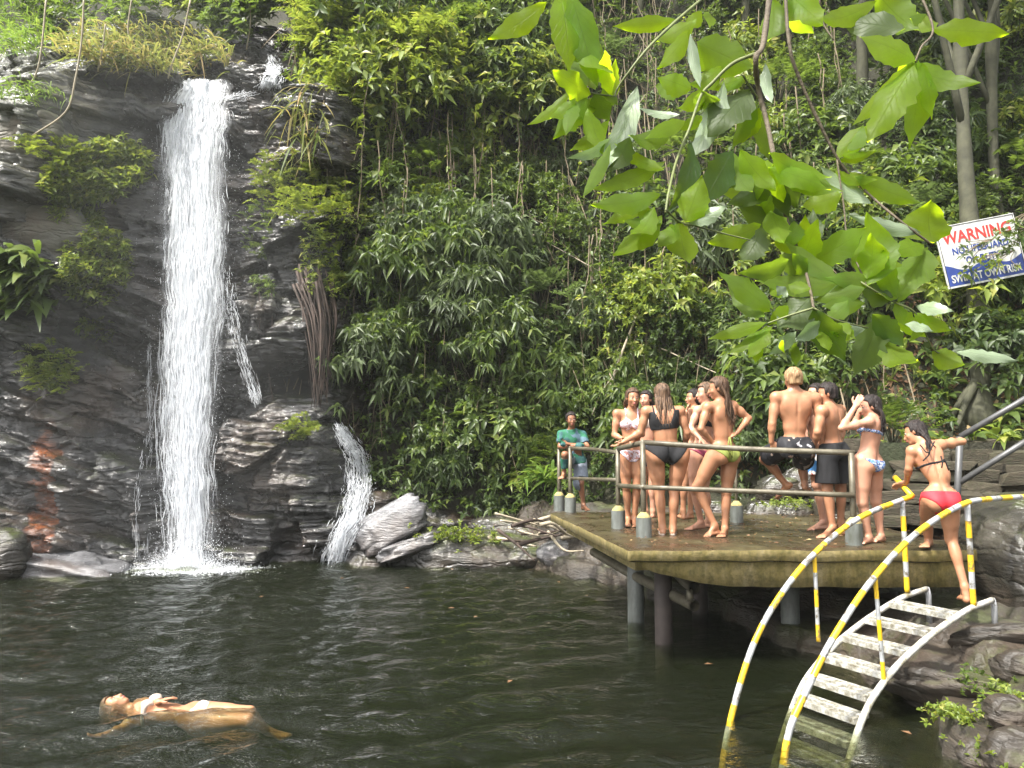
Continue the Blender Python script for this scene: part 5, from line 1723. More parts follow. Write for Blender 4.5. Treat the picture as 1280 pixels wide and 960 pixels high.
# ================================================================== PEOPLE
class Field:
    """a signed distance grid that bodies, clothes and hair are grown from"""
    def __init__(self, lo, hi, h):
        self.lo = np.asarray(lo, float); self.h = h
        self.n = np.maximum(np.ceil((np.asarray(hi) - lo) / h).astype(int) + 1, 4)
        self.F = np.full(self.n, 0.25, np.float32)
        self.ax = [self.lo[k] + h * np.arange(self.n[k]) for k in range(3)]

    def clone(self):
        o = object.__new__(Field); o.lo, o.h, o.n, o.ax = self.lo, self.h, self.n, self.ax; o.F = self.F.copy(); return o

    def box(self, lo, hi, m=0.07):
        i0 = np.clip(np.floor((np.asarray(lo) - m - self.lo) / self.h).astype(int), 0, self.n - 1)
        i1 = np.clip(np.ceil((np.asarray(hi) + m - self.lo) / self.h).astype(int) + 1, 1, self.n)
        sl = tuple(slice(a, b) for a, b in zip(i0, i1))
        P = np.stack(np.meshgrid(*[self.ax[k][sl[k]] for k in range(3)], indexing='ij'), -1)
        return sl, P

    def put(self, sl, d, k, op='u'):
        A = self.F[sl]
        if op == 'u':
            h = np.clip(0.5 + 0.5 * (A - d) / k, 0, 1)
            self.F[sl] = A + (d - A) * h - k * h * (1 - h)
        else:                                    # carve
            h = np.clip(0.5 - 0.5 * (A + d) / k, 0, 1)
            self.F[sl] = A + (-d - A) * h + k * h * (1 - h)

    def cone(self, a, b, ra, rb, k=0.02):
        a, b = np.asarray(a, float), np.asarray(b, float)
        r = max(ra, rb)
        sl, P = self.box(np.minimum(a, b) - r, np.maximum(a, b) + r)
        ba = b - a; L2 = max(ba @ ba, 1e-9)
        t = np.clip(((P - a) @ ba) / L2, 0, 1)
        d = np.linalg.norm(P - a - t[..., None] * ba, axis=-1) - (ra + (rb - ra) * t)
        self.put(sl, d, k)

    def ell(self, c, r, M=None, k=0.02, op='u'):
        c = np.asarray(c, float); r = np.asarray(r, float)
        m = r.max()
        sl, P = self.box(c - m, c + m)
        q = P - c
        if M is not None: q = q @ np.asarray(M).T        # rows of M are the local axes
        k0 = np.linalg.norm(q / r, axis=-1); k1 = np.linalg.norm(q / (r * r), axis=-1) + 1e-9
        self.put(sl, k0 * (k0 - 1) / k1, k, op)

    def grid(self):
        return np.stack(np.meshgrid(*self.ax, indexing='ij'), -1)

    def mesh(self, name, F=None):
        """naive surface nets"""
        F = (self.F if F is None else F)
        F = np.pad(F, 1, constant_values=0.3)
        s = F < 0
        n = np.array(F.shape)
        c = [s[i:n[0] - 1 + i, j:n[1] - 1 + j, k:n[2] - 1 + k] for i in (0, 1) for j in (0, 1) for k in (0, 1)]
        cnt = sum(x.astype(np.int8) for x in c)
        act = (cnt > 0) & (cnt < 8)
        ids = np.argwhere(act)
        if not len(ids): return None
        idx = np.full(act.shape, -1, np.int64); idx[act] = np.arange(len(ids))
        acc = np.zeros((len(ids), 3)); num = np.zeros(len(ids))
        cor = [(i, j, k) for i in (0, 1) for j in (0, 1) for k in (0, 1)]
        val = {q: F[ids[:, 0] + q[0], ids[:, 1] + q[1], ids[:, 2] + q[2]] for q in cor}
        for q in cor:
            for ax in range(3):
                if q[ax]: continue
                p = list(q); p[ax] = 1; p = tuple(p)
                a, b = val[q], val[p]
                m = (a < 0) != (b < 0)
                t = np.where(m, a / np.where(m, a - b, 1), 0)
                pos = np.repeat(np.array(q, float)[None], len(ids), 0); pos[:, ax] += t
                acc[m] += pos[m]; num[m] += 1
        V = self.lo + self.h * (ids - 1 + acc / np.maximum(num, 1)[:, None])
        Q = []
        for ax in range(3):
            u, v = (ax + 1) % 3, (ax + 2) % 3
            sh = [slice(1, -1)] * 3; sh[ax] = slice(0, -1)
            a = s[tuple(sh)]; sh2 = list(sh); sh2[ax] = slice(1, None); b = s[tuple(sh2)]
            e = np.argwhere(a != b)
            off = np.array([1, 1, 1]); off[ax] = 0
            e = e + off
            fl = s[e[:, 0], e[:, 1], e[:, 2]]
            du = np.zeros(3, int); du[u] = 1; dv = np.zeros(3, int); dv[v] = 1
            def I(w): return idx[w[:, 0], w[:, 1], w[:, 2]]
            q = np.stack([I(e - du - dv), I(e - dv), I(e), I(e - du)], 1)
            q[~fl] = q[~fl][:, ::-1]
            Q.append(q)
        Q = np.concatenate(Q)
        Q = Q[(Q >= 0).all(1)]
        return mesh_np(name, V, Q)


def skin_mat(name, col, red=0.12):
    t = NT(name)
    c = t.coords()
    n = t.noise(c, 7, 4, 0.6)
    a = np.array(col)
    cc = t.ramp(n, [(0.3, tuple(a * (0.86, 0.80, 0.78))), (0.7, tuple(np.minimum(a * (1.08, 1.06, 1.05), 1)))])
    b = t.bsdf(cc, 0.42, **{'Subsurface Weight': 0.12, 'Subsurface Radius': (0.02, 0.008, 0.004), 'Specular IOR Level': 0.45})
    return t.done(b)


SK = {'tan': skin_mat('skin_tan', (0.38, 0.190, 0.105)), 'light': skin_mat('skin_light', (0.48, 0.262, 0.175)),
      'warm': skin_mat('skin_warm', (0.40, 0.20, 0.112)), 'brown': skin_mat('skin_brown', (0.27, 0.13, 0.072))}


def hair_mat(name, dark, light):
    t = NT(name)
    n = t.noise(t.coords('Object', (60, 60, 5)), 1.0, 4, 0.6)
    b = t.bsdf(t.ramp(n, [(0.35, dark), (0.7, light)]), 0.55, **{'Specular IOR Level': 0.25})
    t.l(t.bump(n, 0.8, 0.015), b.inputs['Normal'])
    return t.done(b)


HAIR = {'brown': hair_mat('hair_brown', (0.035, 0.020, 0.013), (0.13, 0.075, 0.042)), 'dark': hair_mat('hair_dark', (0.008, 0.006, 0.006), (0.035, 0.025, 0.022)),
        'blond': hair_mat('hair_blond', (0.17, 0.095, 0.045), (0.42, 0.28, 0.15)), 'streak': hair_mat('hair_streaked', (0.045, 0.028, 0.019), (0.19, 0.115, 0.068))}


def cloth(name, col, rough=0.6, pattern=None):
    t = NT(name)
    if pattern is None:
        n = t.noise(t.coords(), 30, 3, 0.6)
        a = np.array(col)
        return t.done(t.bsdf(t.ramp(n, [(0.3, tuple(a * 0.85)), (0.7, tuple(np.minimum(a * 1.12, 1)))]), rough))
    sc, stops = pattern
    v = t.n('ShaderNodeTexVoronoi'); v.inputs['Scale'].default_value = sc
    t.l(t.coords(), v.inputs['Vector'])
    n = t.noise(t.coords(), sc * 0.8, 3, 0.6)
    return t.done(t.bsdf(t.ramp(t.math('ADD', t.math('MULTIPLY', v.outputs['Distance'], 0.6), t.math('MULTIPLY', n, 0.5)), stops, 'CONSTANT'), rough))


CL = {'black': cloth('swim_black', (0.0055, 0.0055, 0.007), 0.85), 'red': cloth('swim_red', (0.58, 0.018, 0.030), 0.7), 'green': cloth('swim_olive', (0.20, 0.235, 0.045), 0.7),
      'navy': cloth('swim_navy', (0.016, 0.022, 0.05), 0.6), 'maroon': cloth('swim_maroon', (0.25, 0.03, 0.07), 0.6), 'white': cloth('white_cloth', (0.48, 0.38, 0.31), 0.8),
      'grey': cloth('grey_shorts', (0.19, 0.22, 0.27), 0.8), 'teal': cloth('teal_shirt', (0, 0, 0), 0.8, (5, [(0, (0.022, 0.085, 0.085)), (0.50, (0.016, 0.12, 0.065)), (0.66, (0.07, 0.13, 0.17))])),
      'pattern': cloth('white_print', (0, 0, 0), 0.6, (40, [(0, (0.30, 0.15, 0.30)), (0.36, (0.60, 0.52, 0.62)), (0.5, (0.72, 0.66, 0.70)), (0.62, (0.45, 0.20, 0.18))])),
      'bluepat': cloth('blue_print', (0, 0, 0), 0.6, (34, [(0, (0.05, 0.12, 0.36)), (0.42, (0.13, 0.26, 0.60)), (0.56, (0.62, 0.66, 0.75)), (0.64, (0.03, 0.06, 0.18))])),
      'floral': cloth('floral_shorts', (0, 0, 0), 0.75, (11, [(0, (0.50, 0.42, 0.36)), (0.30, (0.30, 0.22, 0.18)), (0.36, (0.007, 0.007, 0.010)), (0.74, (0.40, 0.38, 0.40))])),
      'colour': cloth('colour_shorts', (0, 0, 0), 0.75, (9, [(0, (0.55, 0.08, 0.06)), (0.42, (0.70, 0.68, 0.66)), (0.54, (0.05, 0.20, 0.45))]))}
M_EYEW = simple_mat('eye_white', (0.34, 0.29, 0.26), 0.3, 0.02)
M_IRIS = simple_mat('iris_dark', (0.02, 0.014, 0.010), 0.2, 0.1)
M_LIP = simple_mat('lip', (0.42, 0.13, 0.11), 0.4, 0.1)


def orth(u, f):
    u = nrm(u); f = nrm(np.asarray(f, float) - u * np.dot(f, u)); return u, f, np.cross(f, u)      # up, forward, right


def person(label, J, fb, fh, skin='tan', s=1.0, fem=True, hair='brown', hair_len=0.0, clothes=(), up_head=None, bulk=1.0, hair_dir=(0, 0, -1), sandals=False, mouth_open=0.0, hair_w=0.085, feet_flat=True):
    """J: joints in world space. a = the limb to the left in the photo, b = to the right"""
    J = {k: np.asarray(v, float) for k, v in J.items()}
    fb = nrm(fb); fh = nrm(fh)
    pel = (J['ha'] + J['hb']) / 2
    nk = J['nk']; ch = pel + (nk - pel) * 0.68; wa = pel + (nk - pel) * 0.36
    if 'ws' in J: wa = J['ws']
    upc = nrm(nk - wa); rc = nrm(J['sb'] - J['sa']); rc = nrm(rc - upc * np.dot(rc, upc))
    fc = np.cross(upc, rc); fc = fc if np.dot(fc, fb) > 0 else -fc
    upp = nrm(wa - pel); rp = nrm(J['hb'] - J['ha']); rp = nrm(rp - upp * np.dot(rp, upp))
    fp = np.cross(upp, rp); fp = fp if np.dot(fp, fb) > 0 else -fp
    MC = np.stack([rc, fc, upc]); MP = np.stack([rp, fp, upp])
    allp = np.stack(list(J.values()))
    lo, hi = allp.min(0) - 0.20, allp.max(0) + 0.22
    H = 0.0098
    f = Field(lo, hi, H)
    B = bulk * s
    # --- trunk and legs
    shw = np.linalg.norm(J['sb'] - J['sa']) / 2
    f.ell(ch + upc * 0.0 * s, (max(shw * 0.86, 0.115 * B), 0.098 * B * (0.95 if fem else 1.08), 0.175 * s), MC, 0.03)
    f.ell(wa, ((0.112 if fem else 0.125) * B, 0.088 * B, 0.14 * s), MC, 0.05)
    f.ell(pel + upp * 0.03 * s, ((0.148 if fem else 0.138) * B, 0.100 * B, 0.115 * s), MP, 0.05)
    for h in ('ha', 'hb'):
        f.ell(J[h] * 0.8 + pel * 0.2 - fp * 0.055 * B - upp * 0.045 * s, np.array([0.085, 0.078, 0.088]) * B * (1.0 if fem else 0.9), MP, 0.035)
    if fem:
        for sg_ in (-1, 1):
            f.ell(ch + rc * sg_ * shw * 0.45 + fc * 0.075 * B + upc * 0.0 * s, np.array([0.055, 0.050, 0.055]) * B, MC, 0.03)
    else:
        for sg_ in (-1, 1):
            f.ell(ch + rc * sg_ * shw * 0.45 + fc * 0.055 * B + upc * 0.04 * s, np.array([0.075, 0.045, 0.06]) * B, MC, 0.03)
    for sg_ in (-1, 1):                                                   # shoulder blades and the furrow of the spine
        f.ell(ch + rc * sg_ * shw * 0.48 - fc * 0.062 * B + upc * 0.05 * s, np.array([0.052, 0.030, 0.075]) * B * (0.85 if fem else 1.0), MC, 0.04)
    for q in np.linspace(0, 1, 7):
        p = pel + (ch + upc * 0.1 * s - pel) * q
        f.ell(p - (fp * (1 - q) + fc * q) * (0.104 if q > 0.4 else 0.098) * B, np.array([0.012, 0.012, 0.045]) * B, MC, 0.02, 'c')
    f.cone(nk - upc * 0.05 * s, J['hd'], 0.052 * B, 0.050 * B, 0.03)
    for sh in ('sa', 'sb'):
        m2_ = 0.86 if fem else 1.0
        f.cone(nk - upc * 0.005 * s, J[sh] + upc * 0.0, 0.040 * B * m2_, 0.046 * B * m2_, 0.04)
        f.cone(ch + upc * 0.09 * s, J[sh], 0.06 * B, 0.048 * B * m2_, 0.04)
    for c_ in 'ab':
        h, k, a, t_ = J['h' + c_], J['k' + c_], J['n' + c_], J['t' + c_]
        m3_ = 1.06 if fem else 1.0
        f.cone(h, k, 0.088 * B * m3_, 0.056 * B, 0.03)
        f.cone(h + (k - h) * 0.15, h + (k - h) * 0.6, 0.082 * B * m3_, 0.068 * B * m3_, 0.03)
        ax = nrm(a - k)
        fk = nrm(fp - ax * np.dot(fp, ax)) if abs(np.dot(fp, ax)) < 0.95 else nrm(t_ - a)
        tf = nrm(t_ - a); tf = nrm(tf - ax * np.dot(tf, ax))
        f.cone(k, a, 0.048 * B, 0.034 * B, 0.02)
        f.ell(k + (a - k) * 0.30 - tf * 0.016 * B, np.array([0.047, 0.049, 0.115]) * B, np.stack([nrm(np.cross(ax, tf)), tf, -ax]), 0.025)
        f.ell(k + tf * 0.014 * B, np.array([0.042, 0.040, 0.050]) * B, None, 0.02)
        # foot: heel, instep, ball and five toes
        fd = nrm(t_ - a); upf = -ax
        ft = t_ - a
        heel = a - fd * 0.028 * s + ax * 0.035 * s
        ball = a + ft * 0.78
        sd = nrm(np.cross(fd, [0, 0, 1.0])) if abs(fd[2]) < 0.9 else nrm(np.cross(fd, [1.0, 0, 0]))
        if feet_flat:
            heel = np.array([heel[0], heel[1], t_[2] + 0.006]); ball = np.array([ball[0], ball[1], t_[2]])
        f.cone(a, heel, 0.034 * B, 0.030 * s, 0.02)
        f.cone(a + ax * 0.01, ball, 0.033 * B, 0.020 * s, 0.02)
        f.cone(heel, ball + sd * 0.018 * s, 0.026 * s, 0.018 * s, 0.015)
        f.cone(heel, ball - sd * 0.020 * s, 0.026 * s, 0.018 * s, 0.015)
        for i in range(5):
            o = sd * (0.034 - 0.017 * i) * s
            f.cone(ball + o * 0.9, ball + o * 1.1 + fd * (0.050 - 0.006 * i) * s, 0.0125 * s, 0.0105 * s, 0.006)
    trunk = f.clone()
    # --- arms and hands
    for c_ in 'ab':
        sh, el, wr, hd_ = J['s' + c_], J['e' + c_], J['w' + c_], J['f' + c_]
        m_ = 0.92 if fem else 1.08
        f.ell(sh, np.array([0.055, 0.055, 0.058]) * B * (0.78 if fem else 1.0), None, 0.04)
        f.cone(sh, el, 0.046 * B * m_, 0.037 * B * m_, 0.018)
        f.ell(sh + (el - sh) * 0.5, np.array([0.041, 0.041, 0.06]) * B * m_, None, 0.03)
        f.cone(el, wr, 0.036 * B * m_, 0.025 * B, 0.014)
        f.ell(el + (wr - el) * 0.25, np.array([0.038, 0.038, 0.045]) * B * m_, None, 0.02)
        d = nrm(hd_ - wr)
        fore = nrm(wr - el)
        pn = np.cross(d, fore)
        pn = nrm(pn) if np.linalg.norm(pn) > 0.15 else nrm(np.cross(d, fb + np.array([0.01, 0.02, 0.3])))
        sd = nrm(np.cross(d, pn)); pn = np.cross(sd, d)
        palm = wr + d * 0.048 * s
        f.ell(palm, np.array([0.040, 0.017, 0.050]) * s, np.stack([sd, pn, d]), 0.012)
        for i, (o, ln, cu) in enumerate(((-0.030, 0.062, 0.5), (-0.010, 0.076, 0.45), (0.011, 0.070, 0.55), (0.030, 0.054, 0.7))):
            b0 = wr + d * 0.088 * s + sd * o * s
            k1 = b0 + (d + pn * 0.25 * cu) * ln * 0.5 * s
            k2 = k1 + (d * (1 - 0.5 * cu) + pn * cu) * ln * 0.5 * s
            f.cone(b0, k1, 0.0100 * s, 0.0095 * s, 0.004); f.cone(k1, k2, 0.0095 * s, 0.008 * s, 0.003)
        b0 = wr + d * 0.030 * s - sd * 0.030 * s
        k1 = b0 - sd * 0.028 * s + d * 0.026 * s + pn * 0.012 * s
        f.cone(b0, k1, 0.0135 * s, 0.011 * s, 0.006); f.cone(k1, k1 + (d * 0.03 - sd * 0.006 + pn * 0.01) * s, 0.011 * s, 0.009 * s, 0.004)
    # --- head
    hd = J['hd']
    uh = nrm(up_head) if up_head is not None else nrm(hd - nk)
    if up_head is None: uh = nrm(uh * 0.6 + np.array([0, 0, 0.6]))
    uh, fh, rh = orth(uh, fh)
    MH = np.stack([rh, fh, uh])
    q = s * 0.98
    f.ell(hd + uh * 0.022 * q - fh * 0.012 * q, np.array([0.074, 0.092, 0.085]) * q, MH, 0.02)
    f.ell(hd - uh * 0.035 * q + fh * 0.030 * q, np.array([0.060, 0.062, 0.078]) * q, MH, 0.025)
    f.ell(hd - uh * 0.094 * q + fh * 0.066 * q, np.array([0.026, 0.020, 0.018]) * q, MH, 0.02)
    for sg_ in (-1, 1):
        f.ell(hd + rh * sg_ * 0.031 * q + fh * 0.092 * q + uh * 0.006 * q, np.array([0.017, 0.014, 0.011]) * q, MH, 0.012, 'c')
        f.ell(hd + rh * sg_ * 0.040 * q + fh * 0.062 * q - uh * 0.028 * q, np.array([0.022, 0.020, 0.020]) * q, MH, 0.02)
        f.ell(hd + rh * sg_ * 0.076 * q - fh * 0.004 * q - uh * 0.010 * q, np.array([0.010, 0.018, 0.030]) * q, MH, 0.006)
    f.cone(hd + fh * 0.080 * q + uh * 0.008 * q, hd + fh * 0.104 * q - uh * 0.034 * q, 0.0095 * q, 0.0150 * q, 0.012)
    f.ell(hd + fh * 0.085 * q - uh * 0.064 * q, np.array([0.024, 0.012, 0.012]) * q, MH, 0.008)
    base = np.array([pel[0], pel[1], min(J['ta'][2], J['tb'][2]) - 0.02])
    e = empty('person', tuple(base), label, 'person')

    def put(name, me, m_):
        if me is None: return
        me.transform(Matrix.Translation(Vector(-base)))
        return link(name, me, m_, e)
    put('body', f.mesh('body'), SK[skin])
    # --- face details
    for sg_ in (-1, 1):
        c_ = hd + rh * sg_ * 0.031 * q + fh * 0.076 * q + uh * 0.005 * q
        for nm, r_, o_, m_ in (('eye', 0.0105, 0.0005, M_EYEW), ('iris', 0.0075, 0.0048, M_IRIS)):
            mb = MB(); P0 = c_ + fh * o_ * q
            mb.tube([P0 - fh * 0.9 * r_ * q, P0, P0 + fh * 0.55 * r_ * q, P0 + fh * 0.9 * r_ * q], np.array([0.4, 1, 0.8, 0.25]) * r_ * q, 10)
            put(nm, mesh_np(nm, np.concatenate(mb.V), [np.concatenate(mb.T), np.concatenate(mb.Q)]), m_)
        mb = MB(); a0 = hd + rh * sg_ * 0.018 * q + fh * 0.090 * q + uh * 0.024 * q; a1 = hd + rh * sg_ * 0.048 * q + fh * 0.078 * q + uh * 0.026 * q
        mb.tube([a0, (a0 + a1) / 2 + uh * 0.004 + fh * 0.003, a1], [0.004, 0.0045, 0.002], 6)
        put('eyebrow', mesh_np('eyebrow', np.concatenate(mb.V), [np.concatenate(mb.T), np.concatenate(mb.Q)]), HAIR['dark' if hair == 'dark' else 'brown'])
    mb = MB(); L0, L1 = hd - rh * 0.022 * q + fh * 0.086 * q - uh * 0.064 * q, hd + rh * 0.022 * q + fh * 0.086 * q - uh * 0.064 * q
    mb.tube([L0, (L0 + L1) / 2 + fh * 0.011 * q, L1], [0.003, 0.0085 + mouth_open, 0.003], 8)
    put('lips', mesh_np('lips', np.concatenate(mb.V), [np.concatenate(mb.T), np.concatenate(mb.Q)]), M_LIP)
    # --- hair: a cap over the skull plus locks
    hf = Field(hd - 0.18, hd + 0.18, 0.0085)
    hf.ell(hd + uh * 0.030 * q - fh * 0.018 * q, np.array([0.092, 0.112, 0.100]) * q, MH, 0.01)
    hf.ell(hd - uh * 0.03 * q - fh * 0.050 * q, np.array([0.080, 0.066, 0.085]) * q, MH, 0.02)
    G = hf.grid() - hd
    gu, gf, gr = G @ uh, G @ fh, G @ rh
    cut = (gf - (0.028 + np.maximum(gu - 0.064, 0) * 2.8) * q) * 0.7                     # keeps the face clear
    cut = np.maximum(cut, -(gu + (0.085 if hair_len else 0.066) * q))
    cut = np.maximum(cut, np.minimum(gf + 0.012 * q, -(gu + 0.012 * q)) if not hair_len else np.minimum(gf - 0.012 * q, -(gu + 0.0)))
    nz = 0.007 * noise3(G[..., 0] * 60, G[..., 1] * 60, G[..., 2] * 16, 5)
    put('hair', hf.mesh('hair', np.maximum(hf.F + nz, cut).astype(np.float32)), HAIR[hair])
    if hair_len > 0:
        gg = np.random.default_rng(int(abs(hd[0]) * 1000) % 9999)
        hdv = nrm(hair_dir); mb = MB()
        for i in range(46):
            th = gg.uniform(-1.9, 1.9)
            side = math.sin(th); bk = math.cos(th)
            r0 = hd + rh * side * 0.074 * q - fh * (0.035 + 0.055 * max(bk, -0.1)) * q + uh * gg.uniform(-0.03, 0.04) * q
            ln = hair_len * gg.uniform(0.7, 1.05) * (0.75 + 0.25 * max(bk, 0))
            wv = rh * side * (hair_w * gg.uniform(0.6, 1.15)) - fh * (0.070 + 0.03 * max(bk, 0)) * q
            r1 = hd + wv - uh * 0.11 * q
            back = -fc * 0.115 * B
            p2 = r1 + hdv * ln * 0.5 + (ch + back - r1 - hdv * np.dot(ch + back - r1, hdv)) * 0.35 + gg.normal(0, 0.010, 3) + rc * side * 0.02
            p3 = r1 + hdv * ln + (ch + back - r1 - hdv * np.dot(ch + back - r1, hdv)) * 0.55 + gg.normal(0, 0.022, 3) + rc * side * 0.03
            mb.tube(smooth_path([r0, r1, p2, p3], 5), np.concatenate([np.linspace(0.016, 0.013, 6), np.linspace(0.013, 0.002, 10)]) * gg.uniform(0.6, 1.15), 6)
        me = mesh_np('hair_lock', np.concatenate(mb.V), [np.concatenate(mb.T), np.concatenate(mb.Q)])
        o = put('hair_lock', me, HAIR[hair]); o['kind'] = 'stuff'
    # --- clothes
    g0 = trunk.grid()
    pa, pf_, pu = (g0 - pel) @ rp / s, (g0 - pel) @ fp / s, (g0 - pel) @ upp / s
    ca, cf, cu_ = (g0 - ch) @ rc / s, (g0 - ch) @ fc / s, (g0 - ch) @ upc / s
    legdown = []
    for c_ in 'ab':
        h, k = J['h' + c_], J['k' + c_]
        legdown.append(((g0 - h) @ nrm(k - h)) / np.linalg.norm(k - h))
    for cl in clothes:
        kind, m_ = cl[0], CL[cl[1]]
        T_ = trunk.F
        if kind == 'bottom':                       # brief: top band and a leg line that rises to the sides
            top, crotch, rise = (cl[2:] + (0.06, -0.12, 0.95))[:3] if len(cl) < 5 else cl[2:5]
            reg = np.maximum(pu - top, (crotch + np.maximum(np.abs(pa) - 0.035, 0) * rise) - pu)
            put('bikini_bottom' if cl[1] != 'black' else 'swimsuit_bottom', f.mesh('b', np.maximum(np.minimum(T_ - 0.007, 0.25), reg * s).astype(np.float32)), m_)
        elif kind == 'band':                        # strap right round the chest with cups at the front
            z0, hh = cl[2], cl[3]
            cupf = np.where(cf > 0.03, 0.045, 0.0)
            reg = np.maximum(np.abs(cu_ - z0 + cupf * 0.0) - hh - cupf * np.clip(1 - np.abs(np.abs(ca) - 0.065) / 0.07, 0, 1), np.abs(ca) - 0.2)
            put('bikini_top', f.mesh('t', np.maximum(np.minimum(T_ - 0.008, 0.25), reg * s).astype(np.float32)), m_)
        elif kind == 'straps':                      # two shoulder straps
            x0 = cl[2]
            reg = np.maximum(np.abs(np.abs(ca) - x0) - 0.009, -(cu_ + 0.02))
            put('strap', f.mesh('s', np.maximum(np.minimum(T_ - 0.009, 0.25), reg * s).astype(np.float32)), m_)
        elif kind == 'scoop':                       # low cut back of a sports top
            low, hh = cl[2], cl[3]
            topl = low + hh + np.maximum(np.abs(ca) - 0.05, 0) * 2.4
            reg = np.maximum(np.maximum(cu_ - np.minimum(topl, 0.20), low - cu_), np.maximum(np.abs(ca) - 0.17, cu_ - 0.12))
            put('swimsuit_top', f.mesh('s', np.maximum(np.minimum(T_ - 0.008, 0.25), reg * s).astype(np.float32)), m_)
        elif kind == 'shorts':
            top, t1, infl = cl[2], cl[3], cl[4]
            g1 = Field(lo, hi, H)
            g1.ell(pel + upp * 0.03 * s, np.array([0.150, 0.112, 0.115]) * B, MP, 0.03)
            for c_ in 'ab':
                h, k = J['h' + c_], J['k' + c_]
                g1.cone(h - upp * 0.0, h + (k - h) * (t1 + 0.2), 0.100 * B, 0.098 * B + infl, 0.03)
                g1.ell(J['h' + c_] * 0.8 + pel * 0.2 - fp * 0.055 * B - upp * 0.045 * s, np.array([0.092, 0.085, 0.095]) * B, MP, 0.03)
            w_ = 0.008 * noise3(g0[..., 0] * 22, g0[..., 1] * 22, g0[..., 2] * 8, 7)
            leg_end = np.maximum(np.minimum(*legdown) * 0 + np.where(pa < 0, legdown[0], legdown[1]) - t1, -1) * np.linalg.norm(J['ka'] - J['ha'])
            put('shorts', f.mesh('s', np.maximum(np.maximum(g1.F + w_, (pu - top) * s), leg_end).astype(np.float32)), m_)
        elif kind == 'shirt':
            bot = cl[2]
            g1 = f.clone()
            reg = np.maximum(np.maximum(bot - pu, ((g0 - nk) @ upc) / s - 0.012), 0)
            reg = np.maximum(bot - pu, ((g0 - nk) @ upc) / s - 0.025)
            for c_ in 'ab':
                el = J['s' + c_] + (J['e' + c_] - J['s' + c_]) * 0.72
                dd = nrm(J['e' + c_] - J['s' + c_])
                sd_ = ((g0 - el) @ dd)
                near = np.linalg.norm(g0 - el, axis=-1) < 0.22
                reg = np.where(near & (sd_ > 0) & (np.linalg.norm(g0 - J['w' + c_], axis=-1) < 0.4) & (np.abs(ca) > 0.0), np.maximum(reg, sd_ / s), reg)
            armd = np.full(g0.shape[:3], 9.0)
            for c_ in 'ab':
                el, wr = J['s' + c_] + (J['e' + c_] - J['s' + c_]) * 0.75, J['w' + c_]
                for a0, b0 in ((J['e' + c_], wr),):
                    ba = b0 - a0; t__ = np.clip(((g0 - a0) @ ba) / (ba @ ba), 0, 1)
                    armd = np.minimum(armd, np.linalg.norm(g0 - a0 - t__[..., None] * ba, axis=-1) - 0.055 * s)
            w_ = 0.008 * noise3(g0[..., 0] * 14, g0[..., 1] * 14, g0[..., 2] * 9, 7)
            for c_ in 'ab':
                a0, b0 = J['h' + c_] * 0.4 + J['k' + c_] * 0.6, J['k' + c_]
                ba = b0 - a0; t__ = np.clip(((g0 - a0) @ ba) / (ba @ ba), 0, 1.6)
                armd = np.minimum(armd, np.linalg.norm(g0 - a0 - t__[..., None] * ba, axis=-1) - 0.085 * s)
            put('shirt', f.mesh('s', np.maximum(np.maximum(f.F - 0.020 + w_, reg * s), -armd).astype(np.float32)), m_)
        elif kind == 'tie':                         # a cord along given points
            mb = MB(); mb.tube(smooth_path(cl[2], 4), cl[3], 6)
            put('tie', mesh_np('tie', np.concatenate(mb.V), [np.concatenate(mb.T), np.concatenate(mb.Q)]), m_)
    if sandals:
        for c_ in 'ab':
            a, t_ = J['n' + c_], J['t' + c_]
            fd = nrm((t_ - a) * [1, 1, 0]); z0 = t_[2] - 0.018
            mb = MB()
            P = [np.array([*(a - fd * 0.06)[:2], z0]), np.array([*a[:2], z0]), np.array([*(a + fd * 0.12)[:2], z0]), np.array([*(a + fd * 0.20)[:2], z0])]
            mb.tube(P, [0.02, 0.036, 0.042, 0.02], 10)
            me = mesh_np('sandal', np.concatenate(mb.V), [np.concatenate(mb.T), np.concatenate(mb.Q)])
            put('sandal', me, CL['white'])
    return e


def pix(Y0, **kw):
    """joints given as (px, py, depth offset) round the depth Y0"""
    return {k: at_y(v[0], v[1], Y0 + (v[2] if len(v) > 2 else 0.0)) for k, v in kw.items()}


def feet(J, up=0.024, **kw):
    for k, (px, py) in kw.items(): J[k] = at_z(px, py, DZ + up)
    return J


def hand(J):
    for c_ in 'ab':
        if 'f' + c_ not in J: J['f' + c_] = J['w' + c_] + nrm(J['w' + c_] - J['e' + c_]) * 0.1
    return J



def standing(**kw):
    return hand(kw.pop('J'))


# the boy at the far corner, forearms crossed on the rail
J = pix(11.55, hd=(714, 524, -0.05), nk=(714, 538, 0.03), sa=(703, 543, 0.05), sb=(727, 544, 0.05), ea=(700, 558, -0.05), eb=(734, 558, -0.08), wa=(718, 557, -0.22), wb=(709, 555, -0.20), fa=(726, 555, -0.22), fb=(702, 551, -0.22),
        ha=(713, 577, 0.12), hb=(726, 577, 0.12), ka=(706, 568, -0.22), kb=(726, 604, 0.02), na=(705, 591, -0.10), nb=(729, 630, 0.06), ta=(701, 597, -0.24), tb=(735, 637, -0.10))
person('boy in a teal shirt leaning folded arms on the corner rail', J, (0.1, -1, 0), (0.15, -1, -0.05), 'brown', 0.92, False, 'dark', 0, (('shirt', 'teal', -0.02), ('shorts', 'grey', 0.12, 0.78, 0.03)))

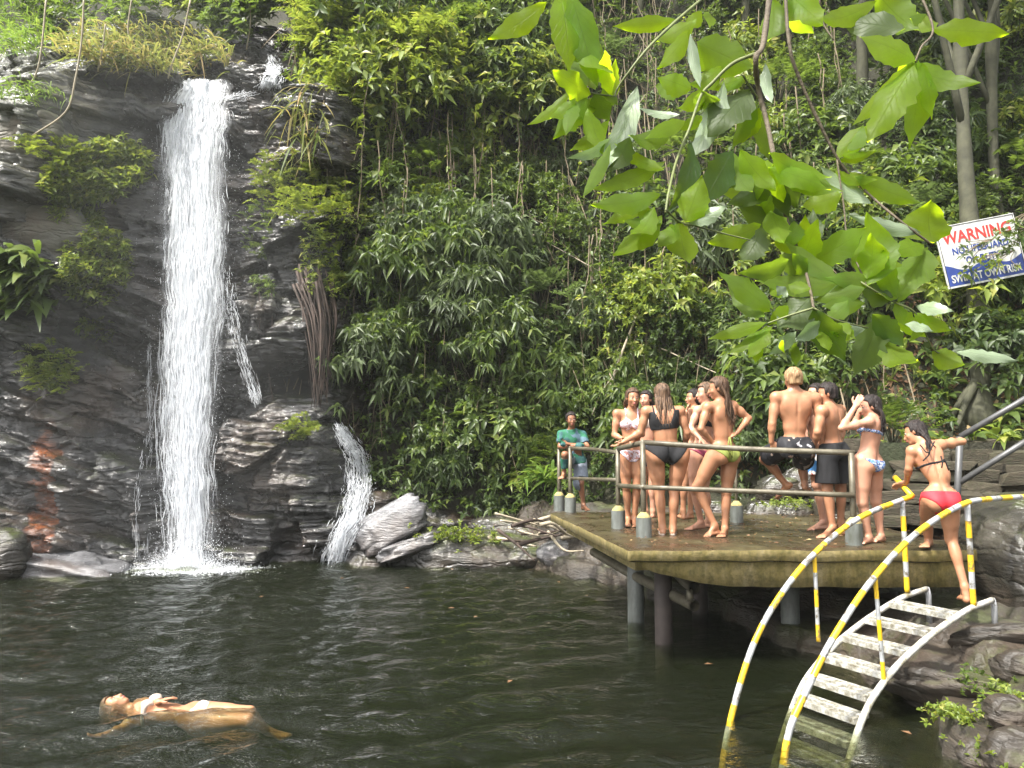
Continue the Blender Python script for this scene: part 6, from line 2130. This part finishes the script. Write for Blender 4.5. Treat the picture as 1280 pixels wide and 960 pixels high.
# girl facing us in the printed two-piece
J = pix(9.4, hd=(791, 497, -0.03), nk=(789, 513, 0.02), sa=(771, 517, 0.02), sb=(804, 516, 0.02), ea=(768, 544, 0.0), eb=(803, 543, -0.02), wa=(784, 551, -0.17), wb=(783, 548, -0.19), fa=(792, 554, -0.18), fb=(774, 553, -0.20),
        ha=(780, 566, 0.02), hb=(799, 566, 0.02), ka=(783, 608, -0.02), kb=(796, 608, 0.0), na=(785, 647, 0.03), nb=(793, 648, 0.03))
feet(J, ta=(784, 657), tb=(795, 657))
person('woman facing the camera in a white printed bikini with crossed arms', hand(J), (0.1, -1, 0), (0.15, -1, -0.1), 'tan', 0.98, True, 'brown', 0.22, (('bottom', 'pattern', 0.035, -0.115, 0.9), ('band', 'pattern', -0.01, 0.035), ('straps', 'pattern', 0.075)), mouth_open=0.006)

# woman half hidden behind them
J = pix(10.4, hd=(807, 499, 0), nk=(808, 512, 0.02), sa=(796, 516, 0), sb=(821, 516, 0), ea=(793, 538, 0), eb=(824, 538, 0), wa=(795, 556, -0.1), wb=(822, 556, -0.1), ha=(800, 563, 0), hb=(817, 563, 0), ka=(803, 603, 0), kb=(815, 603, 0), na=(807, 638, 0), nb=(816, 638, 0))
feet(J, ta=(806, 645), tb=(818, 645))
person('person in navy shorts mostly hidden behind the woman in the black swimsuit', hand(J), (0.1, -1, 0), (-0.6, -0.8, 0), 'light', 0.98, True, 'dark', 0.1, (('shorts', 'navy', 0.07, 0.5, 0.0), ('band', 'white', -0.01, 0.05)))

# woman in the black swimsuit, back to us
J = pix(8.5, hd=(827, 493, 0.05), nk=(828, 509, 0.0), sa=(808, 514, 0), sb=(850, 514, 0), ea=(800, 541, 0.02), eb=(859, 541, 0.0), wa=(780, 552, -0.05), wb=(856, 557, 0.10), fa=(772, 556, -0.05), ha=(818, 566, 0), hb=(851, 566, 0),
        ka=(824, 613, 0.03), kb=(843, 613, 0.03), na=(828, 659, 0), nb=(841, 660, 0))
feet(J, ta=(826, 661), tb=(842, 662))
person('woman seen from behind in a black cut-out swimsuit with long streaked hair', hand(J), (-0.05, 1, 0), (-0.15, 1, 0), 'tan', 1.0, True, 'streak', 0.30, (('bottom', 'black', 0.115, -0.14, 0.98), ('scoop', 'black', -0.085, 0.06), ('straps', 'black', 0.115)), bulk=1.12, sandals=True)

# dark haired woman in profile behind
J = pix(10.2, hd=(866, 497, 0), nk=(869, 510, 0.0), sa=(862, 515, -0.12), sb=(880, 516, 0.14), ea=(857, 530, -0.2), eb=(884, 536, 0.14), wa=(858, 515, -0.26), wb=(876, 550, 0.05), fa=(860, 508, -0.2), ha=(860, 563, -0.06), hb=(874, 563, 0.08), ka=(855, 603, -0.08), kb=(863, 603, 0.06), na=(854, 637, -0.04), nb=(863, 640, 0.06))
feet(J, ta=(848, 645), tb=(855, 647))
person('dark haired woman in profile holding a hand to her mouth', hand(J), (-1, -0.2, 0), (-1, -0.15, -0.05), 'warm', 0.97, True, 'dark', 0.16, (('bottom', 'navy', 0.04, -0.115, 0.8), ('band', 'black', -0.01, 0.04)))

# pale woman with the coloured towel
J = pix(9.05, hd=(881, 491, 0), nk=(884, 506, 0.0), sa=(872, 513, -0.10), sb=(893, 512, 0.16), ea=(863, 536, -0.16), eb=(897, 536, 0.16), wa=(875, 548, -0.26), wb=(886, 553, 0.0), ha=(869, 565, -0.04), hb=(884, 565, 0.12), ka=(868, 612, -0.06), kb=(880, 610, 0.10), na=(876, 652, 0.0), nb=(886, 650, 0.14))
feet(J, ta=(859, 661), tb=(872, 656))
person('pale woman in maroon bottoms looking down beside the woman in green', hand(J), (-0.9, -0.25, 0), (-1, -0.1, -0.3), 'light', 1.02, True, 'streak', 0, (('bottom', 'maroon', 0.03, -0.115, 0.75), ('band', 'black', -0.03, 0.04)))

# woman in the olive bikini, hand on hip
J = pix(8.35, hd=(897, 485, 0), nk=(903, 501, 0), sa=(884, 509, -0.06), sb=(916, 507, 0.06), ea=(876, 536, -0.10), eb=(936, 523, 0.08), wa=(890, 552, -0.02), wb=(921, 541, -0.04), fb=(914, 546, -0.02), ha=(896, 565, -0.02), hb=(913, 566, 0.08), ka=(871, 610, 0.06), kb=(908, 614, 0.10), na=(893, 656, 0.05), nb=(906, 660, 0.08))
feet(J, ta=(884, 668), tb=(901, 670))
eo = person('woman in an olive green bikini with a hand on her hip', hand(J), (-0.75, 0.66, 0), (-0.93, 0.25, -0.12), 'tan', 1.03, True, 'brown', 0.36, (('bottom', 'green', 0.045, -0.10, 0.95), ('tie', 'green', [at_y(912, 546, 8.22), at_y(914, 556, 8.20), at_y(915, 572, 8.22)], 0.010), ('tie', 'green', [at_y(912, 546, 8.22), at_y(910, 560, 8.20), at_y(913, 568, 8.21)], 0.008)), hair_dir=(0.25, -0.05, -1))

# man sitting on the rail, back to us
J = pix(8.30, hd=(991, 474, 0.02), nk=(993, 488, 0.0), sa=(970, 497, 0), sb=(1019, 498, 0), ea=(965, 530, -0.02), eb=(1027, 532, -0.02), wa=(964, 553, 0.02), wb=(1026, 556, 0.02), fa=(972, 560, 0.03), fb=(1016, 562, 0.03), ha=(981, 557, 0.03), hb=(1006, 558, 0.03),
        ka=(956, 574, 0.40), kb=(1003, 581, 0.42), na=(983, 606, 0.40), nb=(1006, 606, 0.34), ta=(970, 624, 0.50), tb=(1009, 613, 0.52))
person('blond shirtless man in dark floral shorts sitting on the rail', hand(J), (-0.05, 1, 0), (-0.15, 1, 0), 'tan', 1.04, False, 'blond', 0, (('shorts', 'floral', 0.10, 0.80, 0.02),), feet_flat=False)

# man in black shorts
J = pix(8.35, hd=(1033, 492, 0), nk=(1037, 506, 0.0), sa=(1027, 514, -0.14), sb=(1050, 513, 0.12), ea=(1022, 540, -0.16), eb=(1052, 541, 0.16), wa=(1017, 560, -0.02), wb=(1044, 562, 0.12), ha=(1034, 562, -0.03), hb=(1048, 561, 0.08), ka=(1034, 613, -0.03), kb=(1051, 612, 0.10), na=(1041, 658, -0.02), nb=(1051, 652, 0.12))
feet(J, ta=(1024, 671), tb=(1041, 662))
person('dark haired shirtless man in black shorts standing in profile behind the sitting man', hand(J), (-0.9, 0.42, 0), (-1, 0.2, -0.05), 'warm', 1.02, False, 'dark', 0, (('shorts', 'black', 0.075, 0.83, 0.028),))

# man hidden behind the sitter
J = pix(9.0, hd=(1019, 492, 0), nk=(1020, 505, 0.0), sa=(1008, 511, -0.1), sb=(1032, 511, 0.1), ea=(1004, 536, -0.1), eb=(1034, 536, 0.1), wa=(1010, 556, -0.2), wb=(1028, 556, 0), ha=(1018, 561, -0.05), hb=(1031, 561, 0.08), ka=(1021, 606, -0.05), kb=(1032, 604, 0.1), na=(1029, 651, -0.02), nb=(1036, 648, 0.1))
feet(J, ta=(1012, 661), tb=(1025, 656))
person('man in red white and blue shorts mostly hidden behind the sitting man', hand(J), (-0.95, -0.2, 0), (-1, -0.2, 0), 'light', 1.0, False, 'dark', 0, (('shorts', 'colour', 0.075, 0.72, 0.02),))

# woman in the blue bikini shading her face
J = pix(7.8, hd=(1087, 508, 0), nk=(1093, 520, 0.0), sa=(1086, 527, -0.13), sb=(1099, 527, 0.13), ea=(1052, 535, -0.18), eb=(1068, 532, 0.10), wa=(1069, 508, -0.12), wb=(1076, 510, 0.04), fa=(1075, 498, -0.08), fb=(1081, 501, 0.04), ha=(1078, 576, -0.06), hb=(1091, 576, 0.07), ka=(1078, 628, -0.05), kb=(1095, 627, 0.08), na=(1086, 671, -0.02), nb=(1101, 669, 0.08))
J['ws'] = at_y(1087, 556, 7.8)
feet(J, ta=(1074, 679), tb=(1090, 676))
person('pale dark haired woman in a blue printed bikini shading her face with her hands', hand(J), (-0.97, 0.2, 0), (-1, 0.12, -0.1), 'light', 0.97, True, 'dark', 0.20, (('bottom', 'bluepat', 0.02, -0.11, 0.85), ('band', 'bluepat', -0.02, 0.016)))

# woman in red bottoms climbing from the ladder
J = pix(7.15, hd=(1143, 541, 0.26), nk=(1156, 553, 0.16), sa=(1140, 564, 0.14), sb=(1176, 556, 0.16), ea=(1136, 586, 0.16), eb=(1203, 552, 0.22), wa=(1133, 603, 0.30), wb=(1192, 551, 0.42), fa=(1127, 605, 0.34), fb=(1184, 551, 0.46), ha=(1165, 624, 0.0), hb=(1186, 623, 0.0), ka=(1158, 655, 0.32), kb=(1189, 674, 0.05), na=(1161, 676, 0.38), nb=(1206, 733, -0.10), ta=(1158, 683, 0.52), tb=(1202, 746, 0.04))
J['ws'] = at_y(1172, 592, 7.2)
J['tb'][2] = max(J['tb'][2], 0.0); J['ta'] = at_z(1155, 683, DZ + 0.024)
person('woman in red bikini bottoms climbing onto the platform from the ladder', hand(J), (-0.3, 0.9, 0.1), (-0.85, 0.5, -0.25), 'tan', 0.98, True, 'dark', 0.13, (('bottom', 'red', 0.060, -0.14, 1.02), ('band', 'black', -0.055, 0.010),
       ('tie', 'black', [at_y(1158, 553, 7.16), at_y(1162, 566, 7.12), at_y(1154, 576, 7.12)], 0.007), ('tie', 'black', [at_y(1150, 556, 7.2), at_y(1160, 566, 7.11), at_y(1168, 552, 7.2)], 0.006),
       ('tie', 'black', [at_y(1176, 570, 7.03), at_y(1178, 578, 7.01), at_y(1177, 585, 7.02), at_y(1180, 574, 7.01), at_y(1186, 588, 7.02)], 0.006)))

# swimmer floating on her back
def wz(px, py, z): return at_z(px, py, z)
SINK = np.array([0, 0, -0.062])
J = dict(hd=wz(144, 873, 0.035), nk=wz(163, 878, 0.0), sa=wz(170, 889, -0.05), sb=wz(174, 872, -0.03), ea=wz(150, 902, -0.10), eb=wz(190, 868, 0.0), wa=wz(132, 908, -0.03), wb=wz(198, 868, 0.09), fa=wz(124, 909, -0.02), fb=wz(204, 866, 0.10),
         ha=wz(243, 892, -0.045), hb=wz(244, 881, -0.035), ka=wz(309, 890, 0.01), kb=wz(312, 881, 0.015), na=wz(336, 905, -0.20), nb=wz(332, 902, -0.22), ta=wz(364, 911, -0.14), tb=wz(360, 915, -0.18))
J = {k: v + SINK for k, v in J.items()}
person('pale swimmer floating on her back in the pool with eyes closed', J, (0, 0, 1), (0.15, -0.05, 1), 'tan', 0.95, True, 'streak', 0, (('bottom', 'white', 0.0, -0.11, 1.1), ('band', 'white', 0.0, 0.015)), up_head=(-1, 0.03, 0.15), feet_flat=False)
# ================================================================== BROAD LEAVED BRANCH OVERHEAD, CLOSE TO THE CAMERA
def bigleaf_mat(name, top, under, tcol, trans, rough=0.45, spec=0.22):
    t = NT(name)
    g_ = t.n('ShaderNodeNewGeometry')
    n = t.noise(t.coords('Object'), 14, 4, 0.6)
    uvx = t.n('ShaderNodeSeparateXYZ'); t.l(t.coords('UV'), uvx.inputs[0])
    # veins: a pale midrib and slanting side veins
    u, v = uvx.outputs[0], uvx.outputs[1]
    au = t.math('ABSOLUTE', t.math('SUBTRACT', u, 0.5))
    mid = t.math('SUBTRACT', 1.0, t.math('DIVIDE', au, 0.018), clamp=True)
    vv = t.math('SUBTRACT', v, t.math('MULTIPLY', au, 0.55))
    fr_ = t.math('ABSOLUTE', t.math('SUBTRACT', t.math('FRACT', t.math('MULTIPLY', vv, 9.0)), 0.5))
    side = t.math('MULTIPLY', t.math('SUBTRACT', 1.0, t.math('DIVIDE', fr_, 0.07), clamp=True), 0.45)
    vein = t.math('MAXIMUM', mid, side)
    a = np.array(top); b_ = np.array(under)
    c1 = t.ramp(n, [(0.3, tuple(a * 0.8)), (0.7, tuple(a * 1.2))])
    col = t.mix(g_.outputs['Backfacing'], c1, under)
    col = t.mix(t.math('MULTIPLY', vein, 0.55), col, tuple(np.minimum(b_ * 1.5, 1)))
    b = t.bsdf(col, rough, **{'Specular IOR Level': spec})
    t.l(t.bump(t.math('ADD', vein, t.math('MULTIPLY', n, 0.5)), 0.5, 0.004), b.inputs['Normal'])
    tl = t.n('ShaderNodeBsdfTranslucent')
    tc = np.array(tcol)
    t.l(t.mix(t.math('MULTIPLY', vein, 0.5), t.ramp(n, [(0.3, tuple(tc * 0.8)), (0.7, tuple(tc * 1.15))]), tuple(tc * 0.55)), tl.inputs['Color'])
    m = t.n('ShaderNodeMixShader'); m.inputs[0].default_value = trans
    t.l(b.outputs[0], m.inputs[1]); t.l(tl.outputs[0], m.inputs[2])
    return t.done(m)


BL = {'b': bigleaf_mat('branch_leaf_backlit', (0.075, 0.15, 0.018), (0.14, 0.21, 0.025), (0.55, 0.76, 0.015), 0.72),  # backlit and shaded leaf brightness put into the colour of separate copies
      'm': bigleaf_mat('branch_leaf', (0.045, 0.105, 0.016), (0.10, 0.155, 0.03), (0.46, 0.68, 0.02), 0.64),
      'd': bigleaf_mat('branch_leaf_shaded', (0.028, 0.060, 0.016), (0.065, 0.090, 0.036), (0.24, 0.36, 0.02), 0.50),
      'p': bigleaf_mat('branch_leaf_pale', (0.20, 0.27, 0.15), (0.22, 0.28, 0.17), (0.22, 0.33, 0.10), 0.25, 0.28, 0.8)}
M_TWIG = simple_mat('twig_green', (0.12, 0.14, 0.045), 0.6, 0.3, 30)
M_TWIGB = simple_mat('twig_brown', (0.085, 0.066, 0.042), 0.75, 0.35, 25, 0.5)

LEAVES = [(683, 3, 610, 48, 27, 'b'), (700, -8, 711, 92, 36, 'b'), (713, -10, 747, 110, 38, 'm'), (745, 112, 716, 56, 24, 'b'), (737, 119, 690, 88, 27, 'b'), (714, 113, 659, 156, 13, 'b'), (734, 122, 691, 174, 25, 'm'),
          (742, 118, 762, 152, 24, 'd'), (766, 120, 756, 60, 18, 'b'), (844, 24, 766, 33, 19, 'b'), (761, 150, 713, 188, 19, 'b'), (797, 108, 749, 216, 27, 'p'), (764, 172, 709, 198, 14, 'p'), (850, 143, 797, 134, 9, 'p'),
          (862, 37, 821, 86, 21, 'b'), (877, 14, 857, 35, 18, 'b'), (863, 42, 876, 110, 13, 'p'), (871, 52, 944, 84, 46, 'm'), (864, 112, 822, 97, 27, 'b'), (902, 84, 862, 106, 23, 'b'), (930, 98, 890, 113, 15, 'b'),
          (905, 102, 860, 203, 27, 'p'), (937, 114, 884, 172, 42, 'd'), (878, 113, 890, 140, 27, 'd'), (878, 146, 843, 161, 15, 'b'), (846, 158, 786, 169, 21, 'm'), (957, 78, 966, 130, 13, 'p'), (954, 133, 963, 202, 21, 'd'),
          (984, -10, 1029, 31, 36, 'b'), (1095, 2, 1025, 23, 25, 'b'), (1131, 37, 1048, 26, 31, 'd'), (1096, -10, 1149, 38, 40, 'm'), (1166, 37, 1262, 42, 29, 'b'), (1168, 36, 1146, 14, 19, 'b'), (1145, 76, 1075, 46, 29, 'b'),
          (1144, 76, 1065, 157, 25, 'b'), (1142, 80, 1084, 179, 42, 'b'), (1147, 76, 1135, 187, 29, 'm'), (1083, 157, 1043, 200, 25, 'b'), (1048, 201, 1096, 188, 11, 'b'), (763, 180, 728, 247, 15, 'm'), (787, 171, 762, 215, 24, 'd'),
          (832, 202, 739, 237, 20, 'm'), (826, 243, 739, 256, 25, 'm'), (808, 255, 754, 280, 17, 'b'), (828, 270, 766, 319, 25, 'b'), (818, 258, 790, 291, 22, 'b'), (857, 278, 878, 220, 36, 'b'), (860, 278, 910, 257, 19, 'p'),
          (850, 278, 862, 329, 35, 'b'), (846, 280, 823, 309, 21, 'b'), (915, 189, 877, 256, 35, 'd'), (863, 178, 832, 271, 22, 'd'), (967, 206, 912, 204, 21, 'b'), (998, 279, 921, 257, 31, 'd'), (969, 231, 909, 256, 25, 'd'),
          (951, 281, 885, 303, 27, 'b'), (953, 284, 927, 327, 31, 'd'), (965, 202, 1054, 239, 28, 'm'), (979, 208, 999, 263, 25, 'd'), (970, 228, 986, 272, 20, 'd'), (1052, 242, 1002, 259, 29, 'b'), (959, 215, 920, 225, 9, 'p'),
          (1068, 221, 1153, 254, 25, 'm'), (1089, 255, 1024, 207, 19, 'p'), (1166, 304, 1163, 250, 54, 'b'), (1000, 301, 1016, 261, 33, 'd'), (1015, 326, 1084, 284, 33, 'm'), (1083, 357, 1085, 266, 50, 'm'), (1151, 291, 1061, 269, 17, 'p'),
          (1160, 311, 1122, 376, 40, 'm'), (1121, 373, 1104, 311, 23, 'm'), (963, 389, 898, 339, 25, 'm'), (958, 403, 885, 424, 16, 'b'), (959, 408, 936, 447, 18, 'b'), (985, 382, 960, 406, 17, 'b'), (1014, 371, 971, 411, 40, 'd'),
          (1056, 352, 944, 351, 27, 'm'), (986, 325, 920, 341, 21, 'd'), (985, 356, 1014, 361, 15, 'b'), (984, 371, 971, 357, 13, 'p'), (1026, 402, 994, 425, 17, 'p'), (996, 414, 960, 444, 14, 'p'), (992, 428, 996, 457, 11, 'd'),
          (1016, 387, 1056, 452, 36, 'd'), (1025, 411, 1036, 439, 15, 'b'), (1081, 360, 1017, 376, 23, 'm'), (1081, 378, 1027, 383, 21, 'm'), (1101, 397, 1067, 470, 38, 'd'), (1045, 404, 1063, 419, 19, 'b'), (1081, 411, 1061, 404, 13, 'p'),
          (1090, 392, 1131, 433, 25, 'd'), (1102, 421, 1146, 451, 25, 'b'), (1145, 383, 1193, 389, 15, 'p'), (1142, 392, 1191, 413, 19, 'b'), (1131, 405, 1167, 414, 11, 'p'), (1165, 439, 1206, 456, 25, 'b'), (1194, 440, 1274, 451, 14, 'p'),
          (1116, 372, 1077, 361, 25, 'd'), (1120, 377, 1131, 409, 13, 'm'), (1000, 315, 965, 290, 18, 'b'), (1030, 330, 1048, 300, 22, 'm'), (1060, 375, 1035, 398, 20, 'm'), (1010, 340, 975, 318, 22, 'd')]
g = np.random.default_rng(41)
STEMS = [([(968, -60), (955, 50), (945, 72), (948, 112), (958, 150), (968, 200), (975, 240), (985, 280), (1000, 320), (1010, 350), (1017, 385)], 0.0075, 0.0030, M_TWIGB),
         ([(944, 67), (915, 80), (890, 104), (876, 120), (862, 160), (846, 200), (836, 240), (832, 266)], 0.0042, 0.0026, M_TWIG),
         ([(900, -20), (850, 22), (815, 55), (790, 85), (770, 115), (769, 140)], 0.0038, 0.0022, M_TWIG),
         ([(770, 121), (742, 117), (716, 112)], 0.0024, 0.0016, M_TWIG),
         ([(1022, -30), (1028, 25), (1042, 50)], 0.0032, 0.0018, M_TWIGB),
         ([(1140, -30), (1166, 34), (1152, 58), (1144, 77)], 0.0036, 0.0022, M_TWIGB),
         ([(980, -40), (986, 50), (1000, 100), (1045, 195), (1075, 232), (1120, 272), (1165, 306)], 0.0048, 0.0026, M_TWIGB),
         ([(1046, 198), (1055, 260), (1060, 300), (1083, 356)], 0.0026, 0.0016, M_TWIGB),
         ([(1035, 324), (1080, 355), (1118, 378)], 0.0026, 0.0018, M_TWIG), ([(868, 282), (905, 292), (938, 300)], 0.0022, 0.0014, M_TWIG), ([(1000, 320), (1036, 324)], 0.0024, 0.0020, M_TWIG),
         ([(928, 93), (940, 112), (957, 135)], 0.0026, 0.0020, M_TWIG), ([(832, 262), (850, 278), (868, 282)], 0.0024, 0.0020, M_TWIG), ([(1017, 385), (985, 395), (960, 404)], 0.0026, 0.0018, M_TWIG),
         ([(1118, 378), (1145, 392), (1168, 438), (1196, 441)], 0.0022, 0.0014, M_TWIG), ([(1017, 385), (1045, 400), (1085, 410)], 0.0024, 0.0016, M_TWIG)]
BD = 1.70


def bdepth(px, py):
    """the branch hangs in a loose, bulging layer, not in one plane"""
    return BD + 0.20 * float(fbm(px / 130.0, py / 130.0, 0.5, 2, 901)) + 0.0005 * (px - 950) - 0.0004 * (py - 200)


b0 = at_y(968, -60, bdepth(968, -60))
br = empty('leafy_branch', tuple(b0), 'branch with large bright green leaves hanging close to the camera at the top right', 'branch')
for pts, r0, r1, m_ in STEMS:
    P = smooth_path([at_y(a, b, bdepth(a, b)) for a, b in pts], 6)
    mb = MB(); mb.tube(P, np.linspace(r0, r1, len(P)) * (1 + 0.06 * g.standard_normal(len(P))), 8)
    mb.build('stem', m_, br, loc=tuple(b0))


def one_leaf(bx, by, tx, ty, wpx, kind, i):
    gg = np.random.default_rng(4000 + i)
    d0 = bdepth(bx, by) + gg.normal(0, 0.012); d1 = d0 + gg.normal(0.0, 0.055)
    P0, P1 = at_y(bx, by, d0), at_y(tx, ty, d1)
    ax = P1 - P0; L = np.linalg.norm(ax); D = ax / L
    view = nrm((P0 + P1) / 2 - EYE)
    S = nrm(np.cross(view, D))                     # across the leaf, in the picture
    tilt = gg.uniform(0.45, 1.15)                  # roll the blade so that the sky side looks up and away
    N0 = np.cross(D, S)
    # choose the normal that points up / away from the camera
    if np.dot(N0, view) < 0: N0 = -N0; S = -S
    sgn = 1.0 if np.dot(np.cross(D, N0), [0, 0, 1]) < 0 else -1.0
    if kind in 'pd' and gg.random() < 0.2:        # some show their upper side
        N0 = -N0
    th = sgn * tilt * 0.6
    S2 = S * math.cos(th) + N0 * math.sin(th); N2 = nrm(np.cross(D, S2)); N2 = N2 if np.dot(N2, N0) > 0 else -N2
    wd = wpx * d0 / 950.0 / max(math.cos(th), 0.6)
    K = 12
    bend = gg.uniform(-0.09, 0.15) * L
    fold = gg.uniform(0.10, 0.32)
    ph = gg.uniform(0, 6.3); wav = gg.uniform(0.03, 0.11)
    V, UV = [], []
    for k in range(K + 1):
        s = k / K
        w = wd * 0.55 * float(np.interp(s, [0, .08, .25, .42, .6, .78, .9, .96, 1], [0, .36, .86, 1, .9, .56, .22, .08, 0]))
        w *= 1 + (0.055 if k % 2 else -0.035) * (0 < k < K)
        c = P0 + ax * s + N2 * bend * math.sin(math.pi * s) - np.array([0, 0, 1.0]) * 0.02 * L * math.sin(math.pi * s)
        for q in (-1.0, -0.5, 0.0, 0.5, 1.0):
            lift = fold * abs(q) * w + wav * wd * math.sin(s * 13 + ph + (1.7 if q > 0 else 0)) * abs(q) ** 2
            wj = w * (1 + 0.05 * gg.standard_normal() * (abs(q) == 1))
            V.append(c + S2 * wj * q + N2 * lift); UV.append((0.5 + 0.5 * q, s))
    V = np.array(V); UV = np.array(UV)
    Q = []
    for k in range(K):
        for j in range(4):
            a = k * 5 + j
            Q.append([a, a + 1, a + 6, a + 5])
    Q = np.array(Q)
    fn = np.cross(V[Q[20, 1]] - V[Q[20, 0]], V[Q[20, 3]] - V[Q[20, 0]])
    if np.dot(fn, N2) < 0: Q = Q[:, ::-1]
    me = mesh_np('leaf', V - b0, Q)
    uv = me.uv_layers.new(name='UVMap')
    li = np.zeros(len(me.loops), np.int32); me.loops.foreach_get('vertex_index', li)
    uv.data.foreach_set('uv', UV[li].astype(np.float32).ravel())
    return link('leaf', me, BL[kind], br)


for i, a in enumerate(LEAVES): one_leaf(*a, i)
# smaller leaves that fill the sprays between the large ones
ge = np.random.default_rng(77)
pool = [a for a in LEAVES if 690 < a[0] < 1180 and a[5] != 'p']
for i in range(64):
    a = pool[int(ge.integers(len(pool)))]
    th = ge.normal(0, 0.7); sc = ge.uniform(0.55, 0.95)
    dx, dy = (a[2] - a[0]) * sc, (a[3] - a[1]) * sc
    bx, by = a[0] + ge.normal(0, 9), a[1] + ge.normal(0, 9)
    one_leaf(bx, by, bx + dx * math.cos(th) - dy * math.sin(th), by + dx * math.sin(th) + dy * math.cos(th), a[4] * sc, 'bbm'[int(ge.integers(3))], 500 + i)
# ================================================================== 0.00080
t = NT('mist')
pv = t.n('ShaderNodeVolumePrincipled')
pv.inputs['Color'].default_value = (0.93, 0.97, 0.92, 1)
pv.inputs['Density'].default_value = 0.00080
pv.inputs['Anisotropy'].default_value = 0.2
t.l(pv.outputs[0], t.out.inputs['Volume'])
mb = MB(); mb.box((0, 12, 12), (70, 60, 32))
mb.build('haze', t.m, smooth=False, kind='stuff', label='thin pale spray haze filling the gorge')

# spray that hangs round the fall
t = NT('spray_mist')
pv = t.n('ShaderNodeVolumePrincipled')
pv.inputs['Color'].default_value = (0.95, 0.97, 0.97, 1)
pv.inputs['Density'].default_value = 0.010
t.l(pv.outputs[0], t.out.inputs['Volume'])
bm = bmesh.new()
bmesh.ops.create_icosphere(bm, subdivisions=3, radius=1.0)
V = np.array([v.co for v in bm.verts]); F = np.array([[v.index for v in f.verts] for f in bm.faces]); bm.free()
V[:, 2] = np.where(V[:, 2] < 0, V[:, 2] * 0.28, V[:, 2])
link('spray_mist', mesh_np('spray_mist', V * [3.2, 1.5, 8.5], F), t.m, loc=(-6.2, 12.9, 2.3), kind='stuff', label='thin white spray mist hanging round the waterfall')
